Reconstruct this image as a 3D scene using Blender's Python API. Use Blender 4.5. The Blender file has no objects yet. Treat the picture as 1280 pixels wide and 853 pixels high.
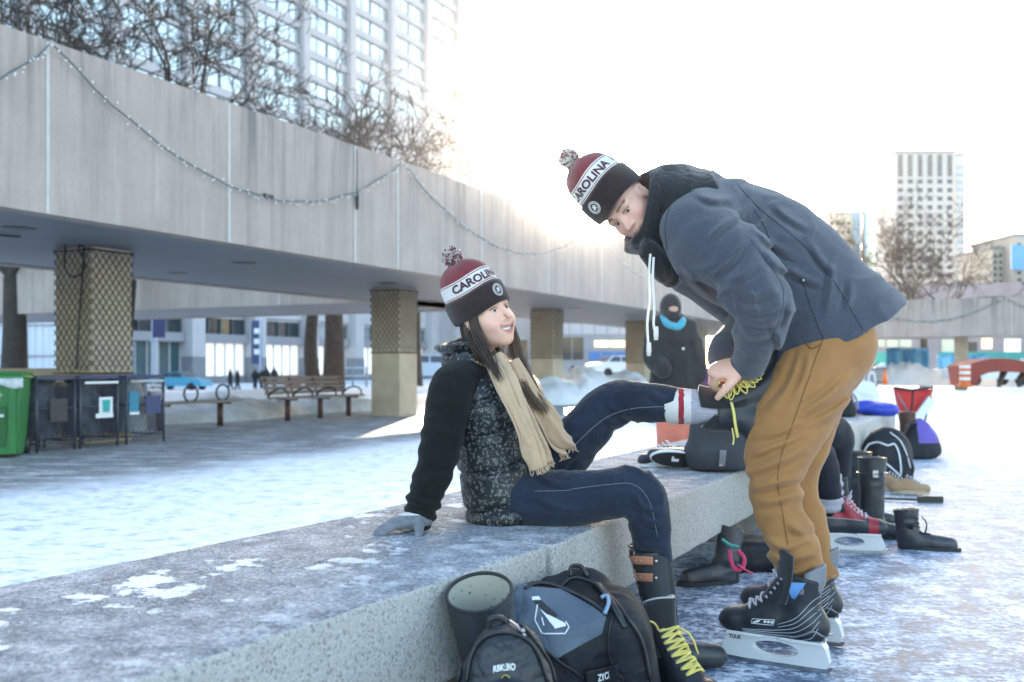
import bpy, bmesh, math, random
import numpy as np
from mathutils import Vector, Matrix
from mathutils.bvhtree import BVHTree

# ------------------------------------------------------------------ camera, sky, sun, exposure
scene = bpy.context.scene
C = scene.collection
R = math.radians
cam_data = bpy.data.cameras.new('camera')
cam = bpy.data.objects.new('camera', cam_data); C.objects.link(cam)
cam.location = (0, 0, 1.0); cam.rotation_euler = (R(90), 0, 0)
cam_data.sensor_width = 36; cam_data.lens = 35; cam_data.shift_y = 30.5/1280
cam_data.clip_start = .05; cam_data.clip_end = 4000
cam_data.dof.use_dof = True; cam_data.dof.focus_distance = 3.25; cam_data.dof.aperture_fstop = 3.2
scene.camera = cam
SUN_EL, SUN_AZ = 10.2, 2.4           # degrees above the horizon, degrees right of +Y
w = bpy.data.worlds.new('World'); scene.world = w; w.use_nodes = True
nt = w.node_tree; bg = nt.nodes['Background']
sky = nt.nodes.new('ShaderNodeTexSky'); sky.sky_type = 'NISHITA'; sky.sun_disc = False
sky.sun_elevation = R(SUN_EL); sky.sun_rotation = R(SUN_AZ)
sky.air_density = 1.0; sky.dust_density = 2.2; sky.ozone_density = 1.0
nt.links.new(sky.outputs[0], bg.inputs[0]); bg.inputs[1].default_value = .15
sl = bpy.data.lights.new('sun', 'SUN'); sl.energy = 5.0; sl.angle = R(.53); sl.color = (1, .86, .68)
sun = bpy.data.objects.new('sun', sl); C.objects.link(sun)
_sd = Vector((math.sin(R(SUN_AZ))*math.cos(R(SUN_EL)), math.cos(R(SUN_AZ))*math.cos(R(SUN_EL)), math.sin(R(SUN_EL))))
sun.rotation_euler = _sd.to_track_quat('Z', 'Y').to_euler()
vs = scene.view_settings
vs.view_transform = 'Standard'; vs.look = 'None'; vs.exposure = 2.7; vs.gamma = 1; vs.use_curve_mapping = False
scene.cycles.max_bounces = 8; scene.cycles.transparent_max_bounces = 12

# ------------------------------------------------------------------ helpers
F = 1244.0
def P(px, py, y):                    # the point seen at pixel (px, py) of the 1280 x 853 photo, y metres away
    return Vector(((px-640)*y/F, y, 1-(py-457)*y/F))
def A(v): return np.array(v, dtype=float)
def unit(v):
    v = A(v); return v/np.linalg.norm(v)

def tag(o, label=None, cat=None, group=None, kind=None):
    if label: o['label'] = label
    if cat: o['category'] = cat
    if group: o['group'] = group
    if kind: o['kind'] = kind
    return o
def wloc(o):
    v = Vector((0, 0, 0))
    while o is not None: v = v + o.location; o = o.parent
    return v
def thing(name, label, cat, loc=(0, 0, 0), group=None, rz=0):
    o = bpy.data.objects.new(name, None); C.objects.link(o); o.location = loc; o.rotation_euler = (0, 0, rz)
    o.empty_display_size = .1
    return tag(o, label, cat, group)
def link(name, me, parent=None):
    o = bpy.data.objects.new(name, me); C.objects.link(o)
    if parent is not None: o.parent = parent
    return o
def dup(o, parent=None):
    c = o.copy(); C.objects.link(c); c.parent = parent
    for ch in list(o.children): dup(ch, c)
    return c

class MB:
    """collects simple shapes; build() links them as ONE mesh object (coordinates in world space, the parent's place subtracted)"""
    def __init__(s): s.v = []; s.f = []; s.m = []; s.s = []
    def add(s, vs_, fs, mi=0, sm=False):
        b = len(s.v); s.v += [tuple(x) for x in vs_]
        for f in fs: s.f.append(tuple(b+i for i in f)); s.m.append(mi); s.s.append(sm)
        return s
    def box(s, c, size, rz=0, mi=0, M=None):
        x, y, z = size[0]/2, size[1]/2, size[2]/2
        M = M or Matrix.Rotation(rz, 3, 'Z'); c = Vector(c)
        pts = [c+M @ Vector((a*x, b*y, d*z)) for d in (-1, 1) for a, b in ((-1, -1), (1, -1), (1, 1), (-1, 1))]
        return s.add(pts, [(3, 2, 1, 0), (4, 5, 6, 7), (0, 1, 5, 4), (1, 2, 6, 5), (2, 3, 7, 6), (3, 0, 4, 7)], mi)
    def rbox(s, c, size, rz=0, r=.02, mi=0, M=None):          # bevelled box
        bm = bmesh.new(); bmesh.ops.create_cube(bm, size=1)
        for v in bm.verts: v.co = Vector((v.co.x*size[0], v.co.y*size[1], v.co.z*size[2]))
        bmesh.ops.bevel(bm, geom=list(bm.edges), offset=min(r, min(size)*.45), segments=2, profile=.5, affect='EDGES')
        M = M or Matrix.Rotation(rz, 3, 'Z'); c = Vector(c)
        bm.verts.index_update()
        s.add([c+M @ v.co for v in bm.verts], [[v.index for v in f.verts] for f in bm.faces], mi, False); bm.free(); return s
    def tube(s, pts, r, n=6, mi=0, cap=True, sm=True, flat=None):
        pts = [Vector(p) for p in pts]; k = len(pts)
        rs = r if hasattr(r, '__len__') else [r]*k
        T = [(pts[min(i+1, k-1)]-pts[max(i-1, 0)]) for i in range(k)]
        T = [t.normalized() if t.length > 1e-9 else Vector((0, 0, 1)) for t in T]
        up = Vector((0, 0, 1)) if abs(T[0].z) < .9 else Vector((1, 0, 0))
        u = T[0].cross(up).normalized(); vv = []; fs = []
        for i in range(k):
            u = (u-T[i]*u.dot(T[i])); u = u.normalized() if u.length > 1e-6 else T[i].orthogonal().normalized()
            w_ = T[i].cross(u)
            for j in range(n):
                a = 2*math.pi*j/n
                fl = flat or 1
                vv.append(pts[i]+(u*math.cos(a)+w_*math.sin(a)*fl)*rs[i])
        for i in range(k-1):
            for j in range(n):
                j2 = (j+1) % n; fs.append((i*n+j, i*n+j2, (i+1)*n+j2, (i+1)*n+j))
        if cap: fs += [tuple(range(n-1, -1, -1)), tuple((k-1)*n+j for j in range(n))]
        return s.add(vv, fs, mi, sm)
    def lathe(s, prof, c=(0, 0, 0), n=24, mi=0, sx=1, sy=1, M=None, sm=True, cap=True):
        c = Vector(c); vv = []; fs = []; M = M or Matrix.Identity(3)
        for r, z in prof:
            for j in range(n):
                a = 2*math.pi*j/n; vv.append(c+M @ Vector((r*sx*math.cos(a), r*sy*math.sin(a), z)))
        for i in range(len(prof)-1):
            for j in range(n):
                j2 = (j+1) % n; fs.append((i*n+j, i*n+j2, (i+1)*n+j2, (i+1)*n+j))
        if cap: fs += [tuple(range(n-1, -1, -1)), tuple((len(prof)-1)*n+j for j in range(n))]
        return s.add(vv, fs, mi, sm)
    def prism(s, poly, o, ax, ay, t0, t1, mi=0, sm=False):    # polygon in the plane (ax, ay) through o, thickness t0..t1 along ax x ay
        o, ax, ay = Vector(o), Vector(ax).normalized(), Vector(ay).normalized(); nn = ax.cross(ay); n = len(poly)
        vv = [o+ax*p[0]+ay*p[1]+nn*t for t in (t0, t1) for p in poly]
        fs = [tuple(range(n-1, -1, -1)), tuple(range(n, 2*n))]+[(i, (i+1) % n, n+(i+1) % n, n+i) for i in range(n)]
        return s.add(vv, fs, mi, sm)
    def ball(s, c, r, n=10, mi=0, sc=(1, 1, 1)):
        prof = [(max(r*math.sin(math.pi*i/n), 1e-4), -r*math.cos(math.pi*i/n)) for i in range(n+1)]
        b = len(s.v); s.lathe(prof, (0, 0, 0), n*2, mi)
        for i in range(b, len(s.v)):
            x = s.v[i]; s.v[i] = (c[0]+x[0]*sc[0], c[1]+x[1]*sc[1], c[2]+x[2]*sc[2])
        return s
    def grid(s, fn, nu, nv, mi=0, sm=True):
        vv = [fn(i/(nu-1), j/(nv-1)) for j in range(nv) for i in range(nu)]
        fs = [(j*nu+i, j*nu+i+1, (j+1)*nu+i+1, (j+1)*nu+i) for j in range(nv-1) for i in range(nu-1)]
        return s.add(vv, fs, mi, sm)
    def build(s, name, mats, parent=None, solid=0, off=0):
        o0 = wloc(parent) if parent is not None else Vector((0, 0, 0))
        me = bpy.data.meshes.new(name); me.from_pydata([(v[0]-o0.x, v[1]-o0.y, v[2]-o0.z) for v in s.v], [], s.f)
        for m in (mats if isinstance(mats, (list, tuple)) else [mats]): me.materials.append(m)
        me.polygons.foreach_set('material_index', s.m); me.polygons.foreach_set('use_smooth', s.s); me.update()
        o = link(name, me, parent)
        if solid: md = o.modifiers.new('thickness', 'SOLIDIFY'); md.thickness = solid; md.offset = off
        return o

def ring_pts(c, ax, r, n=30):
    ax = Vector(ax).normalized(); u = ax.orthogonal().normalized(); v = ax.cross(u); c = Vector(c)
    return [c+(u*math.cos(a)+v*math.sin(a))*r for a in np.linspace(0, 2*math.pi, n)]
def spline(pts, n=6):                                        # Catmull-Rom through pts (any dimension)
    p = A(pts); p = np.vstack([2*p[0]-p[1], p, 2*p[-1]-p[-2]]); out = []
    for i in range(1, len(p)-2):
        for t in np.linspace(0, 1, n, endpoint=False):
            a, b, c, d = p[i-1], p[i], p[i+1], p[i+2]
            out.append(.5*((2*b)+(-a+c)*t+(2*a-5*b+4*c-d)*t*t+(-a+3*b-3*c+d)*t**3))
    out.append(p[-2]); return np.array(out)

# ---- noise for cloth folds and rough stone
_rng = np.random.RandomState(7); _tab = _rng.rand(4096)
def vnoise(p):
    i = np.floor(p).astype(np.int64); f = p-i; u = f*f*(3-2*f); r = 0
    for a in (0, 1):
        for b in (0, 1):
            for c in (0, 1):
                h = _tab[((i[:, 0]+a)*73856093 ^ (i[:, 1]+b)*19349663 ^ (i[:, 2]+c)*83492791) & 4095]
                r = r+h*(u[:, 0] if a else 1-u[:, 0])*(u[:, 1] if b else 1-u[:, 1])*(u[:, 2] if c else 1-u[:, 2])
    return r
def ridges(p):                                               # soft creases 0..1
    n = vnoise(p); return 1-np.abs(2*n-1)

def crease(p):                                               # soft-topped folds
    r = ridges(p); return r*r*(1.6-.6*r)

def fold_lines(X, lines, amp, wd):                           # creases drawn as soft raised lines running over the cloth
    x = 640+X[:, 0]/X[:, 1]*F; y = 457-(X[:, 2]-1)/X[:, 1]*F; out = np.zeros(len(X))
    for ln in lines:
        q = spline([list(p) for p in ln], 3); best = np.full(len(X), 1e9); sg = np.zeros(len(X)); n = len(q)-1
        for i in range(n):
            d = q[i+1]-q[i]; px_, py_ = x-q[i][0], y-q[i][1]; t = np.clip((px_*d[0]+py_*d[1])/max(d@d, 1e-9), 0, 1)
            dx, dy = px_-t*d[0], py_-t*d[1]; e = np.sqrt(dx*dx+dy*dy); m = e < best; best = np.where(m, e, best)
            sg = np.where(m, np.sign(d[0]*py_-d[1]*px_)*np.sin(np.clip((i+t)/n, .02, .98)*np.pi)**.7, sg)
        s_ = best*np.sign(sg)/wd; out += np.abs(sg)*(np.exp(-s_*s_)-.75*np.exp(-(s_-1.5)**2*1.3))
    return out*amp

# ---- bodies and clothes: smooth unions of tapered limbs, meshed as one continuous surface
def smin(a, b, k):
    h = np.clip(.5+.5*(b-a)/k, 0, 1); return b*(1-h)+a*h-k*h*(1-h)
class S:
    def __init__(s): s.p = []; s.lo = A([9e9]*3); s.hi = A([-9e9]*3); s.disp = None
    def bb(s, pts, r):
        for q in pts: s.lo = np.minimum(s.lo, A(q)-r); s.hi = np.maximum(s.hi, A(q)+r)
    def add(s, fn, k=.02, mode=1): s.p.append((fn, k, mode)); return s
    def chain(s, pts, rs, k=.02, mode=1, n=4, sq=None):      # limb through pts with radii rs; sq = (axis, factor) flattens it
        q = spline([list(a)+[r] for a, r in zip(pts, rs)], n) if len(pts) > 2 else A([list(a)+[r] for a, r in zip(pts, rs)])
        pt, rr = q[:, :3], np.maximum(q[:, 3], .0005)
        if mode == 1: s.bb(pt, rr.max()*1.2)
        ax, fa = (unit(sq[0]), sq[1]) if sq else (None, 1)
        T = np.eye(3)+(np.outer(ax, ax)*(1/fa-1) if ax is not None else 0)
        q_ = pt@T; p0 = q_[:-1]; ba = q_[1:]-p0; bb_ = np.maximum((ba*ba).sum(1), 1e-12); pb = (p0*ba).sum(1); p2 = (p0*p0).sum(1); r0 = rr[:-1]; dr = rr[1:]-rr[:-1]; org = pt.mean(0)@T
        p0 = p0-org; pb = (p0*ba).sum(1); p2 = (p0*p0).sum(1); fm = min(1, fa); baT, p0T = ba.T.copy(), p0.T.copy()
        def fn(X):
            Y = X@T-org; e = Y@baT-pb; t = np.clip(e/bb_, 0, 1)
            d2 = (Y*Y).sum(1)[:, None]-2*(Y@p0T)+p2-2*t*e+t*t*bb_
            return (np.sqrt(np.maximum(d2, 0))-(r0+dr*t)).min(1)*fm
        return s.add(fn, k, mode)
    def ell(s, c, r, Rm=None, k=.02, mode=1):                # Rm rows = local axes
        c = A(c); r = A(r); Rm = np.eye(3) if Rm is None else A(Rm)
        if mode == 1: s.bb([c], r.max())
        def fn(X):
            q = (X-c)@Rm.T; k0 = np.sqrt(((q/r)**2).sum(1)); k1 = np.sqrt(((q/(r*r))**2).sum(1))+1e-9
            return k0*(k0-1)/k1
        return s.add(fn, k, mode)
    def sph(s, c, r, k=.02, mode=1): return s.ell(c, (r, r, r), None, k, mode)
    def rbox(s, c, half, Rm=None, rad=.03, k=.02, mode=1):
        c = A(c); half = A(half)-rad; Rm = np.eye(3) if Rm is None else A(Rm)
        if mode == 1: s.bb([c], np.linalg.norm(half)+rad)
        def fn(X):
            q = np.abs((X-c)@Rm.T)-half
            return np.sqrt((np.maximum(q, 0)**2).sum(1))+np.minimum(q.max(1), 0)-rad
        return s.add(fn, k, mode)
    def loft(s, o, Rm, zs, rx, ry, yc=None, k=.02, mode=1, pw=2.2, rnd=.03, grow=0):
        o = A(o); Rm = A(Rm); zs = A(zs); q_ = spline(np.c_[zs, rx, ry, yc if yc is not None else np.zeros(len(zs))], 5)
        zz, xx, yy, cc = q_.T
        if mode == 1:
            for z, a, b, y in zip(zz, xx, yy, cc):
                for sx in (-1, 1):
                    for sy in (-1, 1): s.bb([o+Rm[2]*z+Rm[0]*a*sx+Rm[1]*(y+b*sy)], .02+grow)
        def fn(X):
            q = (X-o)@Rm.T; z = np.clip(q[:, 2], zz[0], zz[-1])
            a = np.interp(z, zz, xx)+grow; b = np.interp(z, zz, yy)+grow; y = np.interp(z, zz, cc)
            e = (np.abs(q[:, 0]/a)**pw+np.abs((q[:, 1]-y)/b)**pw)**(1/pw)
            d = (e-1)*np.minimum(a, b)
            dz = np.maximum(zz[0]-grow*0-q[:, 2], q[:, 2]-zz[-1]-grow*0)
            return -smin(-d, -dz, rnd)
        return s.add(fn, k, mode)
    def cut(s, o, n, k=.004):                                # keep the side the normal n points away from
        o = A(o); n = unit(n); return s.add(lambda X: (X-o)@n, k, 0)
    def eval(s, X, idx=None):
        d = None
        for i, (fn, k, mode) in enumerate(s.p):
            if idx is not None and i not in idx: continue
            e = fn(X)
            if mode == 1: d = e if d is None else smin(d, e, k)
            elif mode == -1: d = -smin(-d, e, k) if d is not None else None
            else: d = -smin(-d, -e, k) if d is not None else None
        if d is None: d = np.full(len(X), 1.)
        if s.disp is not None:
            nr = np.abs(d) < .04
            if nr.any(): d = d.copy(); d[nr] -= s.disp(X[nr])
        return d
    def arrays(s, h, blk=10):
        lo = s.lo-.03; n = np.ceil((s.hi+.03-lo)/h/blk).astype(int)*blk+1
        G = np.full(n, 1., np.float32); nb = (n-1)//blk; hd = blk*h*.87
        bi = np.stack(np.meshgrid(*[np.arange(m) for m in nb], indexing='ij'), -1).reshape(-1, 3)
        cen = lo+(bi*blk+blk/2)*h
        D = np.array([fn(cen) for fn, k, m in s.p]); modes = np.array([m for _, _, m in s.p]); ks = np.array([k for _, k, _ in s.p])
        dm = D[modes == 1].min(0); loc = np.stack(np.meshgrid(*[np.arange(blk+1)]*3, indexing='ij'), -1).reshape(-1, 3)
        mg = .02 if s.disp is not None else .003
        for b in range(len(bi)):
            if dm[b] > hd*1.15+mg: continue
            sel = set(np.nonzero(np.where(modes == 1, D[:, b] < dm[b]+2*hd*1.1+ks, D[:, b] < 9e9))[0])
            i0 = bi[b]*blk
            ev = s.eval(cen[b:b+1], sel)[0]
            if abs(ev) > hd*1.2+mg:
                G[i0[0]:i0[0]+blk+1, i0[1]:i0[1]+blk+1, i0[2]:i0[2]+blk+1] = ev; continue
            G[i0[0]:i0[0]+blk+1, i0[1]:i0[1]+blk+1, i0[2]:i0[2]+blk+1] = s.eval(lo+(i0+loc)*h, sel).reshape((blk+1,)*3)
        neg = G < 0
        c8 = [neg[a:n[0]-1+a, b:n[1]-1+b, c:n[2]-1+c] for a in (0, 1) for b in (0, 1) for c in (0, 1)]
        cnt = sum(x.astype(np.int8) for x in c8); act = (cnt > 0) & (cnt < 8); ci = np.argwhere(act)
        idm = np.full(act.shape, -1, np.int64); idm[act] = np.arange(len(ci))
        acc = np.zeros((len(ci), 3)); num = np.zeros(len(ci))
        cor = [(a, b, c) for a in (0, 1) for b in (0, 1) for c in (0, 1)]
        val = {o: G[ci[:, 0]+o[0], ci[:, 1]+o[1], ci[:, 2]+o[2]].astype(float) for o in cor}
        for o in cor:
            for ax in range(3):
                if o[ax]: continue
                o2 = list(o); o2[ax] = 1; a, b = val[o], val[tuple(o2)]; cr = (a < 0) != (b < 0)
                t = np.where(cr, a/np.where(cr, a-b, 1), 0); p = np.tile(A(o), (len(ci), 1)); p[:, ax] += t
                acc += p*cr[:, None]; num += cr
        V_ = lo+(ci+acc/num[:, None])*h; faces = []
        for ax in range(3):
            u, v = (ax+1) % 3, (ax+2) % 3
            sl0 = [slice(None)]*3; sl1 = [slice(None)]*3; sl0[ax] = slice(0, n[ax]-1); sl1[ax] = slice(1, n[ax])
            a, b = neg[tuple(sl0)], neg[tuple(sl1)]; e = np.argwhere(a != b)
            e = e[(e[:, u] > 0) & (e[:, v] > 0) & (e[:, u] < n[u]-1) & (e[:, v] < n[v]-1)]
            if not len(e): continue
            fl = a[e[:, 0], e[:, 1], e[:, 2]]
            def at(du, dv):
                q = e.copy(); q[:, u] -= du; q[:, v] -= dv; return idm[q[:, 0], q[:, 1], q[:, 2]]
            q = np.stack([at(1, 1), at(0, 1), at(0, 0), at(1, 0)], 1)
            q[~fl] = q[~fl][:, ::-1]; faces.append(q)
        return V_, np.vstack(faces)
    def build(s, name, mats, parent=None, h=.005, col=None, matfn=None):
        V_, Fq = s.arrays(h); o0 = A(wloc(parent)) if parent is not None else A((0, 0, 0))
        me = bpy.data.meshes.new(name); nv, nf = len(V_), len(Fq)
        me.vertices.add(nv); me.vertices.foreach_set('co', (V_-o0).astype(np.float32).ravel())
        me.loops.add(nf*4); me.loops.foreach_set('vertex_index', Fq.astype(np.int32).ravel())
        me.polygons.add(nf); me.polygons.foreach_set('loop_start', np.arange(0, nf*4, 4, dtype=np.int32))
        me.polygons.foreach_set('loop_total', np.full(nf, 4, np.int32))
        me.update(calc_edges=True)
        me.polygons.foreach_set('use_smooth', np.ones(nf, bool))
        for m in (mats if isinstance(mats, (list, tuple)) else [mats]): me.materials.append(m)
        if matfn is not None: me.polygons.foreach_set('material_index', matfn(V_[Fq].mean(1)).astype(np.int32))
        if col is not None:
            at = me.color_attributes.new('tint', 'FLOAT_COLOR', 'POINT')
            at.data.foreach_set('color', np.c_[col(V_), np.ones(nv)].astype(np.float32).ravel())
        me.update(); o = link(name, me, parent)
        o_bvh[o.name] = BVHTree.FromPolygons([Vector(v) for v in V_], [tuple(int(i) for i in f) for f in Fq]) if s.want_bvh else None
        return o
    want_bvh = False
o_bvh = {}

CAM = Vector((0, 0, 1.0))
def hit(bvh, px, py, lift=.002, back=False):                  # nearest point of a surface on the line of sight through a photo pixel
    d = (P(px, py, 1)-CAM).normalized(); loc, nrm, i, dist = bvh.ray_cast(CAM, d)
    if loc is None:
        loc, nrm, i, dist = bvh.find_nearest(CAM+d*3.3)
    if nrm.dot(d) > 0: nrm = -nrm
    return loc+nrm*lift
def inside(poly, x, y):
    c = False; j = len(poly)-1
    for i in range(len(poly)):
        if (poly[i][1] > y) != (poly[j][1] > y) and x < (poly[j][0]-poly[i][0])*(y-poly[i][1])/(poly[j][1]-poly[i][1])+poly[i][0]: c = not c
        j = i
    return c
def patch(bvh, poly, step=2.5, lift=.004, mb=None, mi=0):     # cloth panel sewn on a surface
    mb = mb or MB(); bm = bmesh.new()
    xs = [p[0] for p in poly]; ys = [p[1] for p in poly]
    vs_ = [bm.verts.new((p[0], p[1], 0)) for p in poly]; bm.faces.new(vs_)
    for ax, lo, hi in ((0, min(xs), max(xs)), (1, min(ys), max(ys))):
        t = lo+step
        while t < hi:
            co = (t, 0, 0) if ax == 0 else (0, t, 0); no = (1, 0, 0) if ax == 0 else (0, 1, 0)
            bmesh.ops.bisect_plane(bm, geom=list(bm.verts)+list(bm.edges)+list(bm.faces), plane_co=co, plane_no=no); t += step
    bm.verts.index_update()
    vv = [hit(bvh, v.co.x, v.co.y, lift) for v in bm.verts]
    mb.add(vv, [[v.index for v in f.verts] for f in bm.faces], mi, True); bm.free(); return mb
def stitch(bvh, pts, r=.0016, n=6, lift=.001, mb=None, mi=0, k=5):        # seam or cord lying on a surface
    mb = mb or MB(); q = spline([list(p) for p in pts], n)
    mb.tube([hit(bvh, a, b, lift) for a, b in q], r, k, mi); return mb
_txt = {}
def text2d(s, bold=0):                                        # lettering as flat triangles, height of capitals = 1, starting at x = 0
    if (s, bold) in _txt: return _txt[(s, bold)]
    cu = bpy.data.curves.new('t', 'FONT'); cu.body = s; cu.size = 1; cu.offset = bold; cu.resolution_u = 3
    o = bpy.data.objects.new('t', cu); C.objects.link(o); bpy.context.view_layer.update()
    me = o.evaluated_get(bpy.context.evaluated_depsgraph_get()).to_mesh()
    v = A([list(q.co)[:2] for q in me.vertices]); f = [tuple(p.vertices) for p in me.polygons]
    v = (v-v.min(0))/(v[:, 1].max()-v[:, 1].min())
    bpy.data.objects.remove(o, do_unlink=True); bpy.data.curves.remove(cu)
    _txt[(s, bold)] = (v, f); return v, f
def text_on(fn, s, h, mb=None, mi=0, bold=.02, width=None):
    mb = mb or MB(); v, f = text2d(s, bold); kx = (width/v[:, 0].max()) if width else h
    mb.add([fn(x*kx, y*h) for x, y in v], f, mi); return mb

# ------------------------------------------------------------------ materials
def nodes(name):
    m = bpy.data.materials.new(name); m.use_nodes = True; t = m.node_tree
    return m, t, t.nodes['Principled BSDF'], lambda k: t.nodes.new('ShaderNode'+k), t.links.new
def ramp(n, stops):
    e = n.color_ramp.elements
    while len(e) < len(stops): e.new(.5)
    for q, (p, c) in zip(e, stops): q.position = p; q.color = (*c, 1) if len(c) == 3 else c
    return n
def mathn(N, L, op, a, b=None, clamp=False):
    n = N('Math'); n.operation = op; n.use_clamp = clamp
    for i, x in enumerate((a, b)):
        if x is None: continue
        if isinstance(x, (int, float)): n.inputs[i].default_value = x
        else: L(x, n.inputs[i])
    return n.outputs[0]
def mix(N, L, f, a, b, mode='MIX'):
    n = N('MixRGB'); n.blend_type = mode
    for i, x in zip((0, 1, 2), (f, a, b)):
        if isinstance(x, (int, float)): n.inputs[i].default_value = x
        elif isinstance(x, (tuple, list)): n.inputs[i].default_value = (*x, 1)
        else: L(x, n.inputs[i])
    return n.outputs[0]
def noise(N, L, co, sc, det=4, rough=.55, stretch=None):
    if stretch:
        mp = N('Mapping'); mp.inputs['Scale'].default_value = stretch; L(co, mp.inputs[0]); co = mp.outputs[0]
    n = N('TexNoise'); n.inputs['Scale'].default_value = sc; n.inputs['Detail'].default_value = det; n.inputs['Roughness'].default_value = rough
    L(co, n.inputs['Vector']); return n.outputs[0]
def bump(N, L, b, hgt, strength=.3, dist=.01, prev=None):
    n = N('Bump'); n.inputs['Strength'].default_value = strength; n.inputs['Distance'].default_value = dist
    L(hgt, n.inputs['Height'])
    if prev is not None: L(prev, n.inputs['Normal'])
    L(n.outputs[0], b.inputs['Normal']); return n.outputs[0]
def M(name, col, rough=.6, var=.18, vs_=8, bmp=.15, bs=120, metal=0, sheen=0, spec=.5, coat=0, dist=.004, col2=None, stretch=None, emit=0, crumple=0, cs=16):
    m, t, b, N, L = nodes(name); co = N('TexCoord').outputs['Object']
    n1 = noise(N, L, co, vs_, 5, .6, stretch)
    c2 = col2 or tuple(min(1, c*(1+var)) for c in col); c1 = col if col2 else tuple(c*(1-var) for c in col)
    rp = ramp(N('ValToRGB'), [(.3, c1), (.7, c2)]); L(n1, rp.inputs[0]); L(rp.outputs[0], b.inputs['Base Color'])
    n2 = noise(N, L, co, bs, 3, .6, stretch)
    pv = None
    if crumple:
        d_ = N('VectorMath'); d_.operation = 'ADD'; nz_ = N('TexNoise'); nz_.inputs['Scale'].default_value = cs*.45; L(co, nz_.inputs['Vector'])
        s_ = N('VectorMath'); s_.operation = 'SCALE'; s_.inputs['Scale'].default_value = 2.2/cs; L(nz_.outputs['Color'], s_.inputs[0]); L(co, d_.inputs[0]); L(s_.outputs[0], d_.inputs[1])
        a_ = noise(N, L, d_.outputs[0], cs, 2, .45); rd = mathn(N, L, 'ABSOLUTE', mathn(N, L, 'SUBTRACT', mathn(N, L, 'MULTIPLY', a_, 2), 1)); pv = bump(N, L, b, mathn(N, L, 'POWER', mathn(N, L, 'ADD', rd, .02), .6), crumple, .012)
    if bmp: bump(N, L, b, n2, bmp, dist, pv)
    r_ = mathn(N, L, 'ADD', mathn(N, L, 'MULTIPLY', mathn(N, L, 'SUBTRACT', n1, .5), .3*rough), rough, True); L(r_, b.inputs['Roughness'])
    b.inputs['Metallic'].default_value = metal; b.inputs['Specular IOR Level'].default_value = spec
    b.inputs['Sheen Weight'].default_value = sheen; b.inputs['Sheen Roughness'].default_value = .5; b.inputs['Coat Weight'].default_value = coat
    if emit:
        b.inputs['Emission Color'].default_value = (*col, 1); b.inputs['Emission Strength'].default_value = emit
    return m
# ================================================================== the place: ground, stone bench, walkways, hotel, towers
D = Vector((.440, .898, 0)).normalized(); NIN = Vector((-D.y, D.x, 0))      # along the walkway / away from the rink

def ground_z(x, y):
    if y < 40: return 0
    return -.9*min(1, (y-40)/32)
m_ground, t, b, N, L = nodes('ice_snow_and_paving')
co = N('TexCoord').outputs['Object']; sp = N('SeparateXYZ'); L(co, sp.inputs[0])
wv = mathn(N, L, 'SUBTRACT', mathn(N, L, 'MULTIPLY', sp.outputs[0], .898), mathn(N, L, 'MULTIPLY', sp.outputs[1], .440))
warp = mathn(N, L, 'MULTIPLY', mathn(N, L, 'SUBTRACT', noise(N, L, co, .55, 4), .5), 1.8)
wq = mathn(N, L, 'ADD', wv, warp)
fine = noise(N, L, co, 34, 7, .72); mid = noise(N, L, co, 5.5, 6, .65); big = noise(N, L, co, .7, 4, .6)
scr = noise(N, L, co, 9, 5, .7, (1, 2.6, 1)); scr2 = noise(N, L, co, 8, 5, .7, (3, 1.2, 1))
# skated ice: blue grey, dusted white where the blades have shaved it
f1 = mathn(N, L, 'ADD', mathn(N, L, 'ADD', mathn(N, L, 'MULTIPLY', fine, .45), mathn(N, L, 'MULTIPLY', mid, .35)), mathn(N, L, 'ADD', mathn(N, L, 'MULTIPLY', scr, .22), mathn(N, L, 'MULTIPLY', scr2, .18)))
rp = ramp(N('ValToRGB'), [(.54, (.060, .092, .150)), (.59, (.17, .225, .32)), (.63, (.42, .49, .60)), (.69, (.86, .89, .94))]); L(f1, rp.inputs[0])
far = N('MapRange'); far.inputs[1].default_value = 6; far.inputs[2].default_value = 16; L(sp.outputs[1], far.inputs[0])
crust = N('MapRange'); crust.inputs[1].default_value = .535; crust.inputs[2].default_value = .60
L(mathn(N, L, 'ADD', mathn(N, L, 'MULTIPLY', noise(N, L, co, 3.1, 9, .72), .75), mathn(N, L, 'MULTIPLY', fine, .25)), crust.inputs[0])
icec = mix(N, L, mathn(N, L, 'MULTIPLY', crust.outputs[0], .85), rp.outputs[0], (.84, .87, .93)); scrt = None
for rot, sc, of in ((.35, 1.0, 0), (1.25, 1.3, 7), (-.5, .8, 13), (2.2, 1.1, 21)):
    mp_ = N('Mapping'); mp_.inputs['Rotation'].default_value = (0, 0, rot); mp_.inputs['Location'].default_value = (of, of, 0); mp_.inputs['Scale'].default_value = (.6*sc, 6*sc, 1); L(co, mp_.inputs[0])
    n_ = N('TexNoise'); n_.inputs['Scale'].default_value = 1.6; n_.inputs['Detail'].default_value = 3; n_.inputs['Distortion'].default_value = .5; L(mp_.outputs[0], n_.inputs['Vector'])
    ln = mathn(N, L, 'LESS_THAN', mathn(N, L, 'ABSOLUTE', mathn(N, L, 'SUBTRACT', n_.outputs[0], .5)), .0055); scrt = ln if scrt is None else mathn(N, L, 'MAXIMUM', scrt, ln)
icec = mix(N, L, mathn(N, L, 'MULTIPLY', scrt, mathn(N, L, 'MULTIPLY', mathn(N, L, 'SUBTRACT', mid, .36, True), 1.9, True)), icec, (.80, .84, .92))
ice = mix(N, L, mathn(N, L, 'MULTIPLY', far.outputs[0], mathn(N, L, 'ADD', mathn(N, L, 'MULTIPLY', big, .7), .10)), icec, (.70, .76, .85))  # paler with distance: sky glare painted into the ice colour
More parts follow.
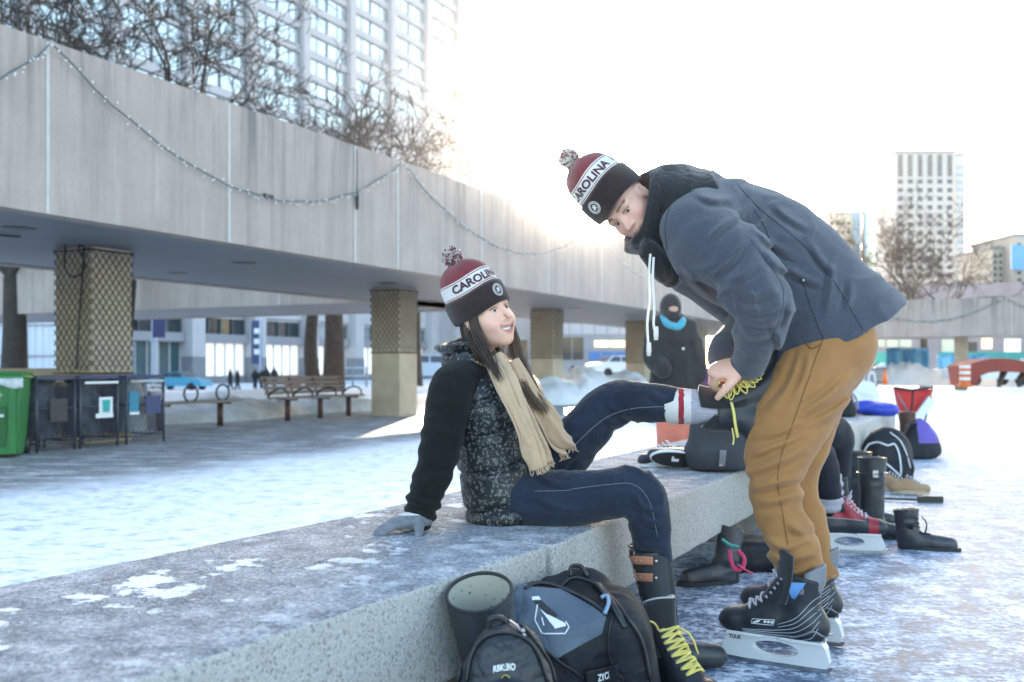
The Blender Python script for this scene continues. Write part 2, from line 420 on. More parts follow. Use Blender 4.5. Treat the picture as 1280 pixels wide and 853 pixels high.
# frosted strip behind the bench
f2 = mathn(N, L, 'ADD', mathn(N, L, 'MULTIPLY', scr, .5), mathn(N, L, 'MULTIPLY', mid, .5))
rp2 = ramp(N('ValToRGB'), [(.38, (.34, .42, .53)), (.46, (.72, .79, .88)), (.52, (.88, .91, .95))]); L(f2, rp2.inputs[0])
# wet paving under the walkway
f3 = mathn(N, L, 'ADD', mathn(N, L, 'MULTIPLY', fine, .5), mathn(N, L, 'MULTIPLY', scr, .5))
rp3 = ramp(N('ValToRGB'), [(.40, (.12, .125, .135)), (.50, (.22, .225, .235)), (.56, (.38, .39, .41)), (.62, (.82, .84, .88))]); L(f3, rp3.inputs[0])
rp4 = ramp(N('ValToRGB'), [(.4, (.66, .71, .78)), (.6, (.86, .88, .92))]); L(mid, rp4.inputs[0])
def step(edge, soft, invert=False):
    n = N('MapRange'); n.inputs[1].default_value = edge-soft; n.inputs[2].default_value = edge+soft
    n.interpolation_type = 'SMOOTHSTEP'; L(wq, n.inputs[0]); return n.outputs[0]
snw = N('MapRange'); snw.inputs[1].default_value = .50; snw.inputs[2].default_value = .62; L(noise(N, L, co, 1.5, 7, .72, (1, 3.2, 1)), snw.inputs[0])
pav = mix(N, L, mathn(N, L, 'MULTIPLY', snw.outputs[0], .75), rp3.outputs[0], (.78, .80, .84))
c_ = mix(N, L, step(-12.9, .35), rp4.outputs[0], pav)
c_ = mix(N, L, step(-7.0, .7), c_, rp2.outputs[0])
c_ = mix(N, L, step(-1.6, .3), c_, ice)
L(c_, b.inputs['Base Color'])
b.inputs['Roughness'].default_value = .5; b.inputs['Specular IOR Level'].default_value = .35
rr = N('MapRange'); rr.inputs[1].default_value = .45; rr.inputs[2].default_value = .7; rr.inputs[3].default_value = .38; rr.inputs[4].default_value = .75; L(f1, rr.inputs[0]); L(rr.outputs[0], b.inputs['Roughness'])
bump(N, L, b, f1, .9, .014)
mb = MB()
ys = [-30, -8, -2]+[i*.25 for i in range(0, 80)]+[20+i for i in range(0, 60, 2)]+[80, 120, 200, 400, 900, 2500]
xs = [-2500, -800, -300, -120, -60, -30, -20, -15]+[-12+i*.5 for i in range(49)]+[15, 20, 30, 60, 120, 300, 800, 2500]
mb.add([(x, y, ground_z(x, y)) for y in ys for x in xs], [(j*len(xs)+i, j*len(xs)+i+1, (j+1)*len(xs)+i+1, (j+1)*len(xs)+i) for j in range(len(ys)-1) for i in range(len(xs)-1)], 0, True)
tag(mb.build('ground', m_ground), kind='structure')

# ---- stone of the long bench: pale exposed aggregate, blue-grey sheen painted on top, rags of snow lying on it
m_bench, t, b, N, L = nodes('exposed_aggregate')
co = N('TexCoord').outputs['Object']
vo = N('TexVoronoi'); vo.inputs['Scale'].default_value = 165; L(co, vo.inputs['Vector'])
vo2 = N('TexVoronoi'); vo2.inputs['Scale'].default_value = 78; vo2.inputs['Randomness'].default_value = 1; L(co, vo2.inputs['Vector'])
sc_ = N('SeparateXYZ'); L(vo.outputs['Color'], sc_.inputs[0]); sc2 = N('SeparateXYZ'); L(vo2.outputs['Color'], sc2.inputs[0])
peb = ramp(N('ValToRGB'), [(0, (.10, .10, .10)), (.10, (.22, .21, .20)), (.2, (.43, .42, .39)), (.6, (.50, .48, .44)), (1, (.66, .64, .60))]); L(sc_.outputs[0], peb.inputs[0])
dk = mathn(N, L, 'MULTIPLY', mathn(N, L, 'LESS_THAN', sc2.outputs[1], .11), mathn(N, L, 'LESS_THAN', vo2.outputs['Distance'], .36))
face = mix(N, L, mathn(N, L, 'MULTIPLY', dk, .8), peb.outputs[0], (.09, .085, .08))
lg = noise(N, L, co, 2.2, 5, .6); face = mix(N, L, .5, face, mix(N, L, lg, (.34, .33, .31), (.56, .55, .52)), 'MIX')
fn_ = noise(N, L, co, 85, 6, .75); md_ = noise(N, L, co, 11, 5, .7)
tp = mathn(N, L, 'ADD', mathn(N, L, 'MULTIPLY', fn_, .6), mathn(N, L, 'MULTIPLY', md_, .4))
top = ramp(N('ValToRGB'), [(.40, (.13, .142, .165)), (.49, (.29, .305, .335)), (.56, (.47, .485, .515)), (.64, (.78, .80, .84))]); L(tp, top.inputs[0])
sn = mathn(N, L, 'ADD', mathn(N, L, 'MULTIPLY', noise(N, L, co, 5.2, 6, .68), .72), mathn(N, L, 'MULTIPLY', md_, .28))
snm = N('MapRange'); snm.inputs[1].default_value = .53; snm.inputs[2].default_value = .575; L(sn, snm.inputs[0])
ge = N('NewGeometry'); gs = N('SeparateXYZ'); L(ge.outputs['Normal'], gs.inputs[0]); upm = mathn(N, L, 'GREATER_THAN', gs.outputs[2], .75)
spz = N('SeparateXYZ'); L(ge.outputs['Position'], spz.inputs[0])                    # snow has stayed on the rink side of the top, away from where people sit
sd = mathn(N, L, 'ADD', mathn(N, L, 'MULTIPLY', spz.outputs[0], .898), mathn(N, L, 'MULTIPLY', spz.outputs[1], -.440))
sdm = N('MapRange'); sdm.inputs[1].default_value = -1.15; sdm.inputs[2].default_value = -1.75; L(sd, sdm.inputs[0])
tops = mix(N, L, mathn(N, L, 'MULTIPLY', snm.outputs[0], sdm.outputs[0]), top.outputs[0], (.86, .88, .92))
L(mix(N, L, upm, face, tops), b.inputs['Base Color']); b.inputs['Roughness'].default_value = .82
hh = mathn(N, L, 'ADD', mathn(N, L, 'MULTIPLY', fn_, .8), mathn(N, L, 'MULTIPLY', vo.outputs['Distance'], .6)); pv_ = bump(N, L, b, mathn(N, L, 'MULTIPLY', snm.outputs[0], mathn(N, L, 'MULTIPLY', sdm.outputs[0], upm)), 1, .02); bump(N, L, b, hh, .8, .006, pv_)
m_stone_dark = M('dark_footing_stone', (.20, .19, .17), .9, .3, 4, .6, 60, dist=.01)  # plain stone, darker than the slab

def slab(f0, f1, width, zt, thick, name, label, supports, group='stone bench blocks'):
    f0, f1 = Vector((*f0, 0)), Vector((*f1, 0)); d = (f1-f0).normalized(); n = Vector((-d.y, d.x, 0)); ln = (f1-f0).length
    root = thing(name, label, 'bench', (*f0.xy, 0), group)
    bm = bmesh.new(); bmesh.ops.create_cube(bm, size=1)
    for v in bm.verts: v.co = f0+d*((v.co.x+.5)*ln)+n*((v.co.y+.5)*width)+Vector((0, 0, zt-thick+(v.co.z+.5)*thick))
    bmesh.ops.bevel(bm, geom=list(bm.edges), offset=.014, segments=3, profile=.5, affect='EDGES')
    cuts = max(2, int(ln/.07))
    for i in range(1, cuts):                                      # a slightly worn, uneven arris
        bmesh.ops.bisect_plane(bm, geom=list(bm.verts)+list(bm.edges)+list(bm.faces), plane_co=f0+d*(ln*i/cuts), plane_no=d)
    vv = A([list(v.co) for v in bm.verts]); j = (vnoise(vv*23)-.5)*.012; k = (vnoise(vv*61+9)-.5)*.008
    for v, a, c in zip(bm.verts, j, k): v.co += Vector((n.x*a, n.y*a, c*.5))
    bm.verts.index_update(); s = MB(); s.add([v.co for v in bm.verts], [[v.index for v in f.verts] for f in bm.faces], 0, True); bm.free()
    o = s.build('seat_slab', m_bench, root)
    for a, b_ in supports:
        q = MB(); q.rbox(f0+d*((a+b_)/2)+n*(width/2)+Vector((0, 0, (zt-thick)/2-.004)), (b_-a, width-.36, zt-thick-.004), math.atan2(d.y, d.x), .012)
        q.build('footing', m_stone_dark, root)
    return root
slab((-1.30, .50), (.105, 2.875), .86, .48, .255, 'stone_bench', 'pale stone bench block with snow patches at the near left corner', [(.1, 2.72)])
slab((.122, 2.903), (2.82, 8.30), .86, .48, .255, 'stone_bench', 'long pale stone bench block the smiling woman sits on', [(.12, .58), (2.9, 3.4), (5.3, 5.8)])
slab((2.845, 8.35), (4.45, 11.55), .86, .48, .255, 'stone_bench', 'farthest pale stone bench block with a blue cloth lying on its end', [(.2, .7), (2.8, 3.3)])

# ---- elevated concrete walkway
m_conc, t, b, N, L = nodes('weathered_fascia_concrete')
co = N('TexCoord').outputs['Object']; spz = N('SeparateXYZ'); L(co, spz.inputs[0])
st = noise(N, L, co, 1.0, 6, .68, (2.6, 2.6, .16)); st2 = noise(N, L, co, 1.0, 5, .7, (9, 9, .5)); bl = noise(N, L, co, 1.3, 7, .68); gr = noise(N, L, co, 42, 5, .7)
tz = N('MapRange'); tz.inputs[1].default_value = 3.2; tz.inputs[2].default_value = 4.25; L(spz.outputs[2], tz.inputs[0])
base = ramp(N('ValToRGB'), [(.3, (.31, .258, .228)), (.7, (.445, .376, .335))]); L(mathn(N, L, 'ADD', mathn(N, L, 'MULTIPLY', bl, .6), mathn(N, L, 'MULTIPLY', gr, .4)), base.inputs[0])
sm_ = N('MapRange'); sm_.inputs[1].default_value = .47; sm_.inputs[2].default_value = .62; L(mathn(N, L, 'ADD', mathn(N, L, 'MULTIPLY', st, .6), mathn(N, L, 'MULTIPLY', st2, .4)), sm_.inputs[0])
stn = mathn(N, L, 'MULTIPLY', sm_.outputs[0], mathn(N, L, 'ADD', mathn(N, L, 'MULTIPLY', tz.outputs[0], .62), .36))
lt = N('MapRange'); lt.inputs[1].default_value = .42; lt.inputs[2].default_value = .30; L(st2, lt.inputs[0])
c_ = mix(N, L, stn, base.outputs[0], (.155, .148, .142)); c_ = mix(N, L, mathn(N, L, 'MULTIPLY', lt.outputs[0], .22), c_, (.55, .53, .51))
L(c_, b.inputs['Base Color']); b.inputs['Roughness'].default_value = .9; bump(N, L, b, mathn(N, L, 'ADD', gr, st), .35, .01)
m_soffit = M('painted_soffit', (.20, .215, .235), .6, .12, 1.4, .2, 30)
m_seam = M('pale_joint_sealant', (.50, .48, .46), .8, .1)
m_pillar = M('buff_pillar_concrete', (.41, .335, .245), .9, .2, 2.5, .5, 70, dist=.008, col2=(.54, .45, .345))
m_wire = M('dark_wire', (.045, .042, .04), .5, .2, metal=.6)
m_black_metal = M('black_painted_metal', (.03, .032, .035), .45, .2)
m_cable = M('green_black_cable', (.10, .125, .125), .6, .2)
m_bulb = M('pale_glass_bulb', (.75, .78, .80), .15, .05)
F0 = Vector((-4.82, 9.38, 0))
def B(s, n, z): return F0+D*s+NIN*n+Vector((0, 0, z))
def bar(mb, s0, s1, n0, n1, z0, z1, mi=0, bb=B, k=1):
    a = [bb(s, n, z) for z in (z0, z1) for s, n in ((s0, n0), (s1, n0), (s1, n1), (s0, n1))]
    mb.add(a, [(3, 2, 1, 0), (4, 5, 6, 7), (0, 1, 5, 4), (1, 2, 6, 5), (2, 3, 7, 6), (3, 0, 4, 7)], mi)
SC = 49.7
KR = B(SC, 0, 0); E_ = Vector((D.y, -D.x, 0))
def BR(s, n, z): return KR+E_*s+D*n+Vector((0, 0, z))
def walkway(name, label, bb, s0, s1, ztop, seams, pillars, lights, wd=5.06, netting=True, back=True):
    root = thing(name, label, 'walkway', bb(s0, 0, 0), 'raised concrete walkways')
    q = MB(); bar(q, s0, s1, 0, .26, 2.5, ztop, bb=bb); q.build('fascia', m_conc, root)
    if back: q = MB(); bar(q, s0, s1, wd-.26, wd, 2.5, ztop, bb=bb); q.build('fascia', m_conc, root)
    q = MB(); bar(q, s0, s1, .262, wd-.262, 2.52, 3.0, bb=bb); q.build('deck', m_soffit, root)
    q = MB(); bar(q, s0, s1, .012, .25, ztop+.002, ztop+.02, bb=bb); q.build('coping', m_conc, root)
    for s in seams:
        q = MB(); bar(q, s-.018, s+.018, -.004, .1, 2.502, ztop-.002, bb=bb); q.build('joint', m_seam, root)
    for s, lo in pillars:
        wq_ = (2.2+(s-3)*.017)/.48 if wd > 5.03 else wd
        q = MB(); h_ = .33; z0 = min(ground_z(*bb(s, wq_*.48, 0).xy), 0)
        q.rbox(bb(s, wq_*.48, (z0+2.518)/2), (h_*2, h_*2, 2.518-z0), math.atan2(D.y, D.x), .02); pl = q.build('pillar', m_pillar, root)
        if lo is not None:
            q = MB(); r_ = h_+.012; pit = .13
            for fx, fy, tx, ty in ((-1, 0, 0, 1), (0, -1, 1, 0), (1, 0, 0, 1), (0, 1, 1, 0)):
                for sg in (-1, 1):
                    for k in range(-30, 30):
                        # diagonal wire of the netting on this side of the pillar
                        pts = []
                        for tt in np.linspace(-r_, r_, 13):
                            z = lo+(tt*sg*1.25+k*pit*1.0)
                            if lo <= z <= 2.5: pts.append(bb(s, wq_*.48, z)+(D*fx+NIN*fy)*r_+(D*tx+NIN*ty)*tt)
                        if len(pts) > 1: q.tube(pts, .0055, 4, cap=False)
            for z in (lo, 2.47):
                c = [bb(s, wq_*.48, z)+D*a*r_+NIN*c2*r_ for a, c2 in ((-1, -1), (1, -1), (1, 1), (-1, 1), (-1, -1))]; q.tube(c, .011, 5)
            q.build('netting', m_wire, pl)
    for s, n in lights:
        q = MB(); q.lathe([(.01, 2.512), (.17, 2.512), (.19, 2.521)], bb(s, n, 0), 18); q.build('ceiling_light', m_black_metal, root)
    return root
PIL = [(-4.6, .9), (3.0, .9), (10.4, 1.25), (18.1, 1.2), (26.0, 1.1), (33.8, None), (41.5, None)]
walkway('raised_walkway', 'raised concrete walkway with streaked side on netted pillars, running from the left towards the sun', B, -14, SC+5.06, 4.2,
        [-3.4, .52, 3.1, 5.75, 6.9, 9.7, 12.7, 15.8, 19, 22.5, 26, 30, 34, 38, 42, 46], PIL,
        [(-2, 1.5), (1.2, 1.3), (1.6, 3.6), (5.2, 1.6), (6, 3.7), (9.2, 1.7), (13, 1.6), (14, 3.6), (18, 1.6), (22.5, 1.6)])
walkway('raised_walkway', 'raised concrete walkway crossing the far end of the rink below the white tower', BR, .02, 60, 4.42, [3, 9, 15, 21, 27, 33],
        [(6.6, None), (15.0, None), (24, None)], [], 5.0)
# the side walkway that joins it from the street
KS = B(17.0, 5.08, 0)
def BS(s, n, z): return KS-E_*s-D*n+Vector((0, 0, z))
KS2 = Vector((-2.2, 23.0, 0))
def BS(s, n, z): return KS2-E_*s+D*n+Vector((0, 0, z))
walkway('raised_walkway', 'pale raised walkway branching off towards the hotel behind the first pillar', BS, 0, 34, 4.3, [4, 9, 14, 20], [(20, None), (29, None)], [], 4.4)

# hanging light cables swagged along the walkway side
def garland(bb, s0, s1, sag, label, n=26, zt=4.16, dn=-.06, r=.010, group='swagged light cables on the walkway'):
    root = thing('light_garland', label, 'string lights', bb(s0, dn, zt), group)
    pts = []
    for i in range(n+1):
        u = i/n; pts.append(bb(s0+(s1-s0)*u, dn-.01*math.sin(i*2.1), zt-sag*(1-(2*u-1)**2)+.012*math.sin(i*1.7)))
    q = MB(); q.tube(pts, r, 6); q.build('cable', m_cable, root)
    nb_ = 84 if r < .02 else 48
    q = MB(); q.ball((0, 0, 0), .011 if r < .02 else .03, 4); b0 = q.build('bulb', m_bulb); b0.parent = root; p_ = wloc(root)
    for i in range(nb_):
        u = (i+.5)/nb_; p = bb(s0+(s1-s0)*u, dn-.03+.05*math.sin(i*3.3), zt-sag*(1-(2*u-1)**2)-.02+.03*math.sin(i*5.1)); o_ = b0 if i == 0 else dup(b0, root); o_.location = p-p_
garland(B, -3.4, .5, 1.0, 'light cable swag at the left edge of the walkway side')
garland(B, .54, 6.9, 1.02, 'longest light cable swag on the walkway side with a black plug at its lowest point')
garland(B, 6.94, 14.9, .98, 'light cable swag left of the sun glare above the woman')
garland(B, 15.0, 24, .9, 'faint light cable swag right of the sun glare behind the bending man')
garland(B, 24.1, 33, .9, 'faint light cable swag on the walkway side beyond the bending man')
for i, (a, c) in enumerate(((1.5, 8.6), (8.7, 16.5))):
    garland(BR, a, c, 1.1, ['grey light cable swag on the far walkway next to the coat hem', 'grey light cable swag on the far walkway at the right edge'][i], zt=4.36, r=.03, group='swagged light cables on the far walkway')
q = MB(); q.tube([B(3.72, -.09, 3.16)+D*i*.03 for i in range(-3, 4)], .022, 6); tag(q.build('cable_plug', m_black_metal), 'black plug joining the longest light cable on the walkway side', 'plug')
q = MB(); q.tube([B(5.75, -.03, z) for z in (4.15, 3.8, 3.5)], .008, 5); q.tube([B(5.75, -.035, z) for z in (3.55, 3.45, 3.28)], [.012, .03, .018], 8)
tag(q.build('hanging_socket', m_black_metal), 'dark cable end hanging down the walkway side between two swags', 'cable')
q = MB(); q.tube(spline([B(-1.6, 2.2, 2.5), B(-.5, 2.0, 2.43), B(.6, 1.9, 2.46), B(1.6, 1.8, 2.5)], 6), .012, 5)
q.tube(spline([B(2.35, 1.95, 2.5), B(2.3, 1.9, 2.2), B(2.45, 1.9, 2.1), B(2.6, 1.9, 2.25), B(2.5, 1.9, 2.47), B(2.66, 2.0, 2.42), B(2.62, 2.05, 1.4), B(2.6, 2.05, .95)], 6), .013, 5)
tag(q.build('looped_cable', m_black_metal), 'black cable looping from the walkway ceiling down the first pillar', 'cable')

# ---- hotel: slab tower and street front in one building
m_hotel = M('pale_hotel_precast', (.46, .445, .46), .8, .08, .3, .1, 8)
m_hotel_dark = M('grey_base_stone', (.20, .21, .23), .7, .1, .6)
m_hotel_band = M('grey_spandrel', (.27, .27, .29), .7, .08, .6)
m_glass = M('pale_blue_window_glass', (.56, .63, .65), .10, .12, .35, 0, metal=.55)  # reflected sky partly painted in as the pale blue base
m_glass_dark = M('dark_window_glass', (.035, .045, .055), .06, .3, .4, 0, spec=.8)
m_frame = M('dark_mullion', (.10, .12, .14), .5, .1)
m_shop = M('lit_shop_window', (.92, .90, .84), .4, .06, .6, 0, emit=.10)
m_shop_teal = M('teal_shop_glass', (.05, .10, .11), .1, .3, .5, 0, spec=.7)
def HF(y, n=0, z=0): return Vector((.49*y-82, y, z))-NIN*n                 # the street front, n metres out from it
hotel = thing('hotel_building', 'tall pale hotel slab with rows of blue windows behind the walkway and trees', 'building', HF(110))
Y0, DY = 108.7, 8.35
def hb(mb, ya, yb, n0, n1, z0, z1, mi=0):
    a = [HF(y, n, z) for z in (z0, z1) for y, n in ((ya, n1), (yb, n1), (yb, n0), (ya, n0))]
    mb.add(a, [(3, 2, 1, 0), (4, 5, 6, 7), (0, 1, 5, 4), (1, 2, 6, 5), (2, 3, 7, 6), (3, 0, 4, 7)], mi)
yk = lambda k: Y0+k*DY
q = MB(); hb(q, yk(-8), yk(6)+.6, -22, 0, -1, 12, 0); hb(q, yk(-8), yk(6)+.6, -22, 0, 12.02, 82, 0)
q.build('wall', m_hotel, hotel)
for k in range(-8, 7):
    q = MB(); hb(q, yk(k)-.55, yk(k)+.55, .004, .75, 12.1, 81, 0); q.build('pier', m_hotel, hotel)
for k in range(-2, 5):
    q = MB(); hb(q, yk(k)-.8, yk(k)+.8, .004, 1.7, 1.9, 12, 0); pl = q.build('pilaster', m_hotel, hotel)
    q = MB(); hb(q, yk(k)-.83, yk(k)+.83, .004, 1.74, -1, 1.88, 0); q.build('pilaster_base', m_hotel_dark, pl)
fh = 2.75
for k in range(-5, 6):
    ya, yb = yk(k)+.6, yk(k+1)-.6; ym = (ya+yb)/2
    zlo = 27.5; ztop = 1+470/F*yb+2
    nfl = int((ztop-zlo)/fh)+1
    for j in range(max(0, nfl-8), nfl):
        z = zlo+j*fh; q = MB()
        for (u0, u1) in ((ya, ym-.12), (ym+.12, yb)):
            hb(q, u0, u1, .01, .03, z, z+1.75, 0)
            for f_ in (0, .52, 1): hb(q, u0+(u1-u0)*f_-.05, u0+(u1-u0)*f_+.05, .031, .08, z, z+1.75, 1)
            hb(q, u0, u1, .031, .09, z+1.66, z+1.76, 1)
        q.build('window', [m_glass, m_frame], hotel)
        q = MB(); hb(q, ya, yb, .012, .25, z+1.8, z+2.66, 0); q.build('spandrel', m_hotel, hotel)
# street level bays
for k in range(-2, 4):
    ya, yb = yk(k)+.9, yk(k+1)-.9
    q = MB(); hb(q, ya, yb, .01, .9, 3.35, 4.25, 0); q.build('spandrel', m_hotel_band, hotel)
    q = MB(); hb(q, ya, yb, .012, .8, 6.2, 12, 0); q.build('spandrel', m_hotel, hotel)
    q = MB(); hb(q, ya, yb, .01, .05, 4.3, 6.15, 0)
    for i in range(5): hb(q, ya+(yb-ya)*i/4-.06, ya+(yb-ya)*i/4+.06, .051, .3, 4.3, 6.15, 1)
    hb(q, ya, yb, .302, .38, 5.9, 6.15, 2)
    q.build('window', [m_glass_dark if k < 1 else m_glass, m_frame, m_hotel], hotel)
    q = MB(); hb(q, ya, yb, .01, .06, -.1, 3.3, 0)
    for i in range(6): hb(q, ya+(yb-ya)*i/5-.05, ya+(yb-ya)*i/5+.05, .061, .25, -.1, 3.3, 1)
    q.build('shop_window', [m_shop_teal if k == -2 else m_shop, m_hotel], hotel)
    q = MB(); hb(q, ya, yb, .01, .4, -1, -.12, 0); q.build('plinth', m_hotel_dark, hotel)
# corrugated end wall of the hotel garage at the far left
m_corr, t, b, N, L = nodes('ribbed_pale_precast'); co = N('TexCoord').outputs['Object']
L(ramp(N('ValToRGB'), [(.3, (.50, .54, .60)), (.7, (.62, .65, .70))]).outputs[0], b.inputs['Base Color'])
L(noise(N, L, co, 1.2, 4, .6, (1, 1, .15)), [n for n in t.nodes if n.bl_idname == 'ShaderNodeValToRGB'][0].inputs[0]); b.inputs['Roughness'].default_value = .7
gar = thing('ribbed_building', 'windowless pale blue ribbed building between the left tree trunk and the first pillar', 'building', P(45, 470, 60))
q = MB(); a = P(-60, 470, 60); z0 = -1.
for i in range(46):
    x = a.x+i*.22; q.box((x, 60-.06*(i % 2), 5), (.219, .6, 12))
q.build('wall', m_corr, gar)
q = MB(); q.box((a.x+5, 60.9, 4.9), (10.2, 1.1, 11.6)); q.build('wall', m_corr, gar)
for z in (3.4, 1.55):
    q = MB(); q.box((a.x+5, 59.6, z), (10.1, .06, .09)); q.build('joint', m_hotel_band, gar)

# ---- towers beyond the far walkway
m_tow = M('pale_tower_wall', (.50, .49, .475), .8, .05, .1, 0)  # plain pale wall colour
m_tow_win = M('small_dark_panes', (.07, .085, .11), .3, .4, .5, 0)
m_tow_blue = M('blue_curtain_wall', (.13, .34, .52), .2, .15, .12, 0, metal=.4)
m_tow_tan = M('tan_masonry', (.48, .44, .38), .8, .1, .2, 0)
m_pane_b = M('blue_grey_panes', (.22, .40, .54), .25, .2, .3, 0)
def tower(name, label, px0, px1, pytop, y, depth, mat, cols, rows, y0w, y1w, wmat=m_tow_win, wsz=(.4, .5), crown=None, side=0, wb=-1.5):
    a, c = P(px0, 457, y), P(px1, 457, y); zt = P(0, pytop, y).z
    root = thing(name, label, 'building', (a.x, y, -1), 'tall buildings on the skyline'); wd = c.x-a.x
    q = MB(); q.box(((a.x+c.x)/2, y+depth/2, (zt-1)/2), (wd, depth, zt+1)); q.build('wall', mat, root)
    z1, z0 = P(0, y0w, y).z, P(0, y1w, y).z; cw = wd/cols; rh = (z1-z0)/rows
    for i in range(cols):
        for j in range(rows):
            if i+j == 0:
                q = MB(); q.box((a.x+cw*.5, y-.04, z0+rh*.5), (cw*wsz[0], .12, rh*wsz[1])); w0 = q.build('window', wmat, root)
            else:
                w_ = dup(w0, root); w_.location = (cw*i, 0, rh*j)
    if crown:
        q = MB(); zc0, zc1 = P(0, crown[1], y).z, P(0, crown[0], y).z
        for i in range(crown[2]): q.box((a.x+wd*(i+.5)/crown[2], y-.06, (zc0+zc1)/2), (wd/crown[2]*.42, .16, zc1-zc0))
        q.build('louvres', m_tow_win, root)
    q = MB(); q.box(((a.x+c.x)/2, y+depth/2, zt+.22), (wd+.3, depth+.3, .45)); q.build('roof', m_hotel_band, root)
    return root
tower('tower_building', 'tall white tower with a louvred top storey above the far walkway', 1119, 1193, 192, 150, 10, m_tow, 6, 14, 222, 372, crown=(194, 221, 6), wsz=(.5, .5))
tower('tower_building', 'slim pale blue glass tower on the left side of the white tower', 1094, 1117, 222, 158, 11, m_tow_blue, 4, 16, 228, 372, m_pane_b, (.8, .4))
tower('tower_building', 'narrow grey blue tower edge on the right side of the white tower', 1194.5, 1206, 195, 155, 10, m_tow, 2, 18, 205, 372, m_pane_b, (.6, .4))
tower('tower_building', 'low tan block with faint window rows behind the bending mans back', 1036, 1078, 268, 170, 12, m_tow_tan, 6, 9, 274, 372, wsz=(.6, .35))
tower('tower_building', 'beige stepped block at the right edge with small dark windows', 1240, 1268, 312, 130, 10, m_tow_tan, 4, 7, 316, 372, wsz=(.45, .5))
tower('tower_building', 'taller beige block cut by the right edge with a blue sign at its top', 1268.5, 1330, 296, 127, 12, m_tow_tan, 6, 8, 302, 372, wsz=(.45, .5))
q = MB(); q.box(P(1274, 322, 126), (2.1, .3, 3.1)); tag(q.build('rooftop_sign', M('blue_sign', (.10, .36, .70), .4, .05)), 'blue sign panel on the beige block at the right edge', 'sign')
q = MB(); q.tube([P(1078.5, 306, 120), P(1078.5, 264, 120)], .14, 6); q.tube([P(1078.5, 306, 120), P(1078.5, 470, 120)], .2, 6)
tag(q.build('thin_mast', m_black_metal), 'thin dark mast standing above the mans coat beside the tan block', 'mast')
# street blocks seen below the walkways
def block(name, label, pts, y, zt, mat, wins, depth=12):
    a, c = P(pts[0], 457, y), P(pts[1], 457, y)
    root = thing(name, label, 'building', ((a.x+c.x)/2, y, -1), 'street blocks seen below the walkways')
    q = MB(); q.box(((a.x+c.x)/2, y+depth/2, (zt-1)/2), (c.x-a.x, depth, zt+1)); q.build('wall', mat, root)
    for (x0, x1, ya, yb, m) in wins:
        p0, p1 = P(x0, yb, y), P(x1, ya, y); q = MB(); n = max(1, int((x1-x0)/14))
        for i in range(n): q.box((p0.x+(p1.x-p0.x)*(i+.5)/n, y-.03, (p0.z+p1.z)/2), ((p1.x-p0.x)/n*.9, .14, p1.z-p0.z))
        q.build('window', m, root)
    return root
m_red_sign = M('red_shop_sign', (.55, .04, .04), .5, .1, emit=.25); m_warm_lamp = M('warm_lit_window', (.95, .68, .36), .5, .1, emit=.3)
m_blue_hoard = M('blue_hoarding', (.05, .17, .42), .55, .15, 1.2); m_teal_hoard = M('teal_netting', (.03, .24, .23), .7, .2, 1)
m_blue_tarp = M('blue_tarpaulin', (.06, .26, .46), .45, .35, 1.4, .5, 6, dist=.05)
m_brickpink = M('dull_pink_masonry', (.34, .27, .27), .8, .15, .4)
block('street_block', 'pale street block with a long dark window band right of the second pillar', (515, 668), 150, 25, m_hotel, [(520, 545, 428, 446, m_glass_dark), (548, 600, 395, 404, m_glass), (538, 548, 422, 432, m_red_sign), (604, 660, 425, 450, m_glass_dark)])  # hidden upper storeys raised to block low sun beneath the walkway
block('street_block', 'grey street block with lit shop windows between the third and fourth pillars', (672, 830), 140, 21, m_hotel_band, [(696, 790, 405, 418, m_hotel), (700, 730, 422, 450, m_glass_dark), (742, 782, 426, 434, m_warm_lamp), (735, 800, 440, 466, m_blue_hoard)])  # height out of view added, also to shut out low sun
block('street_block', 'pinkish street block with glinting windows below the far walkway', (1060, 1420), 120, 11, m_brickpink, [(1090, 1140, 425, 434, m_glass), (1175, 1200, 425, 448, m_glass), (1226, 1240, 423, 436, m_warm_lamp), (1254, 1276, 424, 446, m_shop), (1200, 1222, 428, 446, m_glass_dark)])
block('street_block', 'cream low block behind the first pillar and the recycling cages', (60, 200), 140, 3.2, m_hotel, [(70, 190, 440, 462, m_glass_dark)])

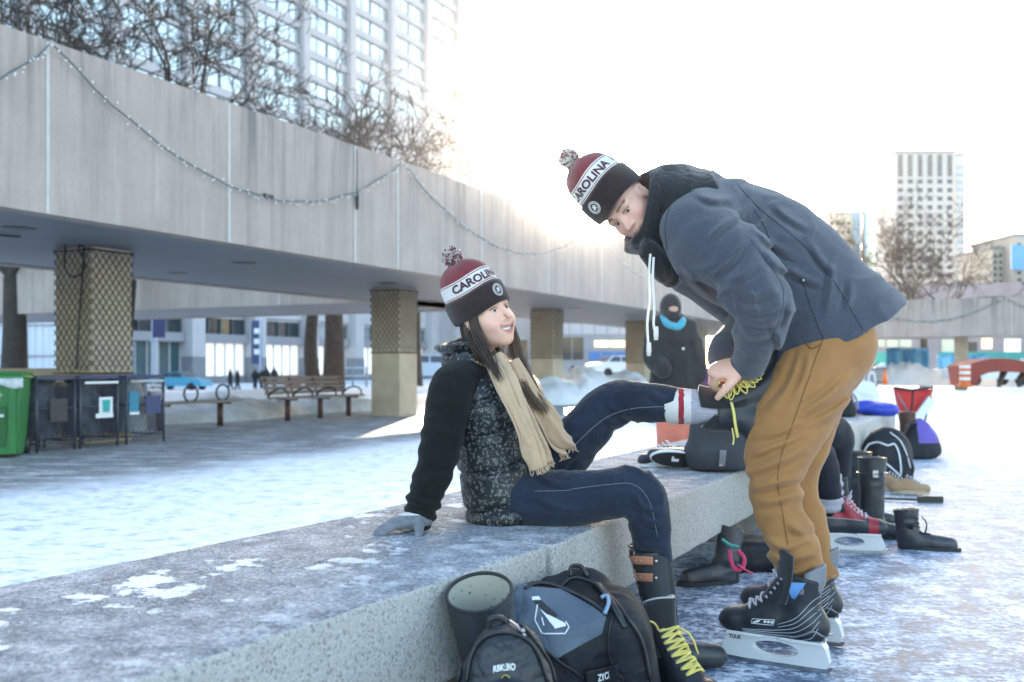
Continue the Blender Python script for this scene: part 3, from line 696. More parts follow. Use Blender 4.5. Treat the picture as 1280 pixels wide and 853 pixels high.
# ---- bare trees
m_bark = M('dark_winter_bark', (.030, .024, .020), .9, .3, 6, .6, 40, col2=(.062, .050, .040), dist=.02)
m_bark_lit = M('sunlit_winter_bark', (.045, .036, .030), .9, .3, 6, .5, 40, col2=(.095, .076, .062), dist=.02)  # lighter copy of the bark with sunlight painted in
def bare_tree(name, label, base, height, fork, r0, seed, spread=1., levels=6, mat=None, lean=(0, 0), group='bare trees beyond the walkway', twig=.012, n0=4):
    rng = random.Random(seed); root = thing(name, label, 'tree', base, group); mat = mat or m_bark
    base = Vector(base); tr, cr = MB(), MB()
    top = base+Vector((lean[0], lean[1], fork))
    mid_ = base.lerp(top, .5)+Vector((rng.uniform(-.1, .1), 0, 0))
    tr.tube(spline([base-Vector((0, 0, .2)), base.lerp(top, .15), mid_, top], 4), list(np.linspace(r0*1.25, r0*.8, 13)), 9)
    def grow(p, d, ln, r, lv):
        pts = [p]; dd = d.copy(); n = 4
        for i in range(n):
            dd = (dd+Vector((rng.gauss(0, .17), rng.gauss(0, .17), rng.gauss(.03, .13)))).normalized(); pts.append(pts[-1]+dd*ln/n)
        r1 = max(r*.62, twig*.7); cr.tube(pts, list(np.linspace(r, r1, n+1)), 5 if lv < 3 else 3, cap=False)
        if lv >= levels: return
        k = rng.choice((2, 2, 3)) if lv > 0 else 3
        for i in range(k):
            ax = Vector((rng.gauss(0, 1), rng.gauss(0, 1), rng.gauss(0, .6))); ax = (ax-dd*ax.dot(dd)).normalized()
            ang = rng.uniform(.35, .85)*spread
            nd = (dd*math.cos(ang)+ax*math.sin(ang)); nd = Vector((nd.x, nd.y, nd.z+.06)).normalized()
            grow(pts[-1], nd, ln*rng.uniform(.62, .86), max(r1*rng.uniform(.68, .9), twig*.8), lv+1)
            if lv > 1 and rng.random() < .6: grow(pts[rng.choice((2, 3))], (nd+Vector((rng.gauss(0, .5), rng.gauss(0, .5), rng.gauss(0, .4)))).normalized(), ln*.5, twig, max(lv+2, levels-1))
    for i in range(n0):
        a = 2*math.pi*(i+rng.random()*.6)/n0
        grow(top, Vector((math.cos(a)*.75*spread, math.sin(a)*.6*spread, rng.uniform(.5, 1.1))).normalized(), (height-fork)*.30, r0*.55, 0)
    tr.build('trunk', mat, root); cr.build('crown', mat, root)
    return root
bare_tree('bare_tree', 'bare tree with dark twisting branches over the left end of the walkway', (-10.2, 25.6, 0), 13.5, 3.2, .30, 11, 1.3, 6, lean=(.3, 0), twig=.014, n0=4)
bare_tree('bare_tree', 'bare tree with a thick dark trunk at the left edge of the picture', (-14.6, 29.2, 0), 14.5, 3.6, .36, 5, 1.25, 6, twig=.015, n0=4)
0 and bare_tree('bare_tree', 'bare tree with branches reaching over the walkway right of the dark crown', (-12.5, 29.5, 0), 13, 3.6, .28, 23, 1.2, 6, lean=(1.0, .4), twig=.012, n0=5)
bare_tree('bare_tree', 'slimmer of two bare trees side by side behind the slatted bench', (-7.2, 36, 0), 13.4, 3.1, .26, 31, 1.15, 5, twig=.018, mat=m_bark_lit)
bare_tree('bare_tree', 'thicker of two bare trees side by side behind the slatted bench', (-6.1, 34, 0), 12.4, 3.4, .36, 38, 1.15, 5, twig=.018, mat=m_bark_lit)
bare_tree('bare_tree', 'bare tree with sunlit twigs over the walkway just left of the glare', (-3.9, 40, 0), 14.2, 4, .28, 47, 1.2, 5, twig=.02, mat=m_bark_lit)
0 and bare_tree('bare_tree', 'bare tree fading into the sun glare above the walkway', (-1.3, 46, 0), 12.5, 4, .24, 52, 1.15, 5, twig=.02, mat=m_bark_lit)
bare_tree('bare_tree', 'bare tree with a round dark crown in front of the white tower', (30.2, 73, -.9), 15, 4.5, .3, 64, 1.25, 6, group='bare trees beyond the far walkway', twig=.02)
bare_tree('bare_tree', 'smaller bare tree left of the round crowned tree below the blue glass tower', (27.6, 76, -.9), 12.5, 4, .26, 71, 1.2, 6, group='bare trees beyond the far walkway', twig=.02)
# ================================================================== people
def fabric(name, col, rough=.85, var=.12, weave=700, bmp=.25, sheen=.25, vs_=9, stretch=None, dist=.0015, col2=None, crumple=0, cs=16):
    return M(name, col, rough, var, vs_, bmp, weave, sheen=sheen, spec=.25, dist=dist, stretch=stretch, col2=col2, crumple=crumple, cs=cs)
m_skin, t, b, N, L = nodes('skin')
co = N('TexCoord').outputs['Object']; at = N('VertexColor'); at.layer_name = 'tint'
nn = noise(N, L, co, 60, 5, .6); L(mix(N, L, .5, at.outputs[0], mix(N, L, nn, (.42, .38, .37), (.58, .6, .6)), 'OVERLAY'), b.inputs['Base Color'])
b.inputs['Roughness'].default_value = .5; b.inputs['Subsurface Weight'].default_value = .12; b.inputs['Subsurface Radius'].default_value = (.01, .004, .002); b.inputs['Subsurface Scale'].default_value = .6
bump(N, L, b, noise(N, L, co, 420, 4, .7), .35, .0012)
m_eye = M('eye_white', (.46, .43, .40), .3, .02, 5, 0); m_iris = M('brown_iris', (.06, .035, .02), .15, .2, 50, 0); m_irisg = M('grey_iris', (.05, .06, .06), .25, .2, 50, 0)
m_teeth = M('teeth', (.80, .77, .70), .25, .03, 50, 0)
m_hair = M('dark_brown_hair', (.030, .019, .013), .42, .3, 30, .3, 300, stretch=(6, 6, .6), spec=.6, col2=(.085, .052, .034))
m_hair_l = M('brown_hair', (.075, .045, .030), .42, .3, 30, .3, 300, stretch=(6, 6, .6), spec=.6, col2=(.17, .105, .07))
m_maroon = fabric('maroon_knit', (.20, .035, .04), weave=160, bmp=.5, dist=.004, stretch=(3, 3, .6)); m_cream = fabric('white_knit', (.66, .63, .60), weave=160, bmp=.4, dist=.003)
m_cuff = fabric('near_black_knit', (.030, .018, .017), weave=150, bmp=.6, dist=.004, stretch=(3, 3, .4))
m_letter = fabric('maroon_letters', (.085, .03, .045), weave=200)
m_pom1 = fabric('pom_dark_yarn', (.16, .06, .08)); m_pom2 = fabric('pom_pale_yarn', (.55, .47, .47)); m_pom3 = fabric('pom_rust_yarn', (.26, .10, .085))
m_black_knit = fabric('black_sweater_knit', (.008, .0085, .008), sheen=.08, weave=170, bmp=.9, dist=.004, stretch=(1, 1, 2), crumple=.12, cs=13)
m_vest_in = fabric('black_nylon', (.014, .015, .017), .5, sheen=0)
m_denim = M('dark_denim', (.010, .0155, .029), .85, .3, 7, .5, 420, sheen=.15, spec=.2, dist=.002, col2=(.026, .036, .060), crumple=.35, cs=15)
m_tan = M('tan_twill', (.315, .150, .052), .85, .1, 5, .3, 420, sheen=.2, spec=.2, dist=.0015, col2=(.40, .20, .075), crumple=.22, cs=8)
m_wool = M('grey_blue_wool', (.052, .058, .077), .92, .25, 240, 1., 420, sheen=.4, spec=.1, dist=.003, col2=(.096, .104, .130), crumple=.30, cs=7)
m_hood = fabric('black_hoodie_fleece', (.022, .021, .022), weave=300, crumple=.5, cs=14)
m_thread = M('seam_shadow', (.040, .044, .058), .9, .1); m_thread_tan = M('tan_stitch', (.22, .10, .035), .9, .1); m_thread_pale = M('pale_stitch', (.20, .22, .27), .9, .1)
m_scarf = fabric('beige_scarf_weave', (.54, .375, .24), weave=420, bmp=.5, var=.1, sheen=.4, crumple=.3, cs=30)
m_sock = fabric('grey_marl_sock', (.43, .42, .47), weave=260, bmp=.9, dist=.004, var=.2, vs_=120, stretch=(1, 1, 1)); m_sockw = fabric('white_sock_rib', (.70, .67, .65), weave=220, bmp=.8, dist=.004); m_sockr = fabric('red_sock_band', (.33, .025, .04), weave=260)
m_glove = fabric('grey_fleece_glove', (.17, .18, .205), weave=240, bmp=.6, var=.25, vs_=60, dist=.003)
m_glovew = fabric('white_glove_cuff', (.70, .68, .66), weave=200)
# quilted vest with a silvery animal print
m_vest, t, b, N, L = nodes('leopard_print_nylon')
co = N('TexCoord').outputs['Object']; wp = N('VectorMath'); wp.operation = 'ADD'
nz = N('TexNoise'); nz.inputs['Scale'].default_value = 26; L(co, nz.inputs['Vector']); sx = N('VectorMath'); sx.operation = 'SCALE'; sx.inputs['Scale'].default_value = .014; L(nz.outputs['Color'], sx.inputs[0]); L(co, wp.inputs[0]); L(sx.outputs[0], wp.inputs[1])
mp = N('Mapping'); mp.inputs['Scale'].default_value = (1.15, 1.15, .85); L(wp.outputs[0], mp.inputs[0])
vo = N('TexVoronoi'); vo.inputs['Scale'].default_value = 70; vo.inputs['Randomness'].default_value = .85; L(mp.outputs[0], vo.inputs['Vector'])
ring = ramp(N('ValToRGB'), [(.0, (0, 0, 0)), (.22, (0, 0, 0)), (.27, (1, 1, 1)), (.46, (1, 1, 1)), (.51, (0, 0, 0))]); L(vo.outputs['Distance'], ring.inputs[0])
gap = mathn(N, L, 'GREATER_THAN', noise(N, L, co, 80, 2, .5), .49)
prm = mathn(N, L, 'MULTIPLY', ring.outputs[0], gap)
L(mix(N, L, prm, (.013, .016, .020), (.15, .155, .142)), b.inputs['Base Color'])
rg = N('MapRange'); rg.inputs[3].default_value = .42; rg.inputs[4].default_value = .34; L(prm, rg.inputs[0]); L(rg.outputs[0], b.inputs['Roughness'])
bump(N, L, b, mathn(N, L, 'ADD', noise(N, L, co, 30, 4, .6), mathn(N, L, 'MULTIPLY', prm, .2)), .3, .006)

SKIN_W = A((.82, .50, .375)); SKIN_M = A((.78, .46, .345))
class Head:
    """head in its own frame: X to its left, Y forward, Z up; scale s"""
    def __init__(s, c, fwd, up, sc=1.): 
        s.c = A(c); y = unit(fwd); z = A(up); z = unit(z-y*(z@y)); x = np.cross(y, z)*-1  # left
        s.R = np.array([x, y, z]); s.s = sc
    def w(s, x, y, z): return s.c+(A((x, y, z))*s.s)@s.R
    def loc(s, X): return ((X-s.c)@s.R.T)/s.s
    def sdf(s, b, smile=0., female=True):
        w, k = s.w, s.s; Rm = s.R
        E = lambda c, r, kk=.02, mode=1, Rx=None: b.ell(w(*c), A(r)*k, Rm if Rx is None else Rx, kk*k, mode)
        E((0, -.012, .035), (.074, .094, .084)); E((0, .030, -.028), (.061, .058, .080), .03)
        jw = .049 if female else .056
        E((0, .022, -.064), (jw, .058, .044), .03); E((0, .064, -.099 if smile else -.094), (.019 if female else .024, .019, .017), .03)
        for sg in (-1, 1):
            E((sg*.040, .052, -.026), (.026, .024, .022), .025)                    # cheekbone
            if smile: E((sg*.036, .068, -.043), (.018, .017, .017), .022)
            b.chain([w(sg*.012, .079, .026), w(sg*.032, .078, .028), w(sg*.050, .062, .020)], [.010*k, .010*k, .008*k], .016*k)
            E((sg*.031, .094, .004), (.019, .018, .0125), .014, -1)                # eye hollow
            E((sg*.031, .0695, .003), (.0155, .0145, .0145), .004)                  # lid bulge
            E((sg*.031, .085, .0015), (.0125, .010, .0052 if not smile else .0045), .003, -1)   # opening between the lids
            b.chain([w(sg*.018, .080, .0055), w(sg*.031, .0865, .0105), w(sg*.046, .074, .0045)], [.0024*k]*3, .004*k)
            E((sg*(.0105 if female else .0125), .0885, -.033), (.0075 if female else .0092, .0105, .0075), .008)                # wing of the nose
            E((sg*.0065, .098, -.0415), (.0045, .006, .004), .003, -1)
            E((sg*.075, -.004, -.004), (.010, .020, .032), .01)                    # ear
            E((sg*.084, .002, -.002), (.006, .011, .018), .006, -1)
        nr_ = .0088 if female else .011
        b.chain([w(0, .081, .014), w(0, .0955 if female else .0935, -.010), w(0, .1105 if female else .1055, -.029)], [.0075*k, .0072*k, nr_*k], .009*k)
        mw = .0345 if smile else .024; mz = -.0535 if smile else -.0605
        if smile: E((0, .069, -.066), (.036, .018, .022), .015)
        else: E((0, .074, -.060), (.030, .018, .020), .015)
        if smile:
            b.chain([w(-mw, .064, mz), w(-.019, .0835, -.0635), w(0, .0905, -.0675), w(.019, .0835, -.0635), w(mw, .064, mz)], [.0035*k, .0068*k, .0078*k, .0068*k, .0035*k], .003*k, -1)
            b.chain([w(-mw, .066, mz+.003), w(-.018, .0845, -.0565), w(0, .0905, -.0585), w(.018, .0845, -.0565), w(mw, .066, mz+.003)], [.0026*k, .0036*k, .0038*k, .0036*k, .0026*k], .004*k)
            b.chain([w(-mw+.001, .066, mz-.003), w(-.019, .082, -.0730), w(0, .0875, -.0785), w(.019, .082, -.0730), w(mw-.001, .066, mz-.003)], [.0028*k, .0046*k, .0056*k, .0046*k, .0028*k], .004*k)
        else:
            b.chain([w(-mw, .076, mz), w(-.009, .0915, -.0565), w(0, .092, -.058), w(.009, .0915, -.0565), w(mw, .076, mz)], [.0028*k, .005*k, .005*k, .005*k, .0028*k], .004*k)
            b.chain([w(-mw+.002, .076, mz-.002), w(0, .0905, -.0675), w(mw-.002, .076, mz-.002)], [.0028*k, .0062*k, .0028*k], .004*k)
            b.chain([w(-mw, .084, mz-.001), w(0, .1, -.0622), w(mw, .084, mz-.001)], [.0016*k, .0016*k, .0016*k], .003*k, -1)
    def tint(s, X, base, smile=0., brow=(.06, .04, .03), beard=0.):
        q = s.loc(X); x, y, z = np.abs(q[:, 0]), q[:, 1], q[:, 2]
        c = np.tile(base, (len(X), 1)); g = lambda d, r: np.clip(1-d/r, 0, 1)
        def blend(c, m, to): return c*(1-m[:, None])+A(to)*m[:, None]
        inh = (np.abs(q) < .14).all(1)
        ch = g(np.sqrt((x-.043)**2+(y-.07)**2+(z+.034)**2), .034)*.5+g(np.sqrt(x**2+(y-.108)**2+(z+.03)**2), .02)*.4
        c = blend(c, np.clip(ch, 0, .55), base*A((1.06, .72, .70)))
        if beard: c = blend(c, np.clip(g(np.sqrt((x*.7)**2+(y-.06)**2+(z+.085)**2), .062)*1.6, 0, 1)*beard*(vnoise(X*420)*.6+.5), base*A((.50, .46, .44)))
        mw = .0365 if smile else .026; zl = (-.0582 if smile else -.0575)+ (x/mw)**2*(.008 if smile else -.003); zl2 = (-.0785 if smile else -.0675)+(x/mw)**2*(.027 if smile else .006)
        m = np.maximum(g(np.abs(z-zl), .0058), g(np.abs(z-zl2), .0072))*(x < mw)*(y > .062); m = np.clip(m*2.2, 0, 1)*(.85 if smile else .55)
        c = blend(c, m, (.52, .20, .18) if smile else (.47, .24, .21))
        if smile: c = blend(c, (np.abs(z-(zl+zl2)/2) < .006)*(x < mw)*(y < .0845-(x/.0365)**2*.022)*(y > .04)*1., (.12, .03, .03))
        zb = .0265+.004*np.clip(1-((x-.036)/.022)**2, -1, 1)
        m = np.clip(g(np.abs(z-zb), .0052)*2.4, 0, 1)*(x > .014)*(x < .054)*(y > .045)*.9; c = blend(c, m, brow)
        zl = .0085; m = np.clip(g(np.sqrt((z-.0075-.0035*(1-((x-.031)/.016)**2))**2), .0026)*2, 0, 1)*(x > .016)*(x < .048)*(y > .06)*.9; c = blend(c, m, (.05, .03, .025))
        return np.where(inh[:, None], c, base)
    def eyes(s, parent, iris, gaze):
        g = unit(gaze)
        for sg in (-1, 1):
            c = s.w(sg*.031, .0705, .002); r = .0122*s.s; q = MB(); q.ball(c, r, 10, 0)
            u = unit(np.cross(g, (0, .1, 1))); v = np.cross(u, g)
            for rr, lift, mi in ((.0062, .0004, 1), (.003, .0009, 2)):
                rr *= s.s; pts = [c+g*(math.sqrt(r*r-rr*rr)+lift)+(u*math.cos(a)+v*math.sin(a))*rr for a in np.linspace(0, 2*math.pi, 16, endpoint=False)]
                pts.append(c+g*(r+lift*1.5)); q.add(pts, [(i, (i+1) % 16, 16) for i in range(16)], mi, True)
            q.build('eye', [m_eye, iris, m_vest_in], parent)

def hand(b, wrist, d, nrm, side, curl, sc=1., spread=.06, thumb=(.55, .35, .3), fat=1., kf=.006):
    """palm from the wrist along d, back of the hand towards nrm, thumb on the `side` side; curl = bends of knuckle, middle, tip (per finger or common)"""
    d = unit(d); n = unit(A(nrm)-d*(A(nrm)@d)); sd = np.cross(d, n); sd = sd*(1 if sd@A(side) > 0 else -1); w = A(wrist); s = sc
    b.chain([w, w+d*.045*s, w+d*.085*s], [.027*s*fat, .031*s*fat, .030*s*fat], .015, sq=(n, .55))
    b.ell(w+d*.055*s, A((.045, .036, .016))*s*fat, [d, sd, n], .012)
    b.chain([w+d*.02*s+sd*.018*s-n*.006*s, w+d*.045*s+sd*.030*s-n*.012*s], [.018*s*fat, .015*s*fat], .012)
    ends = []
    for i, (off, ln, r) in enumerate(((.026, .92, .0090), (.009, 1.0, .0094), (-.009, .95, .0088), (-.026, .76, .0078))):
        cu = curl[i] if hasattr(curl[0], '__len__') else curl
        p = w+d*(.088-.004*abs(i-1))*s+sd*off*s; sp = spread*(1.2-i*.8)
        dd = unit(d+sd*sp); pts = [p-dd*.03*s, p]; a = 0
        for L_, c_ in zip((.046, .028, .022), cu):
            a += c_; v = dd*math.cos(a)-n*math.sin(a); pts.append(pts[-1]+v*L_*ln*s)
        b.chain(pts, [r*s*fat*1.05, r*s*fat*1.08, r*s*fat*.98, r*s*fat*.92, r*s*fat*.78], kf, n=4); ends.append(pts[-1])
    p = w+d*.028*s+sd*.026*s-n*.006*s; v = unit(d*math.cos(thumb[0])+sd*math.sin(thumb[0])-n*.25); pts = [p, p+v*.042*s]
    v = unit(v+d*thumb[1]-n*thumb[2]*.6); pts.append(pts[-1]+v*.032*s); v = unit(v+d*.25-sd*thumb[1]*.4-n*thumb[2]); pts.append(pts[-1]+v*.026*s)
    b.chain(pts, [.0145*s*fat, .0125*s*fat, .0108*s*fat, .0085*s*fat], .009, n=4)
    return ends

def knit_hat(parent, c, up, fwd, tilt_sc, text_ang, emblem_ang, seed, cuff_h=.078, sc=1., sxy=(.93, 1.06), text2=None):
    up = unit(up); f = A(fwd); f = unit(f-up*(f@up)); l = np.cross(up, f); c = A(c)
    prof = [(.0985, .0), (.104, .004), (.107, .02), (.1075, cuff_h*.6), (.106, cuff_h-.006), (.102, cuff_h), (.096, cuff_h-.002), (.0975, cuff_h+.004),
            (.0965, cuff_h+.018), (.0945, cuff_h+.034), (.0925, cuff_h+.046), (.090, cuff_h+.058), (.082, cuff_h+.076), (.070, cuff_h+.091), (.052, cuff_h+.104), (.03, cuff_h+.112), (.006, cuff_h+.115)]
    def rad(z): return float(np.interp(z, [p[1] for p in prof[7:]], [p[0] for p in prof[7:]])) if z > cuff_h else float(np.interp(z, [p[1] for p in prof[:6]], [p[0] for p in prof[:6]]))
    def at(a, z, lift=0., r=None):
        r = (rad(z) if r is None else r)+lift
        return c+(f*math.cos(a)*r*sxy[1]+l*math.sin(a)*r*sxy[0]+up*z)*sc
    n = 84; q = MB(); qb = MB()
    def ring_strip(mb, pr, mi_of, rib):
        vv = []; fs = []; mi = []
        for r, z in pr:
            for j in range(n):
                a = 2*math.pi*j/n; vv.append(at(a, z+.003*math.sin(3*a+seed), 0, r*(1+.004*math.sin(5*a+z*40+seed))+(rib if j % 2 else -rib)))
        b = len(mb.v); mb.v += [tuple(x) for x in vv]
        for i in range(len(pr)-1):
            for j in range(n):
                mb.f.append((b+i*n+j, b+i*n+(j+1) % n, b+(i+1)*n+(j+1) % n, b+(i+1)*n+j)); mb.m.append(mi_of((pr[i][1]+pr[i+1][1])/2)); mb.s.append(True)
    body = sorted(set([p for p in prof[6:]]+[(rad(cuff_h+z), cuff_h+z) for z in (.004, .007, .0095, .013, .047, .050, .053, .0565)]), key=lambda p: p[1])
    def mi(z):
        z -= cuff_h
        if z < .004: return 0
        if z < .007: return 1
        if z < .0095: return 0
        if z < .050: return 1
        if z < .053: return 0
        if z < .0565: return 1
        return 0
    ring_strip(q, body, mi, .0007)
    hat = q.build('knit_hat', [m_maroon, m_cream], parent)
    inner = [(.090, .03), (.0935, .004)]
    ring_strip(qb, inner+prof[:7], lambda z: 0, .0011); qb.build('turned_up_cuff', m_cuff, hat)
    hgt = .0285
    for ang in text_ang:
        q = MB(); wd = .205; text_on(lambda x, y: at(ang+(x-wd/2)/.094, cuff_h+.0155+y, .0022), 'CAROLINA', hgt, q, 0, .035, wd); q.build('lettering', m_letter, hat)
    # round crest: ring, bird-like mark
    q = MB(); ez = cuff_h*.55
    def em(x, y, lift=.003): return at(emblem_ang+x/.107, ez+y, lift)
    for r in (.021, .0155): q.tube([em(r*math.cos(a), r*math.sin(a)) for a in np.linspace(0, 2*math.pi, 33)], .0012, 5, 0, False)
    for blob in ([(-.012, -.006), (-.004, .002), (-.009, .008), (.001, .006), (.004, .012), (.007, .004), (.012, .003), (.006, -.002), (.010, -.010), (.002, -.005), (-.004, -.011), (-.005, -.004)],):
        q.add([em(x, y) for x, y in blob]+[em(0, 0)], [(i, (i+1) % len(blob), len(blob)) for i in range(len(blob))], 1)
    for i in range(16):
        a = i*math.pi/8; q.tube([em(.0175*math.cos(a), .0175*math.sin(a)), em(.0195*math.cos(a), .0195*math.sin(a))], .0013, 4, 0)
    q.build('round_crest', [m_cream, m_cream], hat)
    rng = random.Random(seed); q = MB(); pc = c+up*(cuff_h+.112+.026)*sc
    for i in range(420):
        v = unit([rng.gauss(0, 1) for _ in range(3)]); ln = rng.uniform(.030, .040); v2 = unit(v+A([rng.gauss(0, .25) for _ in range(3)]))
        q.tube([pc+v*.008, pc+v*ln*.6, pc+v*ln*.6+v2*ln*.4], [.0022, .003, .0026], 4, rng.choice((0, 1, 1, 2)))
    q.build('pompom', [m_pom1, m_pom2, m_pom3], hat)
    return hat

def strands(parent, name, mat, paths, n, r=.0035, jit=.012, seed=1, wav=.004, taper=.4):
    """hair falling along guide paths"""
    rng = random.Random(seed); q = MB()
    for i in range(n):
        g = paths[rng.randrange(len(paths))]; g = spline([list(p) for p in g], 5); o = A([rng.gauss(0, jit) for _ in range(3)]); ph = rng.uniform(0, 6); m_ = len(g)
        pts = []; rs = []
        for j, p in enumerate(g):
            u = j/(m_-1); pts.append(p+o*(.35+.65*math.sin(min(1, u*1.4)*1.5))+A((math.sin(u*9+ph), math.cos(u*7+ph), 0))*wav*u); rs.append(r*(1-u*taper)*(1 if u < .9 else .5))
        q.tube(pts, rs, 5)
    return q.build(name, mat, parent)

# where the cloth creases
COAT_FOLDS = [[(924, 382), (950, 389), (980, 377)], [(922, 366), (944, 371), (972, 358)], [(927, 398), (952, 404), (976, 397)], [(926, 418), (948, 420), (966, 414)], [(896, 342), (914, 327), (932, 298)], [(906, 352), (926, 346), (948, 328)], [(884, 300), (900, 285), (925, 268)],
    [(954, 310), (973, 333), (1002, 346)], [(945, 284), (963, 304), (990, 318)], [(985, 334), (1008, 350), (1030, 356)], [(836, 322), (850, 348), (870, 378)], [(850, 326), (866, 352), (888, 374)], [(962, 252), (985, 272), (1014, 288)],
    [(1040, 326), (1038, 358), (1032, 388)], [(1064, 350), (1062, 372), (1056, 388)], [(990, 370), (988, 392), (980, 412)], [(1010, 300), (1030, 330), (1046, 340)], [(868, 240), (890, 250), (915, 248)], [(962, 400), (975, 425), (972, 455)]]
TROUSER_FOLDS = [[(930, 592), (958, 583), (1006, 562)], [(932, 572), (962, 560), (1012, 540)], [(940, 612), (972, 604), (1008, 594)], [(948, 630), (978, 624), (1004, 612)], [(958, 690), (985, 701), (1018, 690)], [(954, 674), (984, 684), (1012, 670)], [(962, 708), (992, 716), (1022, 706)], [(985, 655), (1000, 664), (1016, 656)],
    [(1004, 436), (988, 480), (956, 520)], [(1066, 466), (1032, 498), (994, 522)], [(1078, 488), (1044, 514), (1004, 534)], [(1012, 440), (1006, 470), (990, 500)], [(950, 545), (975, 540), (1000, 525)], [(1010, 600), (1020, 622), (1024, 640)]]
JEAN_FOLDS = [[(788, 612), (806, 636), (826, 640)], [(794, 630), (808, 650), (828, 656)], [(666, 588), (690, 604), (720, 608)], [(664, 618), (700, 636), (740, 640)], [(757, 502), (775, 517), (800, 520)], [(748, 515), (770, 532), (790, 528)], [(690, 566), (715, 548), (730, 545)], [(700, 590), (716, 570), (740, 562)], [(760, 650), (785, 644), (800, 655)], [(794, 676), (812, 684), (830, 678)], [(812, 490), (826, 500), (840, 498)]]

# ------------------------------------------------------------------ the woman on the bench
woman = thing('person', 'smiling woman in a leopard print vest and beige scarf sitting on the stone bench', 'person', (-.02, 3.38, .48))
wf = unit((.884, -.467, 0)); wl = unit((.467, .884, 0))
hipR, hipL, pel = A((-.045, 3.33, .565)), A((.03, 3.48, .57)), A((-.01, 3.41, .585))
neckB = A(P(597, 452, 3.36)); wup = unit(neckB-pel); wfw = unit(wf-wup*(wf@wup)); wlt = np.cross(wup, wfw); wR = np.array([wlt, wfw, wup])
headW = Head(P(605, 394, 3.30), (.71, -.68, .20), (-.36, .0, .93), .99)
kneeR, ankR = A(P(799, 615, 3.21)), A(P(829, 792, 3.27)); toeR = A(P(893, 826, 3.30))
kneeL, ankL = A(P(768, 503, 3.53)), A(P(893, 508, 3.37))
shR, elR, wrR = A(P(566, 482, 3.19)), A(P(545, 580, 3.16)), A(P(524, 645, 3.15)); shL, elL, wrL = A(P(628, 478, 3.52)), A(P(622, 560, 3.66)), A(P(612, 622, 3.70))
body = S()
body.chain([pel-wup*.02, pel+wup*.15, pel+wup*.30, neckB-wup*.06], [.115, .095, .11, .08], .04, sq=(wfw, .8))
body.chain([neckB-wup*.08, neckB+wup*.01, headW.w(0, -.03, -.06)], [.062, .05, .05], .03)
for g_, t_ in (([hipR, A(P(700, 627, 3.26)), A(P(755, 621, 3.22)), kneeR], [A(P(812, 660, 3.22)), ankR, toeR]), ([hipL, A(P(706, 568, 3.49)), A(P(740, 530, 3.51)), kneeL], [A(P(808, 505, 3.47)), ankL-A((.02, 0, 0)), ankL+A((.0, .0, .04))])):
    body.chain(g_+t_, [.075, .065, .055, .048, .045, .032, .02], .03)
for s_, e_, w_ in ((shR, elR, wrR), (shL, elL, wrL)): body.chain([neckB-wup*.05, s_, e_, w_], [.05, .045, .036, .024], .03)
_wg = A(P(526, 650, 3.14)); _wg[2] = max(_wg[2], .522)
hand(body, _wg, (-.62, -.42, -.10), (-.15, -.15, 1), (.5, -.8, 0), [(.10, .16, .25), (.08, .16, .25), (.08, .18, .28), (.1, .2, .3)], .86, .05, (1.15, .1, .15), .9)
hand(body, wrL, (-.7, .3, -.5), (-.3, .2, .9), (.6, .5, 0), (.2, .1, .1), .88)
headW.sdf(body, 1., True)
wb = body.build('body', m_skin, woman, .0032, col=lambda X: headW.tint(X, SKIN_W, 1.))
headW.eyes(woman, m_iris, (.60, -.62, .36))
q = MB(); q.grid(lambda u, v: headW.w(-.029+.058*u, .0872-((u-.5)*2)**2*.0165, -.0590-.0115*v*(1-((u-.5)*2)**2*.45)+((u-.5)*2)**2*.004), 15, 3)
for i in range(7): q.tube([headW.w(-.021+.007*i, .0874-((i-3)/3)**2*.0105, -.060), headW.w(-.021+.007*i, .0874-((i-3)/3)**2*.0105, -.0690)], .0003, 3, 0)
q.build('teeth', m_teeth, woman)
q = MB(); q.ball(headW.w(-.079, .004, -.036), .0042, 6); q.build('earring', m_cream, woman)

# black sweater: sleeves and the strip between vest and scarf
sw = S(); sw.loft(pel, wR, [-.06, .1, .25, .36, .43, .48], [.165, .15, .165, .165, .12, .07], [.115, .105, .125, .11, .085, .06], [.0, .005, .02, .012, -.01, -.02], .03)
sw.chain([neckB-wup*.045-wlt*.06, shR, A(P(556, 530, 3.17)), elR, A(P(531, 622, 3.15)), wrR], [.06, .068, .068, .061, .053, .049], .035)
sw.chain([neckB-wup*.045+wlt*.06, shL, elL, wrL], [.06, .068, .060, .048], .035)
sw.chain([neckB-wup*.03, neckB+wup*.025], [.075, .066], .02)
def sw_d(X):
    a = np.clip(1-np.linalg.norm(X-elR, axis=1)/.2, 0, 1); dn = (X-wrR)@unit(elR-wrR)
    return .005*(ridges(X*A((9, 9, 22))+3)-.5)+a*.010*(np.sin(X[:, 2]*95+vnoise(X*14)*6)*.5)+np.clip(1-np.abs(dn-.03)/.09, 0, 1)*.006*np.sin(dn*170)
sw.disp = sw_d; sw.want_bvh = True
swo = sw.build('black_sweater', m_black_knit, woman, .0045)

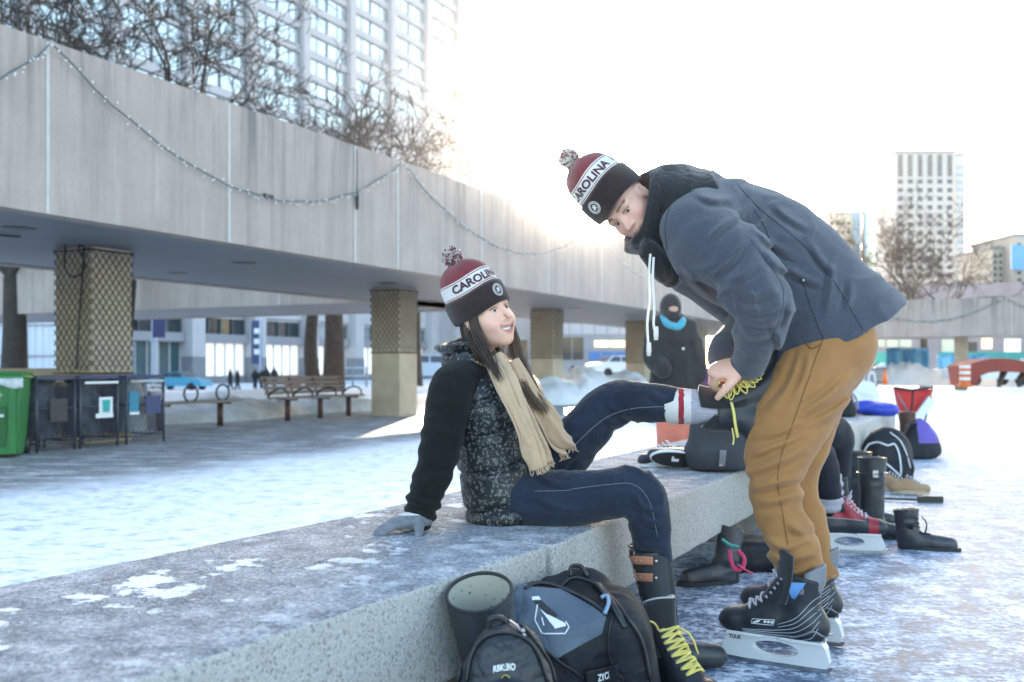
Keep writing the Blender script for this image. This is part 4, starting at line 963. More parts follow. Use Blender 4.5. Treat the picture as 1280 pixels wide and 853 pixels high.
# quilted vest, open down the front, stand-up collar
vt = S(); vt.loft(pel, wR, [-.088, -.06, .05, .18, .30, .38, .425], [.208, .212, .200, .190, .200, .180, .135], [.150, .152, .142, .142, .150, .130, .10], [.010, .012, .012, .015, .022, .005, -.015], .03, pw=2.3, rnd=.035)
vt.loft(pel-wup*.2, wR, [.1, .7], [.072, .055], [.3, .3], [.27, .27], .012, -1, pw=6, rnd=.01)
vt.chain([shR-wlt*.04+wup*.02, shR-wlt*.12, elR-wlt*.1], [.085, .09, .09], .015, -1)
vt.chain([shL+wlt*.04, shL+wlt*.15], [.085, .09], .015, -1)
qz = [-.03, .345]
def vt_d(X):
    z = (X-pel)@wup; lat = (X-pel)@wlt; d = .003*(vnoise(X*26)-.5)+.004*(ridges(X*11)-.5)
    for zq, wd_ in ((-.012, .012), (.115, .010), (.235, .010), (.345, .010)): d = d-.009*np.exp(-((z-zq-.012*np.sin(lat*9))/wd_)**2)
    return d
vt.disp = vt_d; vt.want_bvh = True
vto = vt.build('quilted_vest', m_vest, woman, .0045); bv = o_bvh[vto.name]
cl = S()
cl.loft(neckB-wup*.085, wR, [0, .05, .11, .165], [.135, .112, .106, .116], [.112, .100, .098, .110], [-.002, -.010, -.016, -.020], .02, pw=2, rnd=.015)
cl.loft(neckB-wup*.10, wR, [-.05, .06, .125, .28], [.10, .088, .084, .098], [.082, .076, .076, .090], [-.006, -.012, -.016, -.022], .012, -1, pw=2, rnd=.012)
cl.loft(neckB-wup*.2, wR, [0, .5], [.050, .105], [.2, .2], [.20, .185], .012, -1, pw=6, rnd=.01)
cl.disp = lambda X: .006*np.sin((X-neckB)@wup*95)+.008*(vnoise(X*20)-.5)
cl.build('stand_collar', m_vest, vto, .0045)
# zip edges of the vest
q = MB(); stitch(bv, [(652, 486), (657, 520), (659, 560), (660, 600), (661, 640), (661, 655)], .004, lift=.002, mb=q); q.build('zip_tape', m_vest_in, vto)
q = MB(); stitch(bv, [(552, 638), (590, 640), (630, 640), (660, 641)], .0012, mb=q); q.build('seam', m_vest_in, vto)

# scarf: loop round the neck and two long tails
q = MB(); rngs = random.Random(4)
for k in range(9):
    a0 = k*.72; rr = .070+.016*math.sin(k*1.9); zz = -.045+.0125*(k % 5)
    q.tube([neckB+wup*(zz+.012*math.sin(a*2+k)+.03*math.cos(a)*-1)+wlt*math.sin(a)*(rr)*1.02+wfw*(math.cos(a)*rr*.95+.012) for a in np.linspace(0, 2*math.pi, 30)], .017+.003*math.sin(k), 8, cap=False)
scarf = q.build('scarf', m_scarf, woman)
def tail(path, widths, name, y_off=0, folds=5, ph=0., th=.010, hang=None):
    g = spline([list(a) for a in path], 10); wd = np.interp(np.linspace(0, 1, len(g)), np.linspace(0, 1, len(widths)), widths); n = len(g); m_ = 36
    q = MB(); vv = []
    for j in range(n):
        tdir = unit(g[min(j+1, n-1)]-g[max(j-1, 0)]); sdv = unit(np.cross(tdir, wfw+A((0, -.35, .0)))); nv = np.cross(sdv, tdir); nv = nv*(1 if nv@A((.3, -1, .2)) > 0 else -1)
        for i in range(m_):
            u = i/(m_-1)*2-1; w_ = u+.18*math.sin(j*.11+ph)+.10*math.sin(j*.23+u*2+ph); dpt = .010*math.sin(w_*5.3+ph)+.008*math.sin(w_*9.1+ph*2.3+j*.05)*(.4+.6*math.sin(j*.13+ph)**2)+.003*math.sin(w_*21+j*.2)-.030*u*u
            vv.append(g[j]+sdv*u*wd[j]*.5+nv*dpt)
    q.add(vv, [(j*m_+i, j*m_+i+1, (j+1)*m_+i+1, (j+1)*m_+i) for j in range(n-1) for i in range(m_-1)], 0, True)
    last = vv[-m_:]; fr = MB()
    for i in range(0, m_): fr.tube([last[i], last[i]+A((rngs.gauss(.002, .004), -.002, -.010)), last[i]+A((rngs.gauss(.004, .005), -.003, -.017))], .0016, 4)
    o = q.build(name, m_scarf, scarf, solid=.006, off=0); fr.build('fringe', m_scarf, scarf); return o
tail([P(622, 444, 3.20), P(641, 478, 3.13), P(659, 520, 3.11), P(674, 556, 3.12), P(684, 581, 3.13)], [.065, .075, .082, .082, .078], 'scarf_tail', ph=.4)
tail([P(642, 450, 3.26), P(664, 484, 3.23), P(688, 520, 3.22), P(704, 545, 3.24), P(714, 556, 3.27)], [.07, .085, .09, .09, .09], 'scarf_tail', ph=2.2)

# hair
strands(woman, 'hair', m_hair, [[headW.w(-.070, .036, .03), headW.w(-.080, .024, -.03), P(609, 438, 3.19), P(617, 458, 3.13), P(624, 474, 3.11)],
                                [headW.w(-.070, .020, .03), headW.w(-.084, .010, -.04), P(605, 442, 3.20), P(613, 460, 3.14)],
                                [headW.w(-.070, -.01, .03), headW.w(-.080, -.02, -.05), P(599, 442, 3.24), P(603, 455, 3.26)],
                                [headW.w(-.06, -.05, .03), headW.w(-.066, -.05, -.07), P(594, 448, 3.30)]], 230, .0014, .0065, 3)
strands(woman, 'hair', m_hair_l, [[headW.w(.066, .03, .03), headW.w(.076, .03, -.05), P(652, 452, 3.33), P(667, 488, 3.25), P(682, 514, 3.20)],
                                  [headW.w(.068, .02, .03), headW.w(.080, .02, -.05), P(646, 458, 3.30), P(657, 486, 3.22), P(672, 510, 3.19)]], 170, .0014, .008, 5)
hatW = knit_hat(woman, P(603.5, 392, 3.305)-Vector((0, 0, 0)), (-.47, -.02, .88), (.71, -.68, .2), 1, [-R(22), R(163)], -R(2), 2, sc=.98)

# jeans
jn = S(); jn.ell(pel+A((0, 0, -.005)), (.125, .17, .105), [wfw, wlt, wup], .03)
jn.chain([hipR, A(P(700, 624, 3.26)), A(P(755, 618, 3.22)), kneeR, A(P(812, 660, 3.22)), A(P(817, 705, 3.25)), A(P(824, 752, 3.27))], [.105, .092, .080, .071, .066, .058, .045], .03)
jn.chain([hipL, A(P(706, 566, 3.49)), A(P(740, 528, 3.51)), kneeL, A(P(808, 503, 3.47)), A(P(836, 506, 3.43)), A(P(850, 508, 3.42))], [.105, .092, .078, .073, .067, .060, .056], .03)
def jn_d(X):
    a = np.clip(1-np.linalg.norm(X-kneeR, axis=1)/.15, 0, 1); c = np.clip(1-np.linalg.norm(X-kneeL-A((.0, 0, -.04)), axis=1)/.15, 0, 1); e = np.clip(1-np.linalg.norm(X-(hipL+A((.06, 0, .0))), axis=1)/.2, 0, 1)
    return fold_lines(X, JEAN_FOLDS, .009, 4.5)+.003*(ridges(X*13+1)-.5)+np.sqrt(a)*.014*(crease(X*A((26, 14, 9))+5)-.3)+np.sqrt(c)*.014*(crease(X*A((26, 14, 9))+8)-.3)+np.sqrt(e)*.016*(crease(X*A((12, 12, 20)))-.3)+.005*(crease(X*A((7, 12, 16)))-.3)
jn.disp = jn_d; jn.want_bvh = True
jno = jn.build('jeans', m_denim, woman, .0045); bj = o_bvh[jno.name]
q = MB(); stitch(bj, [(704, 572), (730, 545), (758, 522), (790, 511), (838, 508)], .0012, mb=q); q.build('outseam', m_thread_pale, jno); q = MB(); stitch(bj, [(668, 614), (690, 614), (712, 613)], .001, mb=q); q.build('pocket_edge', m_thread_pale, jno); q = MB(); stitch(bj, [(712, 612), (760, 606), (792, 606), (812, 628), (822, 672)], .0009, mb=q)
q.build('outseam', m_thread_pale, jno)
# sock on the raised leg
sk = S(); sd_ = unit(A(P(900, 510, 3.36))-A(P(840, 507, 3.43)))
sk.chain([A(P(822, 506.5, 3.45)), A(P(842, 507.5, 3.425)), A(P(862, 508.5, 3.405)), A(P(876, 509, 3.38)), A(P(890, 511, 3.365))], [.063, .062, .060, .054, .044], .02); sk.cut(A(P(836, 507, 3.43)), -sd_, .003)
sk.disp = lambda X: .0012*np.sin(np.arctan2((X-A(P(870, 508.5, 3.4)))[:, 1], (X-A(P(870, 508.5, 3.4)))[:, 2])*34)
def sock_m(X):
    px = 640+X[:, 0]/X[:, 1]*F; o = np.zeros(len(X)); o[px < 864] = 1; o[(px < 855) & (px > 848)] = 2; return o
sk.build('wool_sock', [m_sock, m_sockw, m_sockr], woman, .0035, matfn=sock_m)
# glove resting on the bench
gl = S(); wg = A(P(526, 650, 3.14)); wg[2] = max(wg[2], .522)
hand(gl, wg, (-.62, -.42, -.10), (-.15, -.15, 1), (.5, -.8, 0), [(.10, .16, .25), (.08, .16, .25), (.08, .18, .28), (.1, .2, .3)], .90, .05, (1.15, .1, .15), 1.35)
gl.chain([wrR+A((.004, 0, .005)), wg], [.043, .040], .015)
gl.disp = lambda X: .002*(vnoise(X*90)-.5)
def gl_m(X): return ((X[:, 2] > wg[2]+.012)).astype(int)
gl.build('fleece_glove', [m_glove, m_glovew], woman, .003, matfn=gl_m)
# tall boot on the grounded foot
m_boot = M('grey_rubber_boot', (.030, .033, .036), .38, .25, 6, .12, 60, spec=.5, col2=(.055, .060, .064))
m_strap = M('tan_leather_strap', (.46, .19, .11), .6, .12, 30, .2, 200)
m_brass = M('dull_buckle_metal', (.50, .47, .42), .3, .1, metal=1)
m_lining = M('spotted_lining', (.55, .56, .50), .8, .1)
m_sole = M('dark_sole_rubber', (.02, .021, .023), .6, .2)
def boot_sdf(top, ank, toe, r_top=.066, r_ank=.048):
    s = S(); top, ank, toe = A(top), A(ank), A(toe); fd = unit((toe-ank)*A((1, 1, 0))); heel = A((ank[0], ank[1], .032))-fd*.012
    s.chain([top, top*.5+ank*.5, ank], [r_top, (r_top+r_ank)*.5, r_ank], .03)
    s.chain([heel, heel+fd*.10+A((0, 0, .012)), A((toe[0], toe[1], .036))], [.040, .043, .036], .045)
    s.add(lambda X: .001-X[:, 2], .003, 0); s.cut(top, unit(top-ank), .004)
    return s, fd
bs, fdR = boot_sdf(P(812, 684, 3.24), P(830, 790, 3.27), P(895, 824, 3.30), .069, .050)
bs.disp = lambda X: .004*(ridges(X*A((14, 14, 26)))-.5)*np.clip(1-np.abs(X[:, 2]-.13)/.1, 0, 1); bs.want_bvh = True
bo = bs.build('tall_boot', m_boot, woman, .004); bb_ = o_bvh[bo.name]
for y0 in (694, 715):
    q = MB(); patch(bb_, [(782, y0), (816, y0+1.5), (816, y0+12), (782, y0+10)], 3, .0045, q); o = q.build('strap', m_strap, bo, solid=.003)
    q = MB()
    for x in (796, 802): q.ball(hit(bb_, x, y0+6, .006), .0028, 5)
    q.tube([hit(bb_, 793.5, y0-2, .008), hit(bb_, 793.5, y0+13, .008)], .0016, 5); q.ball(hit(bb_, 819.5, y0+7, .004), .0065, 6); q.build('buckle', m_brass, bo)
q = MB(); patch(bb_, [(784, 686), (806, 686), (806, 760), (786, 740)], 4, .002, q); q.build('shaft_gusset', m_sole, bo, solid=.002)
q = MB(); q.tube([A(P(812, 684, 3.24))+unit(A(P(812, 684, 3.24))-A(P(830, 790, 3.27)))*.001+A((math.cos(a), math.sin(a), -.05*math.cos(a)))*.068 for a in np.linspace(0, 2*math.pi, 26)], .0035, 6, cap=False); q.build('top_binding', m_sole, bo)

# ------------------------------------------------------------------ the man bending over her skate
man = thing('person', 'man in a grey wool coat and tan trousers bending to tie the womans skate', 'person', (1.0, 3.42, 0))
O = A((1.14, 3.46, 1.07)); mup = unit((-.70, 0, .714)); mfw = unit((-.714, 0, -.70)); mlt = A((0, -1., 0)); mR = np.array([mlt, mfw, mup])
headM = Head(P(786, 258, 3.36), (-.33, -.72, -.61), (-.74, .10, .66), 1.03)
shl, ell_, wrl = A(P(872, 288, 3.24)), A(P(957, 381, 3.13)), A(P(934, 456, 3.27)); shr, elr, wrr = A((.62, 3.67, 1.43)), A((.90, 3.80, 1.20)), A(P(905, 450, 3.50))
hl, kl, al = A((1.09, 3.36, 1.04)), A(P(974, 597, 3.33)), A(P(1001, 716, 3.35)); hr, kr, ar = A((1.15, 3.60, 1.03)), A(P(986, 598, 3.58)), A(P(1024, 716, 3.58))
mb_ = S(); neckM = O+mup*.70+mfw*-.03
mb_.chain([O, O+mup*.22-mfw*.02, O+mup*.45, neckM], [.13, .12, .14, .08], .05, sq=(mfw, .8))
mb_.chain([neckM-mup*.04, neckM+mup*.05, headM.w(0, -.03, -.06)], [.07, .06, .058], .03)
for h_, k_, a_ in ((hl, kl, al), (hr, kr, ar)): mb_.chain([h_, k_, a_, a_+A((-.005, .0, -.09)), a_+A((-.10, .06, -.125))], [.10, .062, .045, .034, .022], .03)
for s_, e_, w_ in ((shl, ell_, wrl), (shr, elr, wrr)): mb_.chain([neckM-mup*.08, s_, e_, w_], [.06, .06, .042, .030], .03)
headM.sdf(mb_, 0, False)
hd = unit(A(P(889, 457, 3.30))-A(P(934, 455, 3.27)))
hand(mb_, A(P(932, 456, 3.27)), unit(hd+A((0, .0, -.18))), (-.25, -.62, .75), (-.25, -.75, -.55), [(.95, 1.15, .55), (.9, 1.2, .6), (.85, 1.2, .6), (.85, 1.2, .6)], 1.06, .04, (.75, .5, .5), 1.12)
hand(mb_, wrr, (-.2, -.55, -.55), (-.6, -.1, .6), (-.2, -.6, .3), (.9, 1.0, .5), 1.04, .04, (.6, .3, .4), 1.05)
mb_.build('body', m_skin, man, .0032, col=lambda X: headM.tint(X, SKIN_M, 0, (.10, .07, .05), .55))
headM.eyes(man, m_irisg, unit(A((0, 0, 1.))-headM.c))
hatM = knit_hat(man, headM.w(0, .004, .030), (-.76, .06, .64), headM.R[1]+A((0, 0, .02)), 1, [R(22), R(164)], -R(4), 5, sc=1.03, cuff_h=.084)

ct = S(); ct.loft(O, mR, [-.07, .05, .15, .30, .44, .56, .66, .73], [.215, .215, .208, .195, .205, .205, .175, .10], [.262, .252, .238, .212, .222, .205, .165, .09], [.0, -.003, -.008, -.036, -.012, .015, .03, .03], .03, pw=2.25, rnd=.04)
ct.cut(O+mup*.030, mup*-1+mfw*.27, .006)
ct.chain([O+mup*.62-mlt*-.10, shl, A(P(923, 328, 3.17)), ell_+A((-.02, 0, .03))], [.115, .116, .098, .082], .045, n=4)
ct.chain([A(P(940, 350, 3.14)), ell_, A(P(947, 420, 3.19)), A(P(936, 452, 3.265))], [.090, .080, .066, .054], .03, n=4)
ct.chain([O+mup*.62+mlt*-.10, shr, elr, A(P(912, 436, 3.52)), A(P(906, 446, 3.51))], [.11, .12, .09, .066, .056], .045)
def ct_d(X):
    e1 = np.clip(1-np.linalg.norm(X-ell_, axis=1)/.17, 0, 1); e2 = np.clip(1-np.linalg.norm(X-A(P(905, 335, 3.15)), axis=1)/.17, 0, 1); hz = (X-O)@mup; hy = (X-O)@mfw
    e3 = np.clip(1-np.linalg.norm(X-A(P(958, 300, 3.25)), axis=1)/.2, 0, 1); e4 = np.clip(1-np.linalg.norm(X-A(P(880, 365, 3.3)), axis=1)/.22, 0, 1)
    u = X@unit((.75, 0, .65)); v = X@unit((-.65, 0, .75))
    d = .004*(ridges(X*7+2)-.5)+.010*(vnoise(X*4.5)-.5)
    e1, e2, e3, e4 = [np.sqrt(e) for e in (e1, e2, e3, e4)]; jw = vnoise(X*9)*1.4
    d = d+e1*.030*(crease(np.c_[u*20+jw, X[:, 1]*5, v*5])-.3)+e2*.026*(crease(np.c_[v*17+jw, X[:, 1]*5, u*4]+4)-.3)+e3*.026*(crease(np.c_[v*15+jw, X[:, 1]*4, u*4]+9)-.3)+e4*.030*(crease(np.c_[u*12+jw, X[:, 1]*4, v*4]+1)-.3)+.010*(crease(np.c_[v*9+jw, X[:, 1]*3, u*2.5]+6)-.3)
    d = d+fold_lines(X, COAT_FOLDS, .0115, 5.0)*(X[:, 1] < 3.5)
    return d
ct.disp = ct_d; ct.want_bvh = True
cto = ct.build('wool_coat', m_wool, man, .0052); bc = o_bvh[cto.name]
q = MB()
stitch(bc, [(922, 232), (950, 262), (985, 290), (1015, 318), (1042, 352), (1062, 385), (1078, 412)], .0014, mb=q)
stitch(bc, [(1003, 352), (1012, 380), (1024, 412), (1030, 424)], .0012, mb=q); stitch(bc, [(942, 262), (956, 285), (966, 310), (978, 322), (998, 328)], .0012, mb=q)
stitch(bc, [(868, 232), (842, 252), (832, 280), (834, 312)], .0013, mb=q)
stitch(bc, [(895, 346), (905, 330), (925, 310)], .0010, mb=q); stitch(bc, [(938, 300), (962, 332), (978, 360), (976, 392), (962, 432)], .0009, mb=q)
q.build('seam', m_thread, cto)
q = MB(); q.ball(hit(bc, 1004, 350, .003), .0055, 6, sc=(1, 1, 1)); q.build('button', m_brass, cto)
q = MB(); ax_ = A(P(947, 420, 3.19))-A(P(936, 452, 3.265))
for k_ in range(3): q.tube(ring_pts(A(P(935.5, 453.5, 3.268))-unit(ax_)*(.004+.010*k_), ax_, .050-.003*k_), .0085, 8, cap=False)
q.build('cuff_band', m_hood, cto)
q = MB(); q.lathe([(.052, -.035), (.060, -.012), (.062, .012)], (0, 0, 0), 24, M=Matrix.Identity(3), cap=False)
ax_ = Vector(unit(A(P(920, 420, 3.6))-A(P(903, 449, 3.50)))); Mx = ax_.to_track_quat('Z', 'Y').to_matrix(); q.v = [tuple(Mx @ Vector(v)+Vector(P(906, 446, 3.51))) for v in q.v]; q.build('cuff_band', m_hood, cto)
# coat collar
cc_ = O+mup*.67+mfw*.035
q = MB(); q.grid(lambda u, v: Vector(cc_+mup*(.0+.075*v)+mlt*math.sin(u*4.6-2.3)*(.155-.02*v+.012*math.sin(v*3.14))-mfw*math.cos(u*4.6-2.3)*(.150-.015*v)), 40, 6); q.build('collar', m_wool, cto, solid=.012)
# hoodie hood bunched round the neck
hoodc = S(); nx = unit((-.98, 0, .16)); e1_ = unit((.16, 0, .98)); e2_ = A((0, -1., 0)); nb = A(P(858, 270, 3.42))
HR = np.array([e2_, e1_, nx])
hoodc.loft(nb, HR, [-.06, .0, .05, .12, .178], [.205, .205, .205, .200, .192], [.150, .152, .150, .146, .142], [-.005, .0, -.004, -.008, -.010], .03, pw=2.2, rnd=.018)
hoodc.chain([A(P(838, 224, 3.36)), A(P(862, 222, 3.44)), A(P(838, 224, 3.54))], [.034, .04, .034], .05)
hoodc.chain([A(P(812, 312, 3.27)), A(P(824, 334, 3.30)), A(P(838, 348, 3.38))], [.030, .034, .034], .03)
hoodc.loft(nb, HR, [.03, .08, .178, .28], [.12, .165, .171, .178], [.09, .115, .122, .13], [-.006, -.008, -.008, -.010], .02, -1, pw=2.1, rnd=.01)
hoodc.disp = lambda X: .014*(ridges(np.c_[X@nx*17, X@e1_*5, X@e2_*5])-.5)+.008*(vnoise(X*14)-.5); hoodc.want_bvh = True
hoodc.build('hoodie_hood', m_hood, man, .0045)
m_cord = fabric('white_drawcord', (.74, .70, .64), weave=300)
for pts in ([(813, 318, 3.24), (811, 345, 3.22), (812, 375, 3.215), (809, 405, 3.21), (811, 440, 3.21)], [(817, 322, 3.23), (816, 350, 3.21), (818, 385, 3.2), (817, 405, 3.2), (820, 420, 3.2)]):
    g = [P(*p) for p in pts]; q = MB(); q.tube(spline([list(p) for p in g], 6), .0042, 7); q.tube([g[-1]+Vector((0, 0, .03)), g[-1]+Vector((0, 0, .005)), g[-1]-Vector((0, 0, .014))], [.007, .0085, .0065], 8); q.build('drawcord', m_cord, man)
# trousers
tr = S(); tr.ell(A((1.12, 3.47, 1.09)), (.125, .20, .17), None, .04)
tr.chain([hl+A((-.005, 0, .03)), A(P(1024, 455, 3.35)), A(P(1003, 500, 3.34)), A(P(981, 550, 3.33)), A(P(971, 600, 3.33)), A(P(980, 650, 3.335)), A(P(992, 692, 3.345)), A(P(999, 722, 3.35))],
         [.128, .130, .128, .116, .088, .074, .074, .080], .04, sq=((0, 1, 0), .86), n=4)
tr.chain([hr, A(P(1020, 470, 3.59)), A(P(1002, 530, 3.59)), A(P(990, 600, 3.58)), A(P(1004, 655, 3.58)), A(P(1018, 700, 3.58)), A(P(1020, 722, 3.58))],
         [.125, .125, .11, .086, .071, .071, .077], .03, sq=((0, 1, 0), .86), n=4)
tr.cut((.97, 3.4, .268), (-.75, .0, -1), .01); tr.cut((0, 0, .245), (0, 0, -1), .01)
def tr_d(X):
    kk = np.clip(1-np.abs(X[:, 2]-.62)/.18, 0, 1); aa = np.clip(1-np.abs(X[:, 2]-.38)/.14, 0, 1); hh_ = np.clip(1-np.abs(X[:, 2]-.92)/.2, 0, 1)
    u = X@unit((.55, 0, 1)); v = X@unit((-.5, 0, 1)); j = vnoise(X*6)
    return fold_lines(X, TROUSER_FOLDS, .014, 5.5)*(X[:, 1] < 3.5)+.006*(ridges(X*6)-.5)+np.sqrt(kk)*.022*(crease(np.c_[X[:, 0]*4, X[:, 1]*5, v*13+j*.6])-.3)+np.sqrt(aa)*.026*(crease(np.c_[X[:, 0]*5+7, X[:, 1]*5, u*13+j*.6])-.3)+np.sqrt(hh_)*.018*(crease(np.c_[v*9+j, X[:, 1]*4, u*3.5])-.3)
tr.disp = tr_d; tr.want_bvh = True
tro = tr.build('trousers', m_tan, man, .005); bt = o_bvh[tro.name]
q = MB(); stitch(bt, [(1029, 424), (1018, 452), (1004, 492), (990, 532), (978, 565), (972, 600), (978, 640), (986, 690)], .0016, mb=q); q.build('outseam', m_thread_tan, tro); q = MB(); stitch(bt, [(1024, 432), (1014, 436), (1006, 428)], .0026, mb=q)
q.build('pocket_edge', m_thread_tan, tro)
# ================================================================== things in the background
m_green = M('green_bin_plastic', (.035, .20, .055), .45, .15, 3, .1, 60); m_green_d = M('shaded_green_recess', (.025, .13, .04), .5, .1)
m_white_pl = M('white_plastic', (.72, .74, .76), .5, .05); m_label = M('white_sticker', (.78, .79, .80), .5, .03)
m_clear = M('crumpled_clear_liner', (.62, .68, .70), .25, .2, 20, .6, 30, spec=.7, dist=.02)
m_mesh = M('dark_cage_steel', (.085, .088, .115), .5, .2, metal=.4); m_navy = M('navy_plate', (.035, .050, .14), .5, .1)
m_rust = M('rust_brown_steel', (.075, .035, .028), .6, .25); m_slat = M('weathered_grey_slats', (.26, .205, .175), .8, .25, 5, .4, 60, stretch=(1, 6, 6))
m_snow = M('trodden_snow', (.74, .78, .84), .85, .12, 3, .8, 16, dist=.05, col2=(.86, .89, .93)); m_snow_d = M('grubby_snow', (.50, .49, .48), .9, .3, 2.4, .9, 14, dist=.06, col2=(.82, .83, .86))
m_post = M('pale_blue_lamp_paint', (.42, .50, .60), .5, .1)
def DB(o, s, n, z): return Vector(o)+D*s+NIN*n+Vector((0, 0, z))
az = math.atan2(D.y, D.x)

# low concrete planter behind the bins
q = MB(); q.rbox((-6.85, 13.6, .48), (2.6, .5, .96), .05, .02); tag(q.build('planter_wall', m_pillar), 'low buff concrete wall standing behind the green bin and the recycling cages', 'low wall')
# green wheeled bin
g0 = Vector((-5.66, 10.95, 0)); gb = thing('wheeled_bin', 'green wheeled bin with a white liner hanging over its rim', 'bin', g0)
q = MB(); rz = .30; Mg = Matrix.Rotation(rz, 3, 'Z')
def G(x, y, z): return g0+Mg @ Vector((x, y, z))
lo = [(-.24, -.26), (.24, -.26), (.24, .26), (-.24, .26)]; hi = [(-.29, -.31), (.29, -.31), (.29, .31), (-.29, .31)]
vv = [G(x, y, .04) for x, y in lo]+[G(x, y, .86) for x, y in hi]
q.add(vv, [(3, 2, 1, 0), (4, 5, 6, 7), (0, 1, 5, 4), (1, 2, 6, 5), (2, 3, 7, 6), (3, 0, 4, 7)])
q.rbox(G(0, 0, .875), (.64, .68, .05), rz, .015)
for x in (-.2, .2): q.add([G(x+dx, y, z) for z, y in ((.05, -.285), (.84, -.335)) for dx in (-.035, .035)]+[G(x+dx, y, z) for z, y in ((.05, -.25), (.84, -.30)) for dx in (-.035, .035)], [(0, 1, 3, 2), (0, 2, 6, 4), (1, 5, 7, 3), (2, 3, 7, 6)])
q.build('bin_body', m_green, gb)
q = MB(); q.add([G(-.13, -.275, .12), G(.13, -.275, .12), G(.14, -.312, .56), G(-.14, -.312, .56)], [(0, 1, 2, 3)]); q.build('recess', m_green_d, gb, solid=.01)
q = MB(); q.box(G(0, -.325, .46), (.24, .02, .03), rz); q.build('grab_bar', m_white_pl, gb)
q = MB()
text_on(lambda x, y: G(-.10+x, -.318-(y*.05), .665+y), 'TORONTO', .035, q, 0, .03, .20); q.build('lettering', m_label, gb); q = MB(); text_on(lambda x, y: G(-.08+x, -.315, .615+y), 'RECYCLE', .028, q, 0, .03, .16); q.build('lettering', m_label, gb)
q = MB(); q.grid(lambda u, v: G(-.31+.62*u, -.345-.012*math.sin(u*23)-.02*math.sin(v*3), .865-v*(.09+.03*math.sin(u*9))), 30, 6); q.build('bag_liner', m_clear, gb, solid=.004)
q = MB(); q.rbox(G(0, 0, .915), (.62, .66, .035), rz, .015); q.build('lid', m_green, gb)
for sx in (-.25, .25):
    q = MB(); q.lathe([(.02, -.03), (.09, -.03), (.10, 0), (.09, .03), (.02, .03)], G(sx, .28, .1), 14, M=Mg @ Matrix.Rotation(R(90), 3, 'Y')); q.build('wheel', m_black_metal, gb)

# expanded-metal recycling cages
rngc = random.Random(3)
cage_o = Vector((-5.42, 11.35, 0))
cages = [(0.0, .52, 'recycling cage with a dark blank plate next to the green bin', 0), (.60, .56, 'recycling cage with a white and teal sign in the middle of the row', 1), (1.30, .62, 'recycling cage with a navy plate and white lettering at the right end of the row', 2)]
for s0, wd_, lab, kind in cages:
    root = thing('recycling_cage', lab, 'recycling bin', DB(cage_o, s0, 0, 0), 'mesh recycling cages'); dp = .62; ht = .84
    q = MB(); cs = [(0, 0), (wd_, 0), (wd_, dp), (0, dp)]
    for a, c in cs: q.tube([DB(cage_o, s0+a, c, 0), DB(cage_o, s0+a, c, ht)], .016, 6)
    for z in (.10, .5, ht):
        for i in range(4):
            a, c = cs[i], cs[(i+1) % 4]; q.tube([DB(cage_o, s0+a[0], a[1], z), DB(cage_o, s0+c[0], c[1], z)], .012, 5)
    q.build('frame', m_mesh, root)
    q = MB()
    for (a, c) in ((cs[0], cs[1]), (cs[3], cs[0]), (cs[1], cs[2]), (cs[2], cs[3])):
        ln = math.hypot(c[0]-a[0], c[1]-a[1]); p = .045
        for sg in (-1, 1):
            for k in range(-30, 60):
                pts = []
                for tt in np.linspace(0, ln, 9):
                    z = .12+k*p*1.3+sg*tt*1.6
                    if .1 <= z <= ht: pts.append(DB(cage_o, s0+a[0]+(c[0]-a[0])*tt/ln, a[1]+(c[1]-a[1])*tt/ln, z))
                if len(pts) > 1: q.tube(pts, .0045, 3, cap=False)
    q.build('wire_mesh', m_mesh, root)
    q = MB(); z0 = .14
    bag = [(.03, z0), (.24, z0+.02), (.27, .36), (.24, .62), (.15, .75), (.26, .81), (.27, .838)]
    q.lathe([(r*(.9+.1*math.sin(i*2.3)), z) for i, (r, z) in enumerate(bag)], DB(cage_o, s0+wd_/2, dp/2, 0), 18, sx=wd_/.6)
    q.build('bin_liner', M('dark_bin_liner', (.06, .065, .075), .35, .5, 8, .8, 12, col2=(.30, .32, .36), dist=.05) if kind != 2 else m_clear, root)
    q = MB(); q.rbox(DB(cage_o, s0+wd_/2, dp/2, ht+.02), (wd_+.02, dp+.02, .035), az, .01); q.build('lid', m_navy if kind else m_mesh, root)
    def pl(s_, z0_, z1_, w_, mt, nm, dn=-.02):
        z0_, z1_ = z0_*.9, z1_*.9
        q = MB(); q.box(DB(cage_o, s0+s_, dn, (z0_+z1_)/2), (w_, .012, z1_-z0_), az); return q.build(nm, mt, root)
    if kind == 0: pl(.28, .38, .68, .24, m_black_metal, 'plate')
    if kind == 1:
        pl(.36, .45, .68, .20, m_label, 'sign_plate'); pl(.34, .40, .46, .26, m_label, 'sign_plate'); q = MB(); q.prism([(-.05, .0), (.05, 0), (.06, .15), (-.06, .15)], DB(cage_o, s0+.36, -.03, .43), D, (0, 0, 1), 0, .004); q.build('cup_symbol', M('teal_print', (.02, .36, .36), .5, .05), root)
        pl(.3, .865, .895, .5, m_label, 'rim_strip')
    if kind == 2:
        pl(.10, .46, .74, .15, M('blue_green_print', (.02, .20, .32), .5, .1), 'sign_plate'); pl(.11, .42, .455, .15, m_label, 'sign_plate'); pl(.42, .42, .68, .26, m_navy, 'plate')
        q = MB()
        for r_ in (0, 1):
            q = MB(); text_on(lambda x, y: DB(cage_o, s0+.31+x, -.03, .72-r_*.055+y), ('RECYCLING', 'TORONTO')[r_], .04, q, 0, .03, .24); q.build('lettering', m_label, root); pl(.33, .875, .905, .56, m_label, 'rim_strip')

